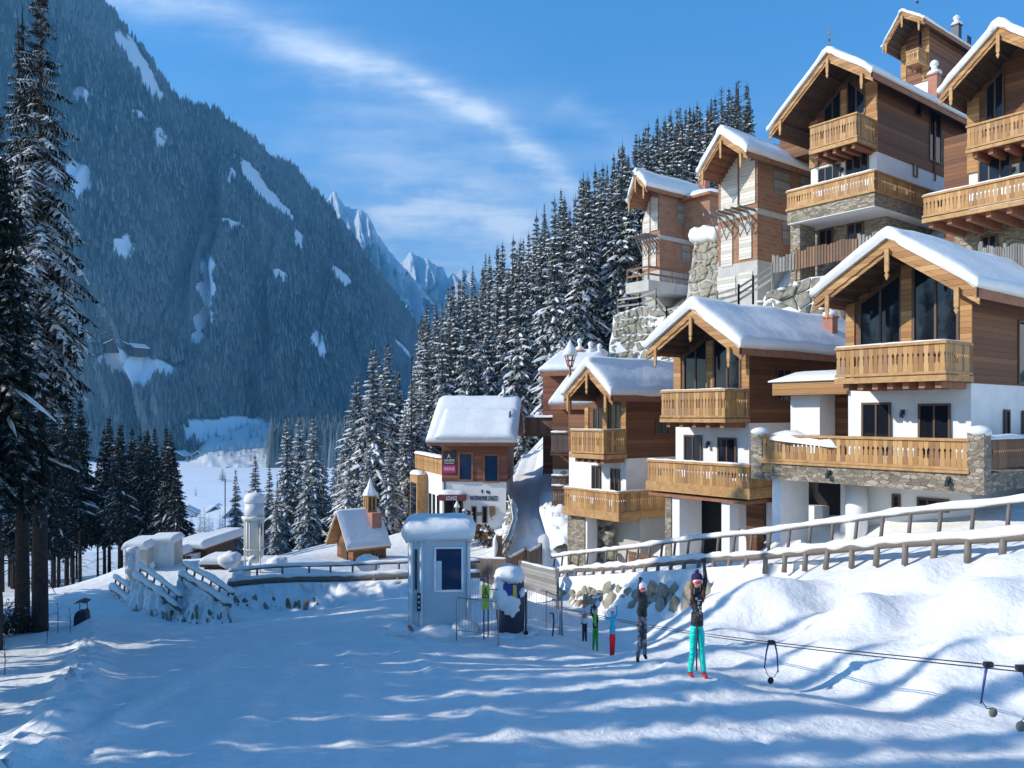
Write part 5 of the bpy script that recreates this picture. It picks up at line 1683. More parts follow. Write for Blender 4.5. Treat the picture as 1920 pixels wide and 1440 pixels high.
def picket(label, pts, h=1.0, key='board_brown', step=.16, seed=2, snow=0, rails=True):
    pts = [Vector(p) for p in pts]; base = pts[0].copy(); root = empty('picket_fence', base, 0, label, 'fence'); rnd = random.Random(seed)
    mb = MB(); rb = MB(); pm = MB()
    for a, b in zip(pts[:-1], pts[1:]):
        d = b - a; ln = d.length; t = d / ln; k = int(ln / step); n = Vector((t.y, -t.x, 0)).normalized()
        for i in range(k):
            p = a.lerp(b, (i + .5) / k) - base; hh = h * rnd.uniform(.9, 1.06); w_ = step * .38
            mb.prism([p - t * w_, p + t * w_, p + t * w_ + Vector((0, 0, hh)), p - t * w_ + Vector((0, 0, hh * .98))], n * .03)
        for z in (.25, .78): rb.beam(a - base + Vector((0, 0, h * z)) - n * .04, b - base + Vector((0, 0, h * z)) - n * .04, .05, .09)
        m_ = max(1, int(ln / 2.2))
        for i in range(m_ + 1):
            p = a.lerp(b, i / m_) - base - n * .1; po = MB(); po.tube([p - Vector((0, 0, .6)), p + Vector((0, 0, h * 1.15))], .07, 7); po.build('post', [M[key]], root)
    recalc(mb.build('pickets', [M[key]], root)); rb.build('rails', [M[key]], root)
    return root


def upper_fences():
    picket('short grey picket fence at the left end, in front of the high chalet', [at(1449, 512, 42.0), at(1490, 506, 41.4)], .85, 'board_grey', .15)
    picket('reddish brown picket fence in front of the high chalet', [at(1491, 506, 41.3), at(1608, 482, 39.0)], 1.0, 'board_brown', .15)
    picket('grey picket fence right of the reddish fence, behind the nearest roof ridge', [at(1610, 482, 38.9), at(1660, 470, 38)], 1.0, 'board_grey', .15)
    picket('grey picket fence at the right edge below the high cut off chalet', [at(1835, 500, 31.5), at(1880, 505, 30.0), at(1935, 497, 28.5)], .85, 'board_grey', .13)
    # rail fences on the slope by the brick houses
    def rails(label, pts, h=1.0, n=3, seed=1):
        pts = [Vector(p) for p in pts]; base = pts[0].copy(); root = empty('rail_fence', base, 0, label, 'fence')
        r = MB()
        for a, b in zip(pts[:-1], pts[1:]):
            for k in range(n): r.beam(a - base + Vector((0, 0, h * (k + .6) / n)), b - base + Vector((0, 0, h * (k + .6) / n)), .05, .12)
        r.build('rails', [M['board_grey']], root)
        for a, b in zip(pts[:-1], pts[1:]):
            m_ = max(1, int((b - a).length / 1.5))
            for i in range(m_ + 1):
                q = a.lerp(b, i / m_) - base; po = MB(); po.beam(q - Vector((0, 0, .5)), q + Vector((0, 0, h * 1.05)), .09, .09); po.build('post', [M['board_grey']], root)
    rails('grey plank rail fence climbing to the tall brick house', [at(1345, 582, 43), at(1385, 570, 42.5), at(1412, 553, 42.5), at(1448, 530, 42)], 1.0)
    rails('grey plank rail fence on top of the tall pale stone wall', [at(1158, 595, 56.5), at(1200, 590, 55), at(1230, 580, 54)], 1.4)
    rails('grey plank handrail sloping down in front of the concrete terrace', [at(1231, 580, 54), at(1250, 602, 52), at(1320, 585, 50)], .9, 2)
upper_fences()


def left_fences():
    # long fence behind the booth
    pts = [at(430, 1071, 33.2), at(500, 1064, 33), at(560, 1061, 32.6), at(640, 1060, 32.2), at(770, 1054, 31.8), at(900, 1053, 31.4)]
    log_fence('snow laden log fence running behind the grey booth to the left', pts, 1.0, .50, .05, .12, .46, Vector((0, -.12, 0)), 11, .075)
    top = [p + Vector((0, -.35, -.62)) for p in pts]; bot = [Vector((p.x * (p.y - 1.5) / p.y, p.y - 1.5, gz1(p.x * (p.y - 1.5) / p.y, p.y - 1.5) - .15)) for p in pts]
    snow_face('long rough wall thick with driven snow under the log fence behind the booth', top, bot, 'retaining_wall', 7, 16, (.02, .60, .15, .6), .36, (.06, .13), 'rock', True, 26, out=Vector((0, -1, 0)), dens=.09, tall=2.0)
    # walls stepping down towards the piste, each with its own rails on top
    def wing(lab1, lab2, a, b, bots, seed):
        mid = a.lerp(b, .5) + Vector((0, 0, .05))
        log_fence(lab1, [a, mid, b], .55, .40, .055, .085, .36, Vector((-.1, -.1, 0)), seed, .10, .04, snow_low=.125)
        top = [q + Vector((-.1, -.2, -.42)) for q in (a, mid, b)]
        snow_face(lab2, top, bots, 'retaining_wall', seed + 3, 20, (.05, .97, .0, .5), .36, (.05, .13), 'rock', True, 34, out=Vector((-.2, -.98, 0)).normalized(), dens=.08, tall=1.9)
    wing('snow caked log rail of the middle stepped wall, sloping down to the right', 'icy snow streaked stone face of the middle stepped wall beside the piste', at(344, 1058, 31), at(438, 1114, 28.6), [at(318, 1172, 29.6), at(375, 1172, 28.6), at(442, 1168, 27.8)], 21)
    wing('snow caked log rail of the left stepped wall, sloping down to the right', 'icy snow streaked stone face of the left stepped wall beside the piste', at(258, 1060, 31.8), at(340, 1120, 29.4), [at(226, 1170, 30.4), at(285, 1172, 29.6), at(352, 1172, 28.8)], 31)
    wing('short snowy rail at the far left end of the stepped walls', 'leftmost icy stone face beside the sunlit lane', at(214, 1082, 32.8), at(266, 1124, 30.8), [at(200, 1166, 31.4), at(230, 1168, 30.8), at(272, 1170, 30.0)], 41)
left_fences()
# --------------------------------------------------------------- lettering
def lettering(name, text, parent, loc, size, u, up, key, width=None, depth=.01, bold=False):
    cu = bpy.data.curves.new(name, 'FONT'); cu.body = text; cu.size = size; cu.extrude = depth; cu.align_x = 'CENTER'; cu.align_y = 'CENTER'; cu.resolution_u = 3
    if bold: cu.offset = size * .018
    o = bpy.data.objects.new(name, cu); COL.objects.link(o); bpy.context.view_layer.update()
    dg = bpy.context.evaluated_depsgraph_get(); me = bpy.data.meshes.new_from_object(o.evaluated_get(dg))
    xs = [v.co.x for v in me.vertices]; k = (width / (max(xs) - min(xs))) if width else 1
    u = Vector(u).normalized(); up = Vector(up).normalized(); n = u.cross(up)
    for v in me.vertices: v.co = Vector(loc) + u * v.co.x * k + up * v.co.y + n * v.co.z
    me.materials.clear(); me.materials.append(M[key])
    bpy.data.objects.remove(o); bpy.data.curves.remove(cu)
    me.name = name; q = bpy.data.objects.new(name, me); return link(q, parent)


# ---------------------------------------------------------------- the lodge
def lodge():
    d = 48.0
    fr = Fr(949, d, -3.5); fr.z0 = (HY - 1010) / F * d; X, Y, Z = fr.x, fr.y, fr.z
    root = fr.root('lodge', 'white and timber lodge with a broad snowy roof and dark lettering on its wall', 'lodge')
    xl = X(830); zm = Z(903, X(890)); ze = Z(838, X(890)); dep = 7.0
    boxpart(root, 'plaster_wall', (xl, 0, -2.5), (0, dep, zm - .003), 'plaster')
    boxpart(root, 'timber_wall', (xl - .05, -.06, zm), (.05, dep, ze + .35), 'wood_wall_red')
    # roof, eave towards us, ridge in the middle of the depth
    y0 = -1.2; x0, x1 = X(800, y0), X(968, y0); xr0 = X(803, dep * .55)
    zr = Z(758, X(890), dep * .55); zE = Z(836, X(890), y0); ym = dep * .55; y2 = dep + 1.2; zE2 = zr - (zr - zE) * (y2 - ym) / (ym - y0)
    rb = MB(); dk = .2
    for a, b in (((y0, zE), (ym, zr)), ((ym, zr), (y2, zE2))):
        rb.prism([(x0, a[0], a[1]), (x0, b[0], b[1]), (x0, b[0], b[1] + dk), (x0, a[0], a[1] + dk)], (x1 - x0, 0, 0))
    roof = recalc(rb.build('roof', [M['beam_red']], root))
    gb = MB()
    for xx in (xl + .1, -.1): gb.prism([(xx, .0, ze + .3), (xx, dep, ze + .3), (xx, ym, zr - .05)], (.12, 0, 0))
    recalc(gb.build('gable_board', [M['wood_wall_red']], root))
    def blanket(xa, xb, ya, za, yb, zb, t, seed):
        rows = []; n = 26
        for i in range(n + 1):
            x = xa + (xb - xa) * i / n; ed = .4 if i in (0, n) else (.85 if i in (1, n - 1) else 1.0); row = []
            prof = [(0, 0), (-.02, .5), (.015, .9), (.05, 1.0), (.2, 1.0), (.4, 1.02), (.6, 1.0), (.8, 1.0), (.97, 1.0), (1.0, .8), (1.02, 0)]
            for s, h in prof:
                y = ya + (yb - ya) * s; z = za + (zb - za) * s
                row.append(Vector((x, y, z + t * h * ed + .05 * mnoise.noise(Vector((x * .8 + seed, y * .8, 0))) * (1 if 0 < h else 0))))
            rows.append(row)
        mb = MB(); mb.grid(rows, closed=True); mb.add(rows[0], [tuple(range(len(prof)))]); mb.add(rows[-1], [tuple(range(len(prof)))])
        return recalc(mb.build('roof_snow', [M['snow']], roof, True))
    blanket(x0 - .05, x1 + .05, y0 - .05, zE + dk, ym, zr + dk, .42, 1)
    blanket(x0 - .05, x1 + .05, y2 + .05, zE2 + dk, ym, zr + dk, .42, 2)
    # slipped second layer and the seams in the snow
    mx = x0 + (x1 - x0) * .10
    blanket(mx, x1 - .12, y0 - .18, zE + dk + .22, y0 + (ym - y0) * .62, zE + dk + .22 + (zr - zE) * .62, .34, 5)
    g = MB(); g.tube([(x1 - .5, y0 + .9, zE + dk + .82), (x1 - .5, y0 + 2.2, zE + dk + .82 + 1.0)], .05, 6); g.build('snow_guard', [M['metal_dark']], roof)
    f = MB(); f.tube([(x0 + (x1 - x0) * .8, ym - .3, zr), (x0 + (x1 - x0) * .8, ym - .3, zr + 1.25)], .11, 10); f.build('flue', [M['metal_grey']], roof, True)
    # upper windows
    for a, b in ((859, 887), (906, 936)):
        q0, q1 = X(a, -.06), X(b, -.06); window(root, q0, q1, Z(902 if a < 900 else 905, q0, -.06), Z(848 if a < 900 else 851, q0, -.06), y=-.06, mull=0, frame='beam_red', glass='glass_blue', fw=.10)
    # lower window group under the awning
    q0, q1 = X(829, -.01), X(868, -.01)
    window(root, q0 + .12, q1, Z(986, q0), Z(936, q0), y=-.002, mull=1, bars=0, fw=.09)
    aw = MB(); xa, xb = X(822, -.7), X(872, -.7); za = Z(931, xa, -.7)
    aw.box((xa, -.75, za - .25), (xb, -.02, za + .12)); a_ = aw.build('awning', [M['awning']], root)
    lettering('lettering', 'LOUNGE', a_, ((xa + xb) / 2, -.765, za - .10), .34, (1, 0, 0), (0, 0, 1), 'white_paint', .95 * (xb - xa) * .42)
    snow_lump_row('awning_snow', a_, [Vector((xa + (xb - xa) * k / 7, -.42, za + .12)) for k in range(8)], .34, .75, 4)
    # two small windows with dark frames, a green notice between them
    for a, b in ((884, 894), (904, 914)):
        p0, p1 = X(a), X(b); window(root, p0, p1, Z(981, p0), Z(949, p0), y=-.002, mull=0, frame='beam_red', fw=.06)
    n_ = MB(); c = X(899); n_.box((c - .16, -.03, Z(967, c)), (c + .14, -.003, Z(960, c))); n_.build('notice', [M['lamp_green']], root)
    lettering('lettering', 'NATIONALPARK CHALETS', root, ((X(882) + X(933)) / 2, -.012, Z(934.5, X(908))), .40, (1, 0, -.012), (0, 0, 1), 'black', X(933) - X(882), bold=True)
    for px, py in ((904, 921), (913, 922), (917, 923)):
        e = MB(); cx, cz = X(px), Z(py, X(px)); s = .12
        e.prism([(cx - s * .5, -.02, cz), (cx, -.02, cz - s * 1.3), (cx + s * .5, -.02, cz), (cx, -.02, cz + s)], (0, .015, 0)); recalc(e.build('emblem_mark', [M['metal_dark']], root))
    # wooden shield with a pale curl
    cx, zt, zb = X(923.5), Z(948, X(923)), Z(975, X(923)); w_ = (X(929) - X(918)) / 2; h = zt - zb
    sh = MB(); sh.prism([(cx - w_, -.06, zt - h * .06), (cx - w_ * .3, -.06, zt), (cx + w_, -.06, zt - h * .04), (cx + w_, -.06, zt - h * .6), (cx + w_ * .55, -.06, zt - h * .84), (cx, -.06, zb), (cx - w_ * .6, -.06, zt - h * .84), (cx - w_, -.06, zt - h * .6)], (0, .055, 0))
    so_ = recalc(sh.build('shield', [M['bronze']], root))
    s2 = MB(); s2.tube([(cx + w_ * .5 * math.cos(t), -.075, zt - h * .42 + h * .22 * math.sin(t)) for t in [i * .35 for i in range(14)]], .035, 5); s2.build('shield_emblem', [M['beam_gold']], so_)
    s3 = MB(); s3.beam((cx - w_ * .2, -.075, zb + h * .10), (cx + w_ * .8, -.075, zb + h * .3), .02, .10); s3.build('shield_stripe', [M['white_paint']], so_)
    # black and pink sign boards on the timber
    s0, s1 = X(831, -.08), X(854, -.08); zz0, zz1, zz2 = Z(845, s0), Z(872, s0), Z(886, s0)
    b1 = MB(); b1.box((s0, -.12, zz1 + .01), (s1, -.062, zz0)); bk = b1.build('signboard', [M['sign_black']], root)
    lettering('lettering', 'ALPIN SPORTS', bk, ((s0 + s1) / 2, -.123, zz1 + (zz0 - zz1) * .32), .22, (1, 0, 0), (0, 0, 1), 'white_paint', (s1 - s0) * .86, .004)
    lettering('lettering', 'SKI SNOWBOARD', bk, ((s0 + s1) / 2, -.123, zz1 + (zz0 - zz1) * .13), .12, (1, 0, 0), (0, 0, 1), 'white_paint', (s1 - s0) * .8, .004)
    l = MB(); mx_ = (s0 + s1) / 2; l.tube([(mx_ - .09, -.125, zz1 + (zz0 - zz1) * .5), (mx_, -.125, zz1 + (zz0 - zz1) * .76), (mx_ + .02, -.125, zz1 + (zz0 - zz1) * .6), (mx_ + .1, -.125, zz1 + (zz0 - zz1) * .5)], .015, 4); l.build('mountain_mark', [M['white_paint']], bk)
    b2 = MB(); b2.box((s0, -.12, zz2), (s1, -.062, zz1 - .01)); pk = b2.build('signboard', [M['pink']], root)
    lettering('lettering', 'SKISCHULE', pk, ((s0 + s1) / 2, -.123, (zz1 + zz2) / 2), .26, (1, 0, 0), (0, 0, 1), 'white_paint', (s1 - s0) * .86, .004)
    # left wing, turned towards the sun: white wall, terrace rail, glazed bay
    P1 = Vector((xl, 0)); cw = lambda px, dd: Vector(((px - CX) / F * dd - fr.C.x, dd - fr.C.y))
    def loc(px, dd):
        q = cw(px, dd); return Vector((q.dot(fr.u), q.dot(fr.v)))
    a = loc(829, 48.9); b = loc(795, 52.5); c = loc(778, 56.0)
    zt = Z(893, xl); zg = -2.5
    w = MB(); w.prism([(a.x, a.y, zg), (xl + .3, dep * .6, zg), (c.x + 2.5, c.y + .5, zg), (b.x, b.y, zg)][::-1], (0, 0, zt - zg)); recalc(w.build('side_wing', [M['plaster']], root))
    # terrace railing on it
    rb = MB(); railing_boards(rb, (c.x, c.y), (a.x, a.y), zt, zt + 1.05, .2); recalc(rb.build('railing', [M['board_gold']], root))
    snow_lump_row('terrace_snow', root, [Vector((c.x, c.y, zt + 1.06)).lerp(Vector((a.x, a.y, zt + 1.06)), k / 12) for k in range(13)], .22, .8, 9)
    # glazed timber bay
    t = (b - a).normalized(); nrm = Vector((-t.y, t.x)); nrm = -nrm if nrm.y > 0 else nrm
    p0 = a + t * 3.0 + nrm * .02; bay = MB(); q = [p0, p0 + t * 1.7, p0 + t * 1.7 + nrm * .7, p0 + nrm * .7]
    bay.prism([(v_.x, v_.y, -1.2) for v_ in q], (0, 0, zt - .15 + 1.2)); bo = recalc(bay.build('bay', [M['beam_gold']], root))
    gl = MB(); o = nrm * .715
    gl.prism([(*(p0 + t * .2 + o), -.7), (*(p0 + t * 1.5 + o), -.7), (*(p0 + t * 1.5 + o), zt - .7), (*(p0 + t * .2 + o), zt - .7)], tuple(nrm * .02) + (0,)); recalc(gl.build('pane', [M['glass']], bo))
    snow_lump_row('bay_snow', bo, [Vector((*(p0 + t * (1.7 * k / 5) + nrm * .4), zt - .15)) for k in range(6)], .42, .6, 3)
    for s in (.5, 1.4, 2.2):
        g2 = MB(); pa = a + t * s + nrm * .01; pb = a + t * (s + .5) + nrm * .01
        g2.prism([(*pa, -1.0), (*pb, -1.0), (*pb, zt - 1.3), (*pa, zt - 1.3)], tuple(nrm * .03) + (0,)); fo = recalc(g2.build('window', [M['glass']], root))
    dp = MB(); dp.tube([(xl + .12, -.05, Z(903, xl)), (xl + .12, -.05, Z(985, xl))], .045, 6); dp.build('downpipe', [M['metal_dark']], root)
    return fr
frL = lodge()


def annex():
    """small white house behind and left of the lodge"""
    d = 62.0; fr = Fr(795, d, 32, (HY - 985) / F * d); X, Y, Z = fr.x, fr.y, fr.z
    root = fr.root('house', 'small white house with a steep snowy roof half hidden left of the lodge', 'house')
    xl = X(752); zt = Z(925, xl)
    boxpart(root, 'wall', (xl, 0, -2), (0, 5, zt), 'plaster')
    for a in (757, 768): window(root, X(a), X(a + 6), Z(972, X(a)), Z(945, X(a)), mull=0, fw=.06)
    mb = MB(); z0, z1 = Z(962, X(732)), Z(928, X(760)) + .6
    mb.prism([(X(730), .2, z0), (X(730), 5, z0), (X(756), 5, z1 + .2), (X(756), .2, z1 + .2)], (0, 0, .25)); ro = recalc(mb.build('roof', [M['beam_red']], root))
    sb = MB(); sb.prism([(X(729), 0, z0 + .26), (X(729), 5.2, z0 + .26), (X(757), 5.2, z1 + .46), (X(757), 0, z1 + .46)], (0, 0, .4)); recalc(sb.build('roof_snow', [M['snow']], ro))
    rb = MB(); railing_boards(rb, (xl, .0), (-.2, .0), zt, zt + .9, .18); recalc(rb.build('railing', [M['board_brown']], root))
    snow_lump_row('railing_snow', root, [Vector((xl + (-.2 - xl) * k / 8, 0, zt + .9)) for k in range(9)], .26, .8, 3)
    for k in range(3):
        b = MB(); b.blob((xl + .3 + k * .9, -.05, zt + 1.0), (.3, .3, .3), 0, 2, .15, k); b.build('snow_heap', [M['snow']], root, True)
annex()


def back_house():
    """dark chalet behind the third one"""
    d = 47.0; fr = Fr(1098, d, -20, (HY - 1000) / F * d); X, Y, Z = fr.x, fr.y, fr.z
    root = fr.root('chalet', 'dark timber chalet with two stacked balconies in shade left of the farthest roadside chalet', 'chalet')
    xl = X(1036); xr = .3
    boxpart(root, 'timber_wall', (xl, 0, Z(880, xl)), (xr, 6, Z(757, xl)), 'wood_wall')
    boxpart(root, 'plaster_wall', (xl + .02, .02, -2.5), (xr - .02, 6, Z(880, xl) - .003), 'plaster')
    st = MB(); rnd = random.Random(8)
    for k in range(14): st.rock((xl + .3 + rnd.uniform(0, 1.1), -.05, Z(885, xl) - rnd.uniform(0, 2.0)), (.28, .15, .35), Vector((1, 0, 0)), Vector((0, 1, 0)), Vector((0, 0, 1)), 0, k)
    st.build('stone_facing', [M['rock_pale']], root)
    def slab(nm, px0, px1, pyb, pyt, y0, y1, th=.55):
        xa, xb = X(px0, y0), X(px1, y0); zb = Z(pyb, xa, y0); zt_ = Z(pyt, xa, y1)
        m = MB(); m.prism([(xa, y0, zb - .25), (xa, y1, zt_ - .25), (xa, y1, zt_), (xa, y0, zb)], (xb - xa, 0, 0)); r = recalc(m.build('roof', [M['beam_red']], root))
        rows = []; n = 12
        for i in range(n + 1):
            x = xa - .1 + (xb - xa + .2) * i / n; k = .5 if i in (0, n) else 1; row = []
            for s, h in [(0, 0), (-.03, .5), (0, .9), (.08, 1), (.5, 1.03), (.95, 1), (1.0, .8), (1.02, 0)]:
                row.append(Vector((x, y0 + (y1 - y0) * s, zb + (zt_ - zb) * s + th * h * k + (.05 * mnoise.noise(Vector((x, s * 4, 3))) if h else 0))))
            rows.append(row)
        s_ = MB(); s_.grid(rows, closed=True); s_.add(rows[0], [tuple(range(8))]); s_.add(rows[-1], [tuple(range(8))]); recalc(s_.build('roof_snow', [M['snow']], r, True))
    slab('roof', 1032, 1112, 760, 712, -.9, 3.2, .6)
    slab('roof', 1012, 1108, 698, 668, 4.5, 9, .5)
    boxpart(root, 'rear_wall', (X(1018, 5.5), 5.5, -1), (1.5, 10, Z(700, X(1018, 5.5), 5.5)), 'wood_wall_red')
    for (a, b, t, bt) in ((1033, 1068, 812, 848), (1034, 1060, 893, 912), (1034, 1060, 912, 950)):
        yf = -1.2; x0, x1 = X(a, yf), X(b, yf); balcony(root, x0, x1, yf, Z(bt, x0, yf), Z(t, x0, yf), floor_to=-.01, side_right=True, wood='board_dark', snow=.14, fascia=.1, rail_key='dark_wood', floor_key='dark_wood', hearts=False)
    # footbridge from the house to the slope on the left
    fb = MB(); x0 = X(985, 2.5); z = Z(812, x0, 2.5)
    fb.box((x0, 2.4, z - .2), (xl, 3.6, z)); br = fb.build('footbridge', [M['board_brown']], root)
    r2 = MB(); railing_boards(r2, (x0, 2.4), (xl, 2.4), z, z + 1.0, .2, notch=False); recalc(r2.build('railing', [M['board_brown']], br))
    snow_lump_row('bridge_snow', br, [Vector((x0 + (xl - x0) * k / 9, 2.4, z + 1.0)) for k in range(10)], .18, .8, 3)
    for k, (px, py) in enumerate(((1087, 650), (1107, 656), (1124, 660))): chimney(root, X(px, 8), 8, Z(py + 20, X(px, 8), 8), .4, .5)
back_house()


def street_lamp():
    p = at(1069, 705, 44.0)
    root = empty('street_lamp', p, 0, 'ornate dark lantern with a tall pointed snow cap standing behind the farthest chalet roof', 'lamp')
    m = MB(); m.tube([(0, 0, -4), (0, 0, .2), (0, 0, .6)], [.10, .08, .05], 8); m.build('pole', [M['beam_red']], root, True)
    f = MB()
    for k in range(6):
        a = k * math.pi / 3; c, s = math.cos(a), math.sin(a); f.beam((c * .12, s * .12, .5), (c * .30, s * .30, 1.15), .05, .05)
    for z, r in ((.52, .13), (.85, .22), (1.15, .32)): f.tube([(r * math.cos(t * .524), r * math.sin(t * .524), z) for t in range(13)], .035, 5)
    f.build('lantern_frame', [M['beam_red']], root)
    s = MB(); s.tube([(0, 0, 1.1), (0, 0, 1.22), (0, 0, 1.45), (0, 0, 1.75), (0, 0, 2.0)], [.36, .42, .32, .14, .02], 12); s.build('snow_cap', [M['snow']], root, True)
street_lamp()


def chapel():
    d = 40.0
    # gable faces left-front, long roof faces us
    fr = Fr(729, 41.0, 34.0, (HY - 1062) / F * 40); X, Y, Z = fr.x, fr.y, fr.z
    root = fr.root('chapel', 'little timber chapel with a snow covered roof and pointed bell turret', 'chapel')
    y0 = 0.0; xl = X(662); W = 2.0
    zE = Z(1026, X(700), -.35); zR = Z(961, X(690), W / 2)
    boxpart(root, 'wall', (xl, 0, -1), (-.15, W, zE + .25), 'wood_wall')
    # front gable (left end), seen obliquely
    g = MB(); g.prism([(xl - .02, -.05, -1), (xl - .02, W + .05, -1), (xl - .02, W + .05, zE + .1), (xl - .02, W / 2, zR - .15), (xl - .02, -.05, zE + .1)], (.1, 0, 0)); recalc(g.build('gable_wall', [M['wood_wall']], root))
    xa, xb = X(651, -.4), X(732, -.4)
    r = MB()
    for sg in (0, 1):
        ya, yb = ((-.45, W / 2) if sg == 0 else (W + .45, W / 2))
        za = zE - .1
        r.prism([(xa, ya, za), (xa, yb, zR), (xa, yb, zR + .12), (xa, ya, za + .12)], (xb - xa, 0, 0))
    ro = recalc(r.build('roof', [M['wood_gold']], root))
    rows = []; n = 14
    for i in range(n + 1):
        x = xa - .03 + (xb - xa + .06) * i / n; k = .4 if i in (0, n) else 1; za = zE + .02
        row = [Vector((x, -.47, za)), Vector((x, -.5, za + .10 * k))]
        for s in (.1, .35, .65, .95): row.append(Vector((x, -.45 + (W / 2 + .45) * s, za + (zR + .1 - za) * s + .13 * k)))
        row.append(Vector((x, W / 2, zR + .12 + .12 * k)))
        for s in (.95, .65, .35, .1): row.append(Vector((x, W + .45 - (W / 2 + .45) * s, za + (zR + .1 - za) * s + .13 * k)))
        row += [Vector((x, W + .5, za + .1 * k)), Vector((x, W + .47, za)), Vector((x, W / 2, zR + .1))]
        rows.append(row)
    s = MB(); s.grid(rows, closed=True); s.add(rows[0], [tuple(range(len(rows[0])))]); s.add(rows[-1], [tuple(range(len(rows[0])))]); recalc(s.build('roof_snow', [M['snow']], ro, True))
    # bell turret
    cx, cy = X(694, W / 2), W / 2; zt0 = Z(965, cx, cy); zt1 = Z(931, cx, cy); w = .26
    t = MB(); t.box((cx - w, cy - w, zR - .3), (cx + w, cy + w, zt0 + .25))
    for a, b in ((-w, -w), (w - .1, -w), (-w, w - .1), (w - .1, w - .1), (-.05, -w), (-w, -.05), (w - .1, -.05)): t.box((cx + a, cy + b, zt0 + .251), (cx + a + .1, cy + b + .1, zt1))
    t.box((cx - w, cy - w, zt1 + .001), (cx + w, cy + w, zt1 + .1)); tu = t.build('turret', [M['beam_gold']], root)
    i_ = MB(); i_.box((cx - w * .6, cy - w * .6, zt0 + .252), (cx + w * .6, cy + w * .6, zt1 - .002)); i_.build('louvre', [M['dark_void']], tu)
    h = zt1 + .1; sp = MB(); sp.tube([(cx, cy, h - .02), (cx, cy, h + .12), (cx, cy, h + .45), (cx, cy, h + .85)], [.42, .36, .17, .02], 8); sp.build('turret_snow', [M['snow']], tu)
    fl = MB(); fl.box((cx - w * 1.02, -.1 + W / 2 - .75, zR - .75), (cx + w * 1.02, W / 2 - .262, zR + .02)); fl.build('turret_base', [M['chimney_red']], tu)
    # side window and door joints
    window(root, X(703), X(708), Z(1050, X(703)), Z(1030, X(703)), mull=0, fw=.03, frame='beam_gold')
    window(root, X(685), X(690), Z(1052, X(685)), Z(1032, X(685)), mull=0, fw=.03, frame='beam_gold')
    dm = MB(); dm.box((xl - .07, W * .3, -1), (xl - .022, W * .7, zE + .1)); dm.build('door', [M['dark_wood']], root)
chapel()
# ------------------------------------------------------- around the drag lift
def lift_hut():
    d = 21.4; px0, px1 = 786, 880
    g = at(830, 1186, d); fr = Fr(880, d, 4.0, g.z); X, Y, Z = fr.x, fr.y, fr.z
    root = fr.root('lift_hut', 'pale grey lift operator hut with rounded corners and a thick cap of snow', 'hut')
    xl = X(764); dep = 1.55; zt = Z(1010, X(830)); r = .16
    def ring(z, e=0.0):
        pts = []
        for cx, cy, a0 in ((xl + r, r, 180), (-r, r, 270), (-r, dep - r, 0), (xl + r, dep - r, 90)):
            for k in range(5):
                a = R(a0 + k * 22.5); pts.append((cx + math.cos(a) * (r + e), cy + math.sin(a) * (r + e), z))
        return pts
    m = MB(); m.grid([ring(-.6), ring(zt)], closed=True); m.add(ring(zt), [tuple(range(20))]); recalc(m.build('body', [M['boxgrey']], root, False))
    # corner profiles and joints
    for px in (790, 771):
        t = MB(); x = X(px, -.02); t.tube([(x, -.02, -.4), (x, -.02, zt)], .055, 8); t.build('corner_profile', [M['boxgrey_pale']], root, True)
    t = MB(); t.tube([(-.02, .02, -.4), (-.02, .02, zt)], .05, 8); t.build('corner_profile', [M['boxgrey_pale']], root, True)
    c = MB(); c.box((xl - .05, -.07, zt - .05), (.05, dep + .05, zt + .10)); c.build('roof_edge', [M['boxgrey_pale']], root)
    # big window
    a, b = X(814, -.01), X(869, -.01); z0, z1 = Z(1110, a), Z(1025, a)
    window(root, a, b, z0, z1, y=-.001, mull=0, frame='white_frame', fw=.055, glass='glass_blue', dep=.05)
    pb = MB(); pb.box((a + .06, -.024, z0 + .06), (a + .20, -.02, z1 - .38)); pb.build('curtain', [M['boxgrey_pale']], root)
    # narrow slot window and control panel on the left part
    s = MB(); x = X(780, -.03); s.box((x - .03, -.05, Z(1105, x)), (x + .03, .0, Z(1030, x))); s.build('door_joint', [M['metal_dark']], root)
    k = MB(); x = X(785.5, -.05); k.box((x - .05, -.075, Z(1145, x)), (x + .05, -.0, Z(1111, x))); kp = k.build('control_panel', [M['metal_dark']], root)
    for z in (1118, 1128, 1138):
        q = MB(); q.blob((x, -.08, Z(z, x)), (.03, .02, .03), 0, 1, 0); q.build('button', [M['boxgrey_pale']], kp)
    f = MB(); f.blob((X(769), -.15, Z(1176, X(769))), (.10, .1, .10), 0, 2, .3, 3); f.build('fitting', [M['chimney_red']], root)
    # snow cap with drooping rim
    rows = []
    for zz, e in ((-.02, .01), (-.10, .10), (.0, .19), (.18, .22), (.32, .14), (.42, -.05), (.47, -.32), (.49, -.6)):
        row = []
        for i, p in enumerate(ring(0)):
            cx, cy = xl / 2, dep / 2; dx, dy = p[0] - cx, p[1] - cy; L_ = math.hypot(dx, dy); kx = max(.05, (L_ + e) / L_) if e > -.3 else max(.08, (L_ + e * 1.5) / L_)
            wob = .07 * mnoise.noise(Vector((i * .9, zz * 3, 2))) if zz < .1 else .03 * mnoise.noise(Vector((i * .5, zz * 3, 2)))
            row.append((cx + dx * kx, cy + dy * kx, zt + .06 + zz + wob - (.06 if zz < -.05 and i % 5 == 2 else 0)))
        rows.append(row)
    s = MB(); s.grid(rows, closed=True); s.add(rows[-1], [tuple(range(20))]); recalc(s.build('roof_snow', [M['snow']], root, True))
    b_ = MB(); b_.blob((xl * .55, -.05, .02), (1.1, .35, .22), 0, 3, .2, 2); b_.blob((-.15, .0, .05), (.4, .3, .3), 0, 3, .2, 5); b_.blob((xl - .1, .1, .05), (.35, .4, .3), 0, 3, .2, 7); b_.build('drift', [M['snow']], root, True)
lift_hut()


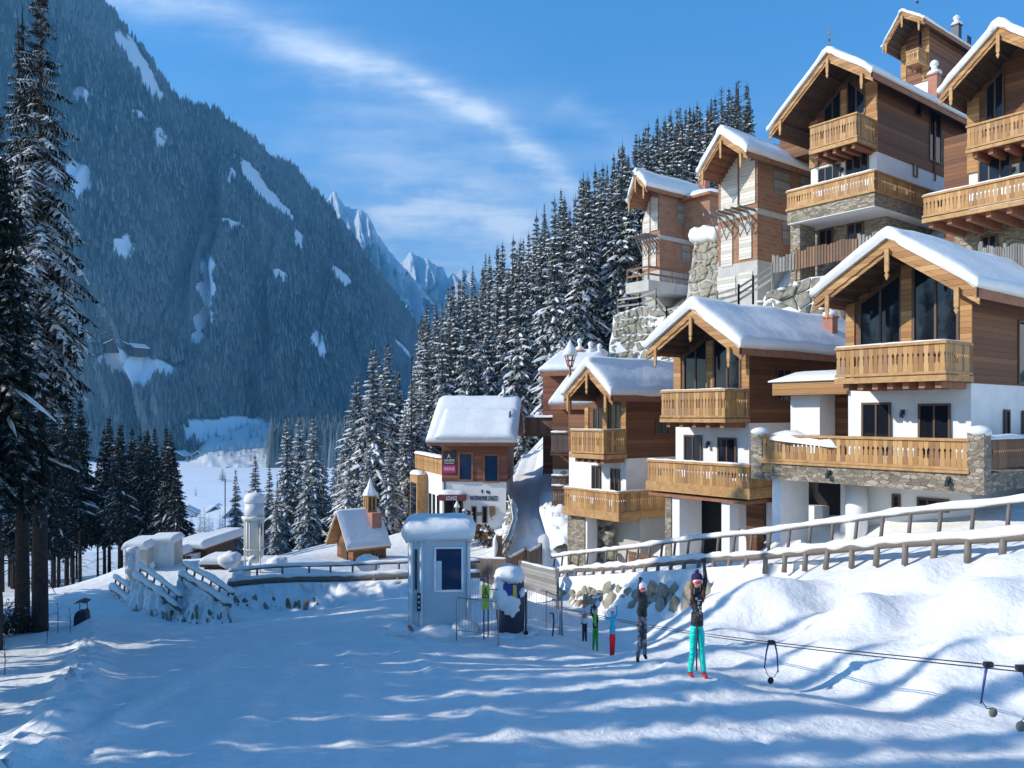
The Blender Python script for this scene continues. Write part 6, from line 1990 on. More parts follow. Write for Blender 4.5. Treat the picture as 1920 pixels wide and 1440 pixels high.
def lift_motor():
    d = 21.2; g = at(958, 1188, d); root = empty('lift_motor', g, 0, 'snow heaped lift drive unit with a dark tarpaulin skirt and yellow striped blue cover', 'machine')
    k = d / F
    def P(px, py, y=0): return Vector(((px - 958) * k, y, (1188 - py) * k))
    b = MB(); rows = []
    for py, w, dd in ((1196, 24, .5), (1185, 25, .52), (1160, 27, .55), (1130, 27, .52), (1100, 25, .48), (1088, 22, .4)):
        z = (1188 - py) * k; w *= k; row = []
        for i in range(20):
            a = 2 * math.pi * i / 20; c, s = math.cos(a), math.sin(a); sq = 1 / max(abs(c), abs(s)) ** .55
            row.append((c * w * sq * (1 + .05 * math.sin(i * 2.3 + py)), .4 + s * dd * sq * (1 + .05 * math.sin(i * 1.7)), z))
        rows.append(row)
    b.grid(rows, closed=True); b.add(rows[-1], [tuple(range(20))]); b.build('tarpaulin', [M['tarp']], root, True)
    p = MB(); p.prism([P(937, 1120, -.14), P(973, 1120, -.14), P(971, 1094, -.14), P(939, 1094, -.14)], (0, .2, 0)); cv = recalc(p.build('cover', [M['navy']], root))
    y_ = MB(); y_.prism([P(962, 1119, -.15), P(969, 1119, -.15), P(968, 1095, -.15), P(962, 1095, -.15)], (0, .012, 0)); recalc(y_.build('yellow_stripe', [M['yellow']], cv))
    s = MB()
    s.blob(P(955, 1084, .35), (.42, .50, .30), 0, 3, .14, 3); s.blob(P(935, 1100, .1), (.17, .3, .26), 0, 3, .16, 4); s.blob(P(940, 1122, .0), (.26, .26, .34), 0, 3, .16, 5)
    s.blob(P(952, 1130, -.10), (.32, .12, .20), 0, 3, .16, 6); s.blob(P(958, 1140, -.12), (.22, .08, .16), 0, 3, .15, 7); s.blob(P(977, 1112, .10), (.10, .22, .14), 0, 3, .15, 8); s.blob(P(961, 1148, -.13), (.08, .06, .12), 0, 2, .1, 9)
    s.build('snow_cap', [M['snow']], root, True)
    d_ = MB(); d_.blob(P(955, 1192, .2), (.75, .7, .12), 0, 3, .2, 2); d_.build('drift', [M['snow']], root, True)
lift_motor()


def warning_sign():
    d = 20.6; g = at(912, 1188, d); root = empty('warning_sign', g, 0, 'yellow green warning board with a black triangle on two thin posts', 'sign'); k = d / F
    x0, x1 = (903 - 912) * k, (918 - 912) * k; z0, z1 = (1188 - 1142) * k, (1188 - 1097) * k
    b = MB(); b.box((x0, -.02, z0), (x1, 0, z1)); bo = b.build('board', [M['sign_green']], root)
    t = MB(); cx = (x0 + x1) / 2; zt = z1 - .06; h = .26; w = .085
    for p, q in (((cx - w, zt - h), (cx + w, zt - h)), ((cx + w, zt - h), (cx, zt)), ((cx, zt), (cx - w, zt - h))): t.beam((p[0], -.026, p[1]), (q[0], -.026, q[1]), .012, .018)
    t.build('triangle', [M['black']], bo)
    e = MB(); e.box((cx - .012, -.03, zt - h * .78), (cx + .012, -.021, zt - h * .38)); e.box((cx - .012, -.03, zt - h * .92), (cx + .012, -.021, zt - h * .84)); e.build('exclamation_mark', [M['black']], bo)
    for i, x in enumerate((x0 + .06, x1 - .04)):
        p = MB(); p.tube([(x, .03, -.4 + i * .3), (x, .03, z1 + .1 + .12 * i)], .018, 6); p.build('post', [M['metal_dark']], root)
    a = MB(); a.tube([(x1, .02, z0 + .5), (x1 + .22, .02, z0 + .5)], .012, 5); a.build('arm', [M['metal_dark']], root)
warning_sign()


def barriers():
    def barrier(label, a, b, h=.95, bars=12, key='metal_dark'):
        a = Vector(a); b = Vector(b); base = a.copy(); root = empty('crowd_barrier', base, 0, label, 'barrier')
        u = Vector((0, 0, 1)); D = b - a; r = MB()
        r.tube([Vector((0, 0, -.3)), u * (h - .12), u * h + D * .03, u * h + D * .97, D + u * (h - .12), D - u * .3], .016, 6); r.tube([u * .12, D + u * .12], .011, 5)
        fr_ = r.build('frame', [M[key]], root, True); m = MB()
        for i in range(1, bars): m.tube([D * (i / bars) + u * .12, D * (i / bars) + u * h], .006, 4)
        m.build('bars', [M[key]], root)
    L1 = at(856, 1190, 20.4); barrier('steel crowd barrier between the grey hut and the tarpaulin covered drive', L1, at(934, 1200, 20.0), .95, 14, 'metal_grey')
    barrier('pale crowd barrier standing behind the yellow green warning board', at(882, 1150, 27), at(938, 1152, 26.6), 1.2, 12, 'metal_grey')
    barrier('steel crowd barrier leading right from the drive towards the skiers', at(988, 1166, 24), at(1024, 1172, 23.6), 1.0, 8, 'metal_grey')
    barrier('sloping crowd barrier ending at the first rope lift post', at(1024, 1172, 23.5), at(1052, 1188, 22.5), 1.0, 9, 'metal_grey')
barriers()


def plank_fence():
    def panel(label, pts_top, pts_bot, key, wt=.2, horiz=False):
        base = Vector(pts_bot[0]); root = empty('plank_fence', base, 0, label, 'fence'); m = MB()
        for (ta, tb), (ba, bb) in zip(zip(pts_top[:-1], pts_top[1:]), zip(pts_bot[:-1], pts_bot[1:])):
            n = max(1, int((bb - ba).length / wt))
            nrm = (bb - ba).cross(Vector((0, 0, 1))).normalized() * .05
            if horiz:
                k = 8
                for i in range(k): m.prism([ba.lerp(ta, i / k) - base, bb.lerp(tb, i / k) - base, bb.lerp(tb, (i + .94) / k) - base, ba.lerp(ta, (i + .94) / k) - base], nrm)
            else:
                for i in range(n):
                    a, b = i / n, (i + .95) / n; m.prism([ba.lerp(bb, a) - base, ba.lerp(bb, b) - base, ta.lerp(tb, b) - base, ta.lerp(tb, a) - base], nrm)
        recalc(m.build('boards', [M[key]], root))
        for t, b in ((pts_top[0], pts_bot[0]), (pts_top[-1], pts_bot[-1])):
            p = MB(); p.beam(b - base - Vector((0, 0, .5)), t - base + Vector((0, 0, .08)), .14, .14); p.build('post', [M[key]], root)
        s = MB(); lumpy(s, [p - base for p in pts_top], .06, 8, 0, 3, .02, .4); s.build('snow_ridge', [M['snow']], root, True)
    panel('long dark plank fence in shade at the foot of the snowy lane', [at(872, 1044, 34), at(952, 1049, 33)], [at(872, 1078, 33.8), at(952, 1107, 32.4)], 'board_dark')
    panel('brown plank fence turning up the lane, beside the pale plank panel', [at(953, 1048, 32.9), at(985, 1030, 35)], [at(953, 1107, 32.3), at(985, 1075, 34)], 'board_brown')
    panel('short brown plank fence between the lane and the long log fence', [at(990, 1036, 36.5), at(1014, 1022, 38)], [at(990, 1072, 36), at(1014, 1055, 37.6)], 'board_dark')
    panel('pale weathered plank panel standing in the snow left of the boulder wall', [at(975, 1054, 31.5), at(1045, 1070, 30.4)], [at(975, 1100, 31), at(1045, 1124, 29.8)], 'board_grey', horiz=True)
plank_fence()


# --------------------------------------------------------------- rope lift
def rope_lift():
    A = at(1040, 1136, 24.5); B = at(1935, 1254, 9.2)
    root = empty('tow_rope', A, 0, 'long double steel rope of the low ski tow crossing the slope to the right', 'rope')
    D = B - A
    for k, o in enumerate((0, .045)):
        m = MB(); n = 24; m.tube([D * (i / n) + Vector((0, 0, -o - .16 * math.sin(math.pi * i / n))) for i in range(n + 1)], .0085, 5); m.build('strand', [M['metal_dark']], root)
    def on(px):
        k = (px - CX) / F; t = (k * A.y - A.x) / (D.x - k * D.y); return A + D * t + Vector((0, 0, -.16 * math.sin(math.pi * t)))
    def hanger(label, px, arms, disc, r, key='metal_dark', rot=0.0):
        p = on(px); k = p.y / F; e = empty('tow_hanger', p, 0, label, 'tow hanger')
        def Q(a, b, y=0): return Vector(((a - px) * k, y, -(b - (HY - p.z / p.y * F)) * k))
        c = MB(); c.box((-.05, -.03, -.03), (.05, .03, .03)); c.build('clamp', [M['metal_dark']], e)
        ends = []
        for poly in arms:
            m = MB(); pts = [Q(*q) for q in poly]; m.tube(pts, [.017, .014, .010][:len(pts)] if len(pts) == 3 else .018, 6); m.build('arm', [M['blue_steel']], e, True); ends.append(pts[-1])
        dq = Q(*disc); s = MB()
        for q in ends: s.tube([q + Vector((0, 0, .05)), q.lerp(dq, .5) + Vector((0, 0, -.01)), dq + Vector((0, 0, r))], .006, 4)
        s.build('cord', [M['black']], e)
        b = MB(); b.blob(dq, (r, r * .5, r * 1.1), 0, 2, .06, 1); b.build('seat_disc', [M[key]], e, True)
    hanger('forked blue tow hanger with a small black disc, left of the two on the right', 1446, [[(1442, 1202), (1437, 1222), (1433, 1253)], [(1452, 1202), (1457, 1226), (1459, 1261)]], (1445, 1276), .055, 'black')
    hanger('single armed blue tow hanger with a grey disc dragging in the snow', 1853, [[(1850, 1248), (1845, 1280), (1839, 1319)]], (1862, 1336), .055, 'rock')
    hanger('tow hanger with a grey disc at the right edge of the picture', 1914, [[(1918, 1252), (1924, 1280), (1926, 1330)]], (1914, 1362), .06, 'rock')
    # posts and a leaning bar at the start of the rope
    def post(name, label, pts, r, key, disc=None):
        pts = [at(*q) for q in pts]; b = pts[-1]; e = empty(name, b, 0, label, 'post'); m = MB(); m.tube([q - b for q in pts], r, 7); m.build('stem', [M[key]], e, True)
        if disc:
            s = MB(); c = at(*disc[:3]) - b; s.blob(c, (disc[3], disc[3] * .6, disc[3]), 0, 2, .05); s.build('disc', [M['black']], e, True)
    post('tow_post', 'upright grey steel post where the tow rope begins', [(1053, 1118, 22.6), (1054, 1206, 22.4)], .03, 'metal_grey', (1055, 1196, 22.3, .07))
    post('tow_post', 'thin slanting steel stay beside the upright post of the tow rope', [(1051, 1150, 22.5), (1048, 1190, 22.3)], .02, 'metal_grey')
    post('tow_bar', 'hooked dark bar with a black disc leaning left of the rope posts', [(1031, 1150, 21.6), (1037, 1150, 21.6), (1039, 1165, 21.5), (1036, 1190, 21.3), (1033, 1203, 21.2)], .022, 'metal_dark', (1034, 1200, 21.2, .065))
    post('guide_post', 'thin post with a black roller standing right of the drive unit', [(986, 1110, 21.4), (986, 1192, 21.2)], .022, 'metal_dark', (986, 1187, 21.1, .07))
rope_lift()


# ------------------------------------------------------------ left background
def silo():
    d = 36.0; p = at(477, 1062, d); root = empty('silo', p, 0, 'tall pale cylindrical silo with a ladder cage and snow cap behind the long fence', 'silo'); k = d / F
    r = 17 * k; h = 120 * k
    m = MB(); m.tube([(0, 0, .5), (0, 0, h * .72), (0, 0, h)], [r, r, r * .97], 24); m.tube([(0, 0, .18), (0, 0, .5)], [r * .45, r], 24); m.build('body', [M['tank']], root, {0})
    c = MB(); c.tube([(0, 0, h * .76), (0, 0, h * .99)], r * 1.04, 24); c.build('upper_drum', [M['boxgrey_pale']], root, True)
    for x in (-r * .75, -r * .2, r * .95):
        t = MB(); t.tube([(x, -r * .95, -.8), (x, -r * .95, h * .74)], .035, 7); t.build('leg', [M['tank']], root, True)
    for z in (h * .74, h * .28):
        g = MB(); g.tube([(r * 1.15 * math.cos(a), r * 1.15 * math.sin(a), z) for a in [i * .42 for i in range(16)]], .035, 6); g.build('platform_ring', [M['tank']], root, True)
    l = MB(); l.box((r * .75, -r * .75, h * .5), (r * .98, -r * .45, h * .68)); l.build('ladder', [M['metal_dark']], root)
    s = MB(); s.tube([(0, 0, h - .02), (0, 0, h + .08), (0, 0, h + .28), (0, 0, h + .40), (0, 0, h + .45)], [r * 1.02, r * 1.12, r * 1.02, r * .7, r * .1], 20); s.build('snow_cap', [M['snow']], root, True)
    s = MB(); lumpy(s, [(r * 1.2 * math.cos(a), r * 1.2 * math.sin(a), h * .75 + .05) for a in [3.4 + i * .3 for i in range(10)]], .09, 7, 0, 4); s.build('platform_snow', [M['snow']], root, True)
silo()


def slab_snow(mb, x0, x1, y0, y1, z, t, seed=0):
    rows = []; n = 18
    for i in range(n + 1):
        u = i / n; x = x0 + (x1 - x0) * u; ex = .35 if i in (0, n) else (.8 if i in (1, n - 1) else 1); row = [Vector((x, y0 + .04, z))]
        for v, h in ((0, .35), (.0, .75), (.06, 1), (.3, 1.03), (.5, 1.04), (.7, 1.03), (.94, 1), (1, .75), (1, .35)):
            y = y0 + (y1 - y0) * v; row.append(Vector((x, y, z + t * h * ex + .10 * t * mnoise.noise(Vector((x * 1.3 + seed, y * 1.3, h))))))
        row.append(Vector((x, y1 - .04, z))); rows.append(row)
    mb.grid(rows); m_ = len(rows[0]); mb.add(rows[0], [tuple(range(m_))]); mb.add(rows[-1], [tuple(range(m_))])


def station():
    d = 37.0; k = d / F
    # iced concrete block on the left
    p = at(302, 1078, d); e = empty('concrete_tower', p, .15, 'ice coated square concrete block rising above the stepped walls', 'structure'); m = MB()
    m.prism([(-25 * k, 0, -.4), (24 * k, 0, -.4), (22 * k, 0, 62 * k), (-24 * k, 0, 60 * k)], (0, 1.6, 0)); recalc(m.build('body', [M['concrete']], e))
    f = snow_grid = MB(); rows = []
    for j in range(13):
        rows.append([Vector(((-25 + 49 * i / 12) * k, -.04 - .10 * (mnoise.noise(Vector((i * .6, j * .25, 1))) + .5) * (1 if j < 12 else .3), -.4 + (62 * k + .4) * j / 12)) for i in range(13)])
    f.grid(rows); recalc(f.build('ice_sheet', [M['snow']], e, True))
    s = MB(); slab_snow(s, -27 * k, 25 * k, -.15, 1.75, 60 * k, .26, 3); s.build('snow_cap', [M['snow']], e, True)
    c = MB(); c.tube([(-12 * k, -.5, -.3), (-12 * k, -.5, 21 * k)], .14, 8); c.blob((-12 * k, -.5, 22 * k), (.19, .19, .2), 0, 2, .1); c.build('bollard', [M['snow']], e, True)
    # lower snowy block and cabinet
    p = at(258, 1075, d - 1); e = empty('service_block', p, .1, 'low snow buried service block at the left end behind the stepped walls', 'structure')
    m = MB(); m.box((-22 * k, 0, -1), (16 * k, 2, 44 * k)); m.build('body', [M['concrete']], e); s = MB(); slab_snow(s, -26 * k, 18 * k, -.2, 2.2, 44 * k, .34, 7); s.build('snow_cap', [M['snow']], e, True)
    p = at(246, 1098, d - 4); e = empty('cabinet', p, .1, 'narrow upright snow coated cabinet in front of the low service block', 'cabinet')
    m = MB(); m.box((-8 * k, 0, -.6), (7 * k, .5, 56 * k)); m.build('body', [M['boxgrey_pale']], e); s = MB(); s.blob((0, .25, 58 * k), (.26, .35, .16), 0, 2, .12); s.blob((0, -.02, 26 * k), (.2, .08, .62), 0, 2, .2, 4); s.build('snow_cap', [M['snow']], e, True)
    # flat roofed building of the valley station
    p = at(345, 1062, 43); e = empty('station_building', p, -.1, 'low flat roofed lift station with thick overhanging snow and dark windows', 'building'); k2 = 43 / F
    m = MB(); m.box((-40 * k2, 0, -1.5), (22 * k2, 4, 24 * k2)); m.build('wall', [M['plaster']], e)
    for a, b in ((-30, -14), (-12, 2), (4, 14)):
        w_ = MB(); w_.box((a * k2, -.03, 4 * k2), (b * k2, -.002, 20 * k2)); w_.build('window', [M['glass_blue']], e)
    r1 = MB(); r1.box((-44 * k2, -.9, 24 * k2), (12 * k2, 4.5, 27 * k2)); ro = r1.build('roof', [M['beam_red']], e); s = MB(); slab_snow(s, -45 * k2, 13 * k2, -1.0, 4.6, 27 * k2, .42, 3)
    s.build('roof_snow', [M['snow']], ro, True)
    r2 = MB(); r2.box((-8 * k2, .2, 30 * k2), (36 * k2, 5.5, 33 * k2)); ro2 = r2.build('upper_roof', [M['beam_red']], e)
    s = MB(); slab_snow(s, -9 * k2, 37 * k2, .1, 5.6, 33 * k2, .42, 9)
    s.build('roof_snow', [M['snow']], ro2, True)
    b = MB(); b.box((20 * k2, .6, -1), (34 * k2, 4, 30 * k2)); b.build('annex_wall', [M['dark_wood']], e)
    # long snowed-in deck between station and silo
    p = at(405, 1068, 36); e = empty('deck', p, 0, 'snowed in low deck with dark gaps under its edge between station and silo', 'platform'); k3 = 36 / F
    m = MB(); m.box((-30 * k3, 0, 4 * k3), (24 * k3, 1.6, 10 * k3)); 
    for x in (-24, -8, 8, 18): m.box((x * k3, .1, -.8), (x * k3 + .15, .3, 4 * k3))
    m.build('planking', [M['dark_wood']], e); s = MB(); slab_snow(s, -31 * k3, 25 * k3, -.1, 1.7, 10 * k3, .3, 5); s.blob((22 * k3, .3, 16 * k3), (.35, .35, .42), 0, 2, .15, 3); s.build('snow_cover', [M['snow']], e, True)
    # pipe bend and snow covered boulders on the fence end
    p = at(466, 1062, 33.8); e = empty('pipe', p, 0, 'bent pipe wrapped in snow at the left end of the long fence', 'pipe'); m = MB(); m.tube([(0, 0, -1), (0, 0, .2), (.05, 0, .32), (.18, 0, .38), (.32, 0, .38)], .09, 8); m.build('tube', [M['snow']], e, True)
    for i, (px, py, dd, r, lb) in enumerate(((432, 1050, 34, .42, 'round snow covered boulder at the left end of the long fence, beside the deck'), (452, 1078, 33.2, .30, 'smaller snow lump in front of the bent pipe'), (520, 1055, 35, .35, 'low snow covered mound right of the silo'), (690, 1056, 37, .5, 'low snow mound in front of the wooden chapel'))):
        q = at(px, py, dd); m = MB(); m.blob((0, 0, 0), (r * 1.2, r, r * .8), 0, 3, .15, i); o = m.build('snow_mound', [M['snow']], None, True); o.location = q; tag(o, lb, 'snow heap')
    # thin pole
    p = at(422, 1066, 50); e = empty('mast', p, 0, 'thin tall dark mast between the left wood and the silo', 'mast'); m = MB(); m.tube([(0, 0, -1), (0, 0, 5.6)], .035, 5); m.build('pole', [M['metal_dark']], e); m = MB(); m.blob((0, 0, .4), (.09, .09, .2), 0, 1, 0); m.build('junction_box', [M['metal_dark']], e)
    p = at(772, 740, 62); e = empty('mast', p, 0, 'thin mast with a small head rising out of the trees behind the lodge', 'mast'); m = MB(); m.tube([(0, 0, -9), (0, 0, 2.7)], .05, 5); m.build('pole', [M['metal_dark']], e); m = MB(); m.blob((0, 0, 2.8), (.14, .14, .2), 0, 1, 0); m.build('head', [M['metal_dark']], e)
station()


def left_edge_things():
    # waste bin / guarded post beside the lane
    d = 24.6; p = at(151, 1180, d); k = d / F; e = empty('litter_bin', p, .2, 'dark tattered litter bin with a small roof frame beside the lane on the left', 'bin')
    m = MB(); m.prism([(-12 * k, 0, 0), (13 * k, 0, 0), (9 * k, 0, 32 * k), (4 * k, 0, 35 * k), (2 * k, 0, 31 * k), (-3 * k, 0, 34 * k), (-9 * k, 0, 31 * k), (-12 * k, 0, 22 * k)], (0, .35, 0)); recalc(m.build('body', [M['tarp']], e))
    f = MB(); 
    for x in (-5, 8): f.tube([(x * k, .2, -.1), (x * k, .2, 50 * k)], .014, 5)
    f.build('frame', [M['metal_dark']], e); r = MB(); r.prism([(-9 * k, -.1, 49 * k), (1 * k, -.1, 52 * k), (11 * k, -.1, 49 * k), (11 * k, -.1, 50.5 * k), (1 * k, -.1, 54 * k), (-9 * k, -.1, 50.5 * k)], (0, .5, 0)); recalc(r.build('roof', [M['dark_wood']], e))
    # low bare undergrowth round the two big trunks
    rnd = random.Random(2)
    for i, (px, py, d, r, lb) in enumerate(((15, 1180, 23.5, 1.0, 'tangle of dark frosted undergrowth at the left edge of the picture'), (52, 1186, 24.2, .7, 'small dark shrub between the two big spruce trunks'), (-30, 1200, 22, .9, 'dark undergrowth cut by the left edge below the big spruces'))):
        g = at(px, py, d); e = empty('shrub', g, 0, lb, 'shrub'); m = MB(); l = MB()
        for _ in range(90):
            a = rnd.uniform(0, 6.28); h = rnd.uniform(.25, 1.0) * r; s = rnd.uniform(.1, .9) * r; b = Vector((rnd.uniform(-.35, .35) * r, rnd.uniform(-.35, .35) * r, -.1)); t = b + Vector((math.cos(a) * s, math.sin(a) * s, h)); m.tube([b, b.lerp(t, .5) + Vector((0, 0, .1)), t], [.014, .01, .004], 4)
            for _k in range(3):
                q = b.lerp(t, rnd.uniform(.4, 1)); dv = Vector((rnd.gauss(0, 1), rnd.gauss(0, 1), rnd.gauss(0, .5))).normalized() * rnd.uniform(.05, .14); sv = dv.cross(Vector((0, 0, 1))).normalized() * .03 if abs(dv.z) < .9 * dv.length else Vector((.03, 0, 0)); l.add([q, q + dv + sv, q + dv * 1.6 - Vector((0, 0, .03)), q + dv - sv], [(0, 1, 2, 3)])
        m.build('branches', [M['bark']], e); l.build('foliage', [M['needles_dark']], e)
    for i, (px, py, d, h) in enumerate(((108, 1182, 23.5, .9), (131, 1188, 23, .8), (88, 1200, 21.5, .9), (8, 1270, 15.5, .8))):
        g = at(px, py, d); e = empty('twig', g, 0, ['thin bare sapling just right of the big spruce trunks', 'thin bare sapling left of the litter bin', 'bare twig in the snow below the big trunks', 'lone bare twig at the left edge of the foreground'][i], 'sapling'); m = MB(); m.tube([(0, 0, -.1), (.02, 0, h * .5), (-.02, 0, h)], [.010, .008, .003], 4)
        for k in range(6): z = h * (.35 + .1 * k); a = k * 2.1; m.tube([(0, 0, z), (math.cos(a) * .15, math.sin(a) * .15, z + .14)], [.006, .002], 3)
        m.build('stem', [M['bark']], e)
    # low plank shelf of the sunlit lane beyond
    g = at(105, 1142, 40); e = empty('plank_bench', g, 0, 'low snowy plank barrier lying on the sunlit lane behind the trunks', 'barrier'); m = MB()
    for z in (0, .45): m.box((-1.2, 0, z), (1.2, .12, z + .16))
    m.build('planks', [M['board_grey']], e); s = MB(); lumpy(s, [(-1.25, .06, .66), (1.25, .06, .66)], .12, 8, 0, 2); s.build('snow_ridge', [M['snow']], e, True)
    g = at(196, 1132, 36); e = empty('concrete_block', g, .2, 'square concrete block with snow on it at the far end of the sunlit lane', 'block'); m = MB(); m.box((-.22, 0, -.3), (.22, .4, .55)); m.build('body', [M['concrete']], e); s = MB(); s.blob((0, .2, .58), (.3, .28, .12), 0, 2, .1); s.build('snow_cap', [M['snow']], e, True)
left_edge_things()


def lodge_garden():
    # dark hedge before the lodge wall, snow caught bush, iron lantern
    rnd = random.Random(6)
    def bush(label, px, py, d, rx, rz, n, snow):
        g = at(px, py, d); e = empty('bush', g, 0, label, 'bush'); l = MB(); s = MB()
        for _ in range(n):
            v = Vector((rnd.gauss(0, 1), rnd.gauss(0, 1), rnd.gauss(0, 1))).normalized() * rnd.uniform(.55, 1); c = Vector((v.x * rx, v.y * .5, rz * (.9 + v.z)))
            a = Vector((rnd.gauss(0, 1), rnd.gauss(0, 1), rnd.gauss(0, 1))).normalized() * .13; b = a.cross(v).normalized() * .09
            l.add([c - a, c + b, c + a, c - b], [(0, 1, 2, 3)])
            if rnd.random() < snow: s.blob(c + Vector((0, 0, .05)), (.16, .14, .09), 0, 1, .1, _)
        l.build('foliage', [M['hedge']], e)
        t = MB()
        for _ in range(7): t.tube([(rnd.uniform(-.5, .5) * rx, 0, -.4), (rnd.uniform(-.8, .8) * rx, 0, rz)], .025, 4)
        t.build('stems', [M['bark']], e)
        if s.v: s.build('snow_clumps', [M['snow']], e, True)
    bush('brown bare hedge under the small lodge windows', 900, 1010, 45.5, .85, .42, 420, .02)
    bush('second low hedge clump at the right end under the wooden shield', 914, 1014, 45.2, .5, .33, 200, .02)
    bush('slender dark bush with white snow clumps before the lodge windows', 876, 1000, 45.8, .26, .75, 160, .10)
    bush('dark bush with red twigs left of the iron lantern under the awning', 846, 1000, 46.3, .55, .5, 220, .03)
    g = at(857, 1000, 45.5); e = empty('street_lamp', g, 0, 'grey green lantern on a post with a white snow tip before the lodge door', 'lamp'); m = MB(); m.tube([(0, 0, -.8), (0, 0, 1.0)], .05, 8); m.build('pole', [M['lamp_green']], e, True)
    m = MB(); m.tube([(0, 0, 1.0), (0, 0, 1.5)], [.08, .14], 6); m.build('lantern', [M['lamp_green']], e); m = MB(); m.tube([(0, 0, 1.48), (0, 0, 1.56), (0, 0, 1.85)], [.16, .17, .02], 8); m.build('snow_cap', [M['snow']], e, True)
    # umbrella / dark terrace wall in front of the left wing
    g = at(838, 1000, 46.8); e = empty('terrace_wall', g, .1, 'dark sloping terrace wall at the left foot of the lodge', 'wall'); m = MB(); m.prism([(-1.1, 0, -1), (1.4, 0, -1), (1.4, 0, .05), (.2, 0, .35), (-.4, 0, .2), (-1.1, 0, -.3)], (0, .15, 0)); recalc(m.build('boards', [M['board_dark']], e))
    # stone bank with rail between lodge and lane
    rock_wall('rough pale stone bank with a rail between the lodge and the lane', [at(954, 925, 50), at(962, 955, 45), at(959, 985, 41.5), at(948, 1012, 39)], [at(946, 985, 49.5), at(950, 1005, 45), at(946, 1022, 42), at(936, 1040, 39.5)], .34, 60, 15, True, 'rock_pale', out=Vector((-.75, -.66, 0)), lip=.35)
    log_fence('wooden rail curving down the stone bank beside the lane', [at(945, 905, 52), at(958, 945, 46), at(962, 975, 42.5), at(952, 1005, 39.5), at(936, 1032, 37)], 1.1, .5, .06, .07, .35, Vector((0, 0, 0)), 17, .03)
    # gate posts with snow at the foot of the lane
    g = at(936, 1046, 36.5); e = empty('gate_post', g, 0, 'thick gate post with a snowy side at the foot of the lane', 'post'); m = MB(); m.box((-.14, -.14, -.5), (.14, .14, 1.0)); m.build('post_body', [M['board_brown']], e); s = MB(); s.blob((-.16, 0, .55), (.14, .2, .55), 0, 2, .1); s.build('snow_side', [M['snow']], e, True)
    # ploughed snow bank along the right of the lane
    m = MB(); rnd2 = random.Random(5)
    pts = [(1016, 885, 55), (1014, 920, 51), (1018, 950, 47.5), (1026, 975, 44.5), (1034, 1000, 42), (1040, 1020, 40)]
    g = at(*pts[-1]); e = empty('snow_bank', g, 0, 'rough bank of ploughed snow along the right side of the lane', 'snow bank')
    W_ = [at(*q) for q in pts]; P_ = []
    for a, b in zip(W_[:-1], W_[1:]):
        n_ = max(2, int((b - a).length / .2)); P_ += [a.lerp(b, i / n_) for i in range(n_)]
    rows = []
    for i, q in enumerate(P_):
        ed = math.sin(math.pi * min(1, (i + 1) / 8) / 2) * math.sin(math.pi * min(1, (len(P_) - i) / 8) / 2); row = []
        for j in range(25):
            u = j / 24; h = max(0, math.sin(math.pi * u)) ** .7 * 1.0 * ed; c = Vector((q.x - .2 + u * 1.9, q.y, q.z - .35 + h * .75))
            nn = .30 * mnoise.noise(c * 1.1) + .20 * mnoise.noise(c * 2.7) + .12 * mnoise.noise(c * 6.0); row.append(c - g + Vector((nn * .4, nn * .5, nn)) * (1 if 0 < j < 24 else 0))
        rows.append(row)
    m.grid(rows)
    m.build('snow_lumps', [M['snow']], e, True)
lodge_garden()


# --------------------------------------------------------- valley and far farms
def far_house(label, p, w, dep, h, rz, wall='dark_wood', rh=None, name='farmhouse', snow=.5):
    e = empty(name, p, rz, label, 'house'); rh = rh or w * .28
    m = MB(); m.prism([(-w / 2, 0, -4), (w / 2, 0, -4), (w / 2, 0, h), (0, 0, h + rh), (-w / 2, 0, h)], (0, dep, 0)); recalc(m.build('wall', [M[wall]], e))
    r = MB(); o = w * .14
    for sg in (-1, 1): r.prism([(sg * (w / 2 + o), -o, h - o * .5), (0, -o, h + rh + .02), (0, -o, h + rh + .3), (sg * (w / 2 + o), -o, h - o * .5 + .28)], (0, dep + 2 * o, 0))
    ro = recalc(r.build('roof', [M['dark_wood']], e))
    s = MB()
    for sg in (-1, 1): s.prism([(sg * (w / 2 + o), -o * .9, h - o * .5 + .29), (0, -o * .9, h + rh + .31), (0, -o * .9, h + rh + .31 + snow), (sg * (w / 2 + o), -o * .9, h - o * .5 + .29 + snow)], (0, dep + 1.8 * o, 0))
    recalc(s.build('roof_snow', [M['snow']], ro))
    for x in (-.25, .2):
        w_ = MB(); w_.box((w * x, -.06, h * .35), (w * x + w * .12, -.01, h * .7)); w_.build('window', [M['glass']], e)
    return e


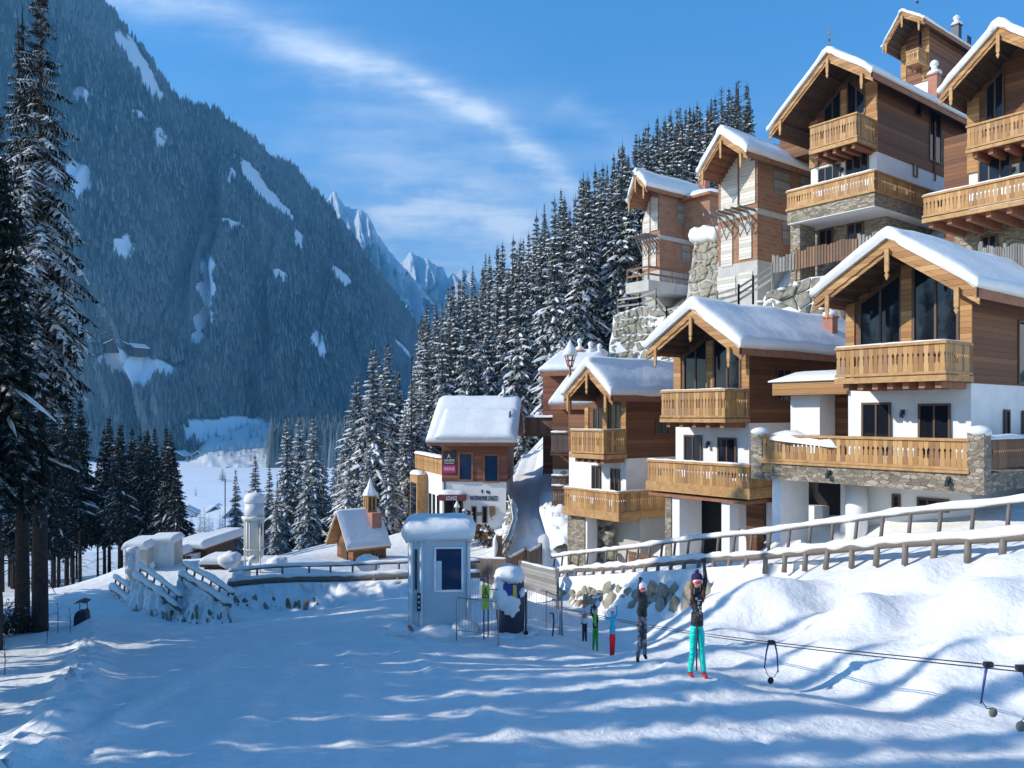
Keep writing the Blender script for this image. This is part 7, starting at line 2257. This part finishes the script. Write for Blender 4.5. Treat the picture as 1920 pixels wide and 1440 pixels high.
def farms():
    # two farms in the clearing on the mountainside
    for (px, py, w, dep, h, rz, lb) in ((222, 658, 22, 26, 7, .5, 'dark wooden farmhouse on the left in the mountainside clearing'), (252, 662, 14, 18, 7, -.5, 'smaller gabled farmhouse on the right in the mountainside clearing')):
        p = mountain_point(px, py); far_house(lb, p + Vector((0, -6, 1)), w, dep, h, rz, snow=1.2)
    # village on the valley floor
    vill = [(345, 866, 950, 16, 3.0, 'valley house nearest the left wood, at the edge of the snowy field'), (372, 868, 930, 17, -.4, 'first of three little roofs in a row at the far edge of the field'), (386, 868, 930, 16, .4, 'middle of three little roofs in a row at the far edge of the field'), (402, 868, 930, 18, -.3, 'last of three little roofs in a row at the far edge of the field')]
    for px, py, d, w, rz, lb in vill:
        p = at(px, py, d); p.z = -52; far_house(lb, p, w, 16, 5.5, rz, 'dark_wood', snow=1.2, name='valley_house')
    # snowy terrace hill beyond the field with a big farm
    p = at(350, 1000, 255); far_house('white walled house half hidden by the left wood at the near edge of the field', at(350, 978, 400), 9, 10, 4, .3, 'plaster', name='valley_house', snow=.6)
    far_house('valley house with steep gable among frosted trees at the near edge of the field', at(404, 976, 400), 8, 10, 3.6, .2, 'dark_wood', rh=3.2, name='valley_house', snow=.6)
    far_house('long low roofed valley house right of the steep gable', at(433, 981, 400), 13, 12, 4, 1.2, 'plaster', name='valley_house', snow=.6)
farms()


def meadow_hill():
    """snowy knoll of farmland at the foot of the mountain"""
    n, m_ = 70, 60; pxs = np.linspace(330, 540, n); ds = np.linspace(800, 1250, m_)
    P, D = np.meshgrid(pxs, ds)
    X = (P - CX) / F * D
    t = (D - 800) / 450
    prof = np.interp(t, [0, .12, .3, .5, .7, .85, 1], [0, 5, 15, 30, 46, 54, 56])
    side = np.clip((P - 340) / 60, 0, 1) ; side = side * side * (3 - 2 * side)
    Z = -53.5 + prof * side * (1 + .12 * fbm(P * .03, t * 5, 3)) + 3 * fbm(P * .05, t * 8, 3) * side
    o = np_mesh('farmland_hill', np.stack([X, D, Z], -1).reshape(-1, 3), grid_quads(m_, n), M['snow']); tag(o, kind='structure')
    def hp(px, d):
        i = int(np.clip(np.searchsorted(pxs, px), 0, n - 1)); j = int(np.clip(np.searchsorted(ds, d), 0, m_ - 1)); return Vector((X[j, i], D[j, i], Z[j, i]))
    far_house('broad farmhouse with a snowy roof on the knoll above the valley', hp(472, 1150), 22, 24, 9, .9, 'dark_wood', snow=1.2)
    far_house('small farm building near the left end of the knoll', hp(395, 1130), 14, 14, 7, -.3, 'dark_wood', snow=1.2)
    far_house('barn on the left slope below the broad farmhouse', hp(385, 1020), 12, 16, 5, .5, 'dark_wood', snow=1.2)
    rnd = random.Random(12)
    rows = [(350 + 12 * q, 905 + 9 * (q % 3)) for q in range(13)] + [(396 + 9 * q, 1040 + 7 * (q % 4)) for q in range(12)] + [(380, 980), (392, 1000), (405, 1015), (418, 985), (430, 990), (440, 960), (448, 930), (452, 890), (430, 880), (470, 1000), (480, 1020), (490, 990), (505, 1000), (375, 900), (366, 905), (410, 890), (470, 860), (495, 870), (365, 1060), (372, 1090), (470, 930), (500, 930), (380, 1110), (420, 1150), (445, 1160), (500, 1150)]
    for px, d in rows:
        p = hp(px + rnd.uniform(-3, 3), d); h = rnd.uniform(9, 17)
        place_tree('valley_tree', FROST[rnd.randrange(2)], p - Vector((0, 0, .5)), (h / 20 * 1.3, h / 20), rnd.uniform(0, 6), 'frosted tree dotted over the snowy farmland of the valley', 'tree', 'trees of the valley farmland')
    # trees along the field and before the near houses
    for px, py, d, h in ((358, 1004, 245, 7), (375, 1010, 240, 9), (383, 1012, 238, 9.5), (392, 1014, 236, 8), (412, 1014, 238, 9), (418, 1014, 240, 9), (398, 1018, 225, 7), (430, 1016, 232, 9), (340, 1010, 240, 6)):
        p = at(px, py, d); place_tree('valley_tree', FROST[rnd.randrange(2)], p, (h / 20 * 1.5, h / 20), rnd.uniform(0, 6), 'frosted tree before the houses at the near edge of the valley field', 'tree', 'frosted trees by the valley houses')
    e_ = at(367, 950, 520); e_.z = float(valley_h(np.array([e_.x]), np.array([520.]))[0])
    place_tree('bare_tree', FROST[0], e_, (.42, .36), 1, 'single small round tree alone on the valley field', 'tree')
    q = at(417, 920, 640); q.z = float(valley_h(np.array([q.x]), np.array([640.]))[0])
    place_tree('spruce', FROST[1], q, (1.6, .55), 2, 'broad dark spruce on the far part of the valley field, near the silo trees', 'tree')
    # dark wood closing the right of the farmland
    k = 1500; rs = np.random.RandomState(3); px = rs.uniform(508, 680, k); d = rs.uniform(800, 1050, k); x = (px - CX) / F * d; z = valley_h(x, d) - 2 + np.maximum(0, (d - 850)) * .10
    h = rs.uniform(20, 34, k) + 14; r = h * .15; S = 6; ang = rs.rand(k)[:, None] * 6.28 + np.arange(S)[None] * 2 * np.pi / S
    Vb = np.stack([x[:, None] + r[:, None] * np.cos(ang), d[:, None] + r[:, None] * np.sin(ang), np.repeat(z[:, None], S, 1)], -1); VV = np.concatenate([Vb, np.stack([x, d, z + h], -1)[:, None]], 1).reshape(-1, 3)
    Q = ((np.arange(k) * (S + 1))[:, None, None] + np.array([[q_, (q_ + 1) % S, S] for q_ in range(S)])[None]).reshape(-1, 3)
    o = np_mesh('valley_wood', VV, Q, bpy.data.materials['far_spruce'], smooth=False); tag(o, 'dark spruce wood closing the valley behind the silo trees', 'forest', kind='stuff')
FROST = [spruce_meshes(400 + i, 20, 2.8, 22, 8, .10, 3, .3, False, 'needles_frost', .4) for i in range(2)]
meadow_hill()


def lane():
    """packed snow road: up between lodge and chalets, and along behind the log fence"""
    m, nt, b = mat('packed_snow'); v = texco(nt); n = noise_(nt, v, 1.6, 6, .65)
    L(nt, ramp(nt, n, [(.3, (.64, .635, .625, 1)), (.7, (.74, .735, .72, 1))]), b.inputs['Base Color']); b.inputs['Roughness'].default_value = .8; bump(nt, b, n, .5, .06)
    def strip(name, pts, w, lift=.05):
        pts = [Vector(p) for p in pts]; P = []
        for a, b_ in zip(pts[:-1], pts[1:]):
            k = max(2, int((b_ - a).length / .35)); P += [a.lerp(b_, i / k) for i in range(k)]
        P.append(pts[-1]); V = []; nc = 15
        for i, p in enumerate(P):
            t = P[min(i + 3, len(P) - 1)] - P[max(i - 3, 0)]; t.z = 0; t.normalize(); s = Vector((t.y, -t.x, 0))
            for j in range(nc):
                u = j / (nc - 1) * 2 - 1; q = p + s * u * w / 2
                V.append((q.x, q.y))
        V = np.array(V); z = gz(V[:, 0], V[:, 1], False).reshape(len(P), nc)
        z = z.mean(1, keepdims=True) * .65 + z * .35
        u = np.linspace(-1, 1, nc)[None]
        rut = -.07 * (np.exp(-((u - .38) / .13) ** 2) + np.exp(-((u + .38) / .13) ** 2)) + .10 * np.clip(np.abs(u) - .8, 0, 1) * 5 * .5
        Vx = V.reshape(len(P), nc, 2); z = z + lift + .06 + rut + .03 * fbm(Vx[..., 0] * 1.5, Vx[..., 1] * 1.5, 3)
        z[:, 0] -= .35; z[:, -1] -= .35
        o = np_mesh(name, np.concatenate([V, z.reshape(-1, 1)], 1), grid_quads(len(P), nc), m); tag(o, kind='structure')
    strip('lane_road', [at(962, 1052, 35.0), at(975, 1030, 38), at(985, 1000, 42), at(984, 965, 46), at(980, 930, 51), at(990, 890, 56), at(1008, 850, 62)], 2.6)
lane()
# ------------------------------------------------------------------- people
simple('skin', (.50, .27, .19, 1), .55)
simple('jacket_black', (.012, .012, .016, 1), .6, 0, (.03, .03, .035, 1), 25)
simple('pants_turquoise', (.0, .62, .47, 1), .6, 0, (.0, .70, .55, 1), 8)
simple('pants_red', (.72, .01, .02, 1), .6)
simple('jacket_cyan', (.02, .36, .55, 1), .6, 0, (.03, .42, .62, 1), 10)
simple('pants_green', (.02, .30, .03, 1), .6)
simple('green_bright', (.10, .50, .03, 1), .6)
simple('jacket_white', (.62, .62, .64, 1), .6, 0, (.75, .75, .76, 1), 15)
simple('orange', (.75, .17, .03, 1), .6)
simple('goggle_red', (.75, .05, .01, 1), .12, spec=.8)
simple('goggle_violet', (.16, .05, .20, 1), .12, spec=.8)
simple('hat_plum', (.030, .012, .06, 1), .9)
simple('hair', (.13, .045, .02, 1), .7)
simple('boot_red', (.45, .02, .025, 1), .4)
simple('helmet_white', (.65, .66, .68, 1), .35)


def creases(key):
    m = M[key]; nt = m.node_tree; b = nt.nodes['Principled BSDF']; v = texco(nt, (1, 1, 2.2)); bump(nt, b, noise_(nt, v, 9, 3, .55), .9, .05)
for k_ in ('jacket_black', 'pants_turquoise', 'pants_red', 'jacket_cyan', 'pants_green', 'jacket_white'): creases(k_)


def camo():
    m, nt, b = mat('pants_camo'); v = texco(nt); n = noise_(nt, v, 14, 3, .6); n2 = noise_(nt, v, 30, 3, .6)
    c = ramp(nt, math_(nt, 'ADD', math_(nt, 'MULTIPLY', n, .7), math_(nt, 'MULTIPLY', n2, .3)), [(.42, (.012, .012, .016, 1)), (.5, (.12, .11, .13, 1)), (.58, (.33, .32, .35, 1))])
    L(nt, c, b.inputs['Base Color']); b.inputs['Roughness'].default_value = .7; M['pants_camo'] = m
camo()


def person(label, foot, d, J, mats, hem, scale=1.0, hat=None, goggles=None, hair=False, fat=1.0, extras=None, hands=('glove', 'glove')):
    """J: joints as photo pixels (px, py[, dy]) ; foot: pixel of the point between the feet"""
    k = d / F; base = at(foot[0], foot[1], d)
    base.z = min(base.z, gz1(base.x, base.y) + .02)
    root = empty('person', base, 0, label, 'person')
    def P(j): return Vector(((j[0] - foot[0]) * k, j[2] if len(j) > 2 else 0.0, (foot[1] - j[1]) * k))
    s = scale
    V = []; E = []; Rr = []
    def v(p, r, r2=None): V.append(Vector(p)); Rr.append((r * s * fat, (r2 or r) * s * fat)); return len(V) - 1
    g = {n: P(q) for n, q in J.items()}
    pel = (g['hipL'] + g['hipR']) / 2; 
    i0 = v(pel, .105, .085)
    waist = pel.lerp(g['neck'], .38); chest = pel.lerp(g['neck'], .74)
    i1 = v(waist, .122, .095); i2 = v(chest, .112, .085); i3 = v(g['neck'], .048); E += [(i0, i1), (i1, i2), (i2, i3)]
    hd = g['head']; up = (hd - g['neck']).normalized() if (hd - g['neck']).length > 1e-6 else Vector((0, 0, 1))
    hr = g.get('hr', None)
    i4 = v(hd - Vector((0, 0, .055 * s)) + Vector((0, -.015 * s, 0)), .068, .072); i5 = v(hd + Vector((0, 0, .02 * s)), .083, .09); i6 = v(hd + Vector((0, 0, .09 * s)), .058, .062); E += [(i3, i4), (i4, i5), (i5, i6)]
    bones = [('torso', pel, g['neck'])] + [('head', g['neck'] + up * .02, hd + Vector((0, 0, .1 * s)))]
    for S in 'LR':
        sh = g['sh' + S]; el = g['el' + S]; ha = g['ha' + S]; wr = el.lerp(ha, .72)
        a = v(sh, .062); b = v(el, .045); c = v(wr, .032); p = v(wr.lerp(ha, .45), .036, .026)
        E += [(i2, a), (a, b), (b, c), (c, p)]; bones += [('arm', chest.lerp(sh, .6), sh), ('arm', sh, el), ('arm', el, wr), ('hand', wr, ha)]
        dirv = (ha - wr).normalized(); side = dirv.cross(Vector((0, 1, 0)));
        side = side.normalized() if side.length > .1 else Vector((1, 0, 0)); L_ = (ha - wr).length
        for q, (o, ln) in enumerate(((-.030, .40), (-.010, .55), (.010, .52), (.028, .42))):
            f1 = v(wr.lerp(ha, .55) + side * o * s, .0115); f2 = v(wr.lerp(ha, .55) + side * o * 1.15 * s + dirv * L_ * ln * .6 + Vector((0, -.006 * s, 0)), .0105); f3 = v(wr.lerp(ha, .55) + side * o * 1.2 * s + dirv * L_ * ln + Vector((0, -.018 * s, 0)), .008)
            E += [(p, f1), (f1, f2), (f2, f3)]
        t1 = v(wr.lerp(ha, .35) - side * .045 * s + Vector((0, -.012 * s, 0)), .012); t2 = v(wr.lerp(ha, .62) - side * .062 * s + Vector((0, -.02 * s, 0)), .010); E += [(p, t1), (t1, t2)]
        hp = g['hip' + S]; kn = g['kn' + S]; an = g['an' + S]; to = g['to' + S]
        h = v(hp, .083); th = v(hp.lerp(kn, .5), .074); kk = v(kn, .058); ca = v(kn.lerp(an, .45), .058); aa = v(an, .050); he = v(an.lerp(to, .35) + Vector((0, .05 * s, -.01)), .045); tt = v(to + Vector((0, -.05 * s, 0)), .04)
        E += [(i0, h), (h, th), (th, kk), (kk, ca), (ca, aa), (aa, he), (he, tt)]
        bones += [('leg', pel.lerp(hp, .5), hp), ('leg', hp, kn), ('leg', kn, an + Vector((0, 0, .02))), ('boot', an - Vector((0, 0, .03)), to)]
    me = bpy.data.meshes.new('body'); me.from_pydata(V, E, []); ob = bpy.data.objects.new('body', me); COL.objects.link(ob)
    md = ob.modifiers.new('skin', 'SKIN'); md.use_smooth_shade = True; md.branch_smoothing = .35
    if not me.skin_vertices: raise RuntimeError('no skin layer')
    for i, sv in enumerate(me.skin_vertices[0].data): sv.radius = Rr[i]; sv.use_root = (i == 0)
    ob.modifiers.new('sub', 'SUBSURF').levels = 2; ob.modifiers['sub'].render_levels = 2
    bpy.context.view_layer.update(); dg = bpy.context.evaluated_depsgraph_get(); m2 = bpy.data.meshes.new_from_object(ob.evaluated_get(dg))
    bpy.data.objects.remove(ob); m2.name = 'body'; m2.materials.clear()
    keys = ['torso', 'arm', 'hand', 'leg', 'boot', 'head']
    for q in keys: m2.materials.append(M[mats[q]])
    sp = mats.get('stripe');
    if sp: m2.materials.append(M[sp[0]])
    hz = P((foot[0], hem)).z
    idx = []
    for p in m2.polygons:
        c = p.center; best = None
        for (nm, a, b) in bones:
            ab = b - a; t = max(0, min(1, (c - a).dot(ab) / max(1e-9, ab.length_squared))); dd = (c - a - ab * t).length / {'torso': 1.9, 'head': 1.25, 'arm': 1.0, 'hand': .8, 'leg': 1.25, 'boot': 1.0}[nm]
            if best is None or dd < best[0]: best = (dd, nm)
        nm = best[1]
        if nm in ('torso', 'leg'): nm = 'torso' if c.z > hz else ('leg' if nm != 'boot' else nm)
        j = keys.index(nm)
        if sp and nm in sp[2] and sp[1](c): j = 6
        idx.append(j)
    m2.polygons.foreach_set('material_index', idx); m2.polygons.foreach_set('use_smooth', [True] * len(idx))
    bo = bpy.data.objects.new('body', m2); link(bo, root)
    # jacket skirt hanging loose over the hips
    jk = MB(); rows = []
    for t, w in ((0, .96), (.5, 1.0), (1.0, 1.04)):
        c = waist.lerp(Vector((pel.x, pel.y, hz)), t); rows.append([c + Vector((math.cos(a) * .112 * s * w * fat, math.sin(a) * .095 * s * w * fat, 0)) for a in [i * math.pi / 8 for i in range(16)]])
    jk.grid(rows, closed=True); jk.build('jacket_hem', [M[mats['torso']]], root, True)
    # nose and ears sit under hat and goggles
    n_ = MB(); n_.blob(hd + Vector((0, -.098 * s, -.03 * s)), (.014 * s, .02 * s, .02 * s), 0, 1, 0); n_.build('nose', [M['skin']], root, True)
    mo = MB(); mo.blob(hd + Vector((0, -.084 * s, -.072 * s)), (.022 * s, .010 * s, .007 * s), 0, 1, 0); mo.build('mouth', [M['boot_red']], root, True)
    if goggles:
        gg = MB(); gg.blob(hd + Vector((0, -.058 * s, .015 * s)), (.088 * s, .052 * s, .048 * s), 0, 2, .02); go = gg.build('goggles', [M['helmet_white' if goggles[1] else 'black']], root, True)
        gl = MB(); gl.blob(hd + Vector((0, -.072 * s, .015 * s)), (.074 * s, .050 * s, .036 * s), 0, 2, .02); gl.build('lens', [M[goggles[0]]], go, True)
    if hat:
        hb = MB(); kind, key = hat
        rows = []
        for z, r in ((.035, .094), (.06, .098), (.10, .092), (.13, .072), (.15, .035)):
            rows.append([hd + Vector((math.cos(a) * r * s, math.sin(a) * r * 1.04 * s + .012 * s, z * s)) for a in [i * math.pi / 8 for i in range(16)]])
        hb.grid(rows, closed=True); hb.add(rows[-1], [tuple(range(16))])
        if kind == 'beanie': hb.blob(hd + Vector((0, .01, .175 * s)), (.034 * s,) * 3, 0, 2, .15)
        if kind == 'helmet':
            for sg in (-1, 1): hb.blob(hd + Vector((sg * .085 * s, .015 * s, -.01 * s)), (.022 * s, .05 * s, .055 * s), 0, 2, .05)
        hb.build('hat' if kind == 'beanie' else 'helmet', [M[key]], root, True)
    if hair:
        h_ = MB()
        for sg in (-1, 1):
            h_.tube([hd + Vector((sg * .075 * s, -.0, .03 * s)), hd + Vector((sg * .095 * s, -.01, -.08 * s)), hd + Vector((sg * .10 * s, -.06 * s, -.20 * s)), hd + Vector((sg * .085 * s, -.095 * s, -.33 * s))], [.03 * s, .036 * s, .03 * s, .008 * s], 8)
        h_.build('hair', [M['hair']], root, True)
    if extras: extras(root, P, s, k)
    return root


def p1x(root, P, s, k):
    # bright zip and snow specks
    m = MB(); rnd = random.Random(2)
    for _ in range(26):
        q = P((1307 + rnd.uniform(-5, 5), 1118 + rnd.uniform(0, 32))); m.blob(q + Vector((0, -.105, 0)), (.008, .006, .008), 0, 1, 0)
    m.build('snow_flecks', [M['snow']], root)
person('person in black jacket and turquoise ski trousers waving one arm, purple bobble hat', (1307, 1267), 13.4,
       dict(head=(1307.3, 1091), neck=(1307.3, 1108), shL=(1298.5, 1116), elL=(1298, 1136, .02), haL=(1311, 1157, -.16), shR=(1316.5, 1113), elR=(1323, 1087), haR=(1319, 1047),
            hipL=(1301, 1174), hipR=(1313, 1174), knL=(1299, 1219), knR=(1315.5, 1219), anL=(1294.5, 1258), anR=(1319.5, 1258), toL=(1294.5, 1266, -.1), toR=(1320.5, 1266, -.1)),
       dict(torso='jacket_black', arm='jacket_black', hand='black', leg='pants_turquoise', boot='boot_red', head='skin'), 1172, 1.0, ('beanie', 'hat_plum'), ('goggle_red', True), True, .92, p1x)
person('person in black jacket and grey patterned ski trousers with white helmet and raised arm', (1202, 1236), 16.6,
       dict(head=(1204.6, 1101), neck=(1204.5, 1112), shL=(1198.5, 1117), elL=(1197.8, 1099), haL=(1201, 1079), shR=(1211.5, 1117), elR=(1211.5, 1134, .02), haR=(1205, 1151, -.14),
            hipL=(1200.5, 1155), hipR=(1208.5, 1155), knL=(1199.5, 1192), knR=(1208.5, 1190), anL=(1196.5, 1228), anR=(1209, 1224), toL=(1194.5, 1236, -.08), toR=(1211, 1231, -.02)),
       dict(torso='jacket_black', arm='jacket_black', hand='black', leg='pants_camo', boot='metal_dark', head='skin'), 1152, .92, ('helmet', 'helmet_white'), ('goggle_red', True), False, .95)
person('child in turquoise blue jacket and red ski trousers with both arms lifted', (1148, 1227), 19.5,
       dict(head=(1149, 1142.5), neck=(1148.8, 1150), shL=(1144.6, 1153.5), elL=(1138, 1156.5), haL=(1133.5, 1150), shR=(1153.2, 1153.5), elR=(1157.2, 1146), haR=(1155.4, 1131.5),
            hipL=(1146, 1185), hipR=(1151, 1185), knL=(1145.8, 1204), knR=(1150.8, 1204), anL=(1145.5, 1222), anR=(1150, 1222), toL=(1145, 1227, -.05), toR=(1150, 1227, -.05)),
       dict(torso='jacket_cyan', arm='jacket_cyan', hand='jacket_cyan', leg='pants_red', boot='black', head='skin'), 1183, .66, ('helmet', 'helmet_white'), ('goggle_violet', True), False, 1.0)
person('child in black jacket with green front and bright green ski trousers, waving', (1116, 1215), 20.8,
       dict(head=(1115, 1138.5), neck=(1115.2, 1146), shL=(1111.2, 1149.5), elL=(1107.8, 1145), haL=(1109.8, 1132.5), shR=(1119.5, 1150), elR=(1120.4, 1161), haR=(1119, 1174),
            hipL=(1114, 1175), hipR=(1119, 1175), knL=(1113.5, 1195), knR=(1119, 1195), anL=(1112.5, 1210), anR=(1119.6, 1210), toL=(1112, 1215, -.05), toR=(1120, 1215, -.05)),
       dict(torso='jacket_black', arm='jacket_black', hand='black', leg='pants_green', boot='pants_green', head='skin', stripe=('green_bright', lambda c: abs(c.x + .01) < .035 and c.y < 0, ('torso',))), 1174, .62, ('beanie', 'black'), ('goggle_red', False), False, 1.0)
person('child in white jacket with orange chest and black trousers standing with arms down', (1096, 1204), 22.2,
       dict(head=(1096.3, 1137), neck=(1096.2, 1143.5), shL=(1092.3, 1147), elL=(1090.6, 1158), haL=(1090.6, 1170), shR=(1100, 1147), elR=(1101, 1158), haR=(1100.2, 1170),
            hipL=(1094.2, 1168), hipR=(1098.2, 1168), knL=(1093.8, 1186), knR=(1098.4, 1186), anL=(1093.4, 1199), anR=(1098.8, 1199), toL=(1093, 1204, -.05), toR=(1099.2, 1204, -.05)),
       dict(torso='jacket_white', arm='jacket_white', hand='black', leg='jacket_black', boot='black', head='skin', stripe=('orange', lambda c: .62 < c.z < .80 and c.y < 0 and abs(c.x) < .05, ('torso',))), 1168, .60, ('beanie', 'orange'), None, False, 1.0)


def tow_bars():
    for (px, py0, py1, d, lb) in ((1306.5, 1175, 1257, 13.32, 'dark red tow bar held between the legs of the person in turquoise trousers'), (1203.5, 1172, 1218, 16.5, 'thin tow bar with a short crosspiece behind the person in grey patterned trousers')):
        a = at(px, py0, d); b = at(px - .5, py1, d); e = empty('tow_bar', b, 0, lb, 'tow bar'); m = MB(); m.tube([a - b, Vector((0, 0, 0))], .013, 6)
        if px < 1250: m.tube([at(1193, py0, d + .16) - b, at(1212, py0, d + .16) - b], .022, 6)
        m.build('stem', [M['tarp']], e, True)
tow_bars()
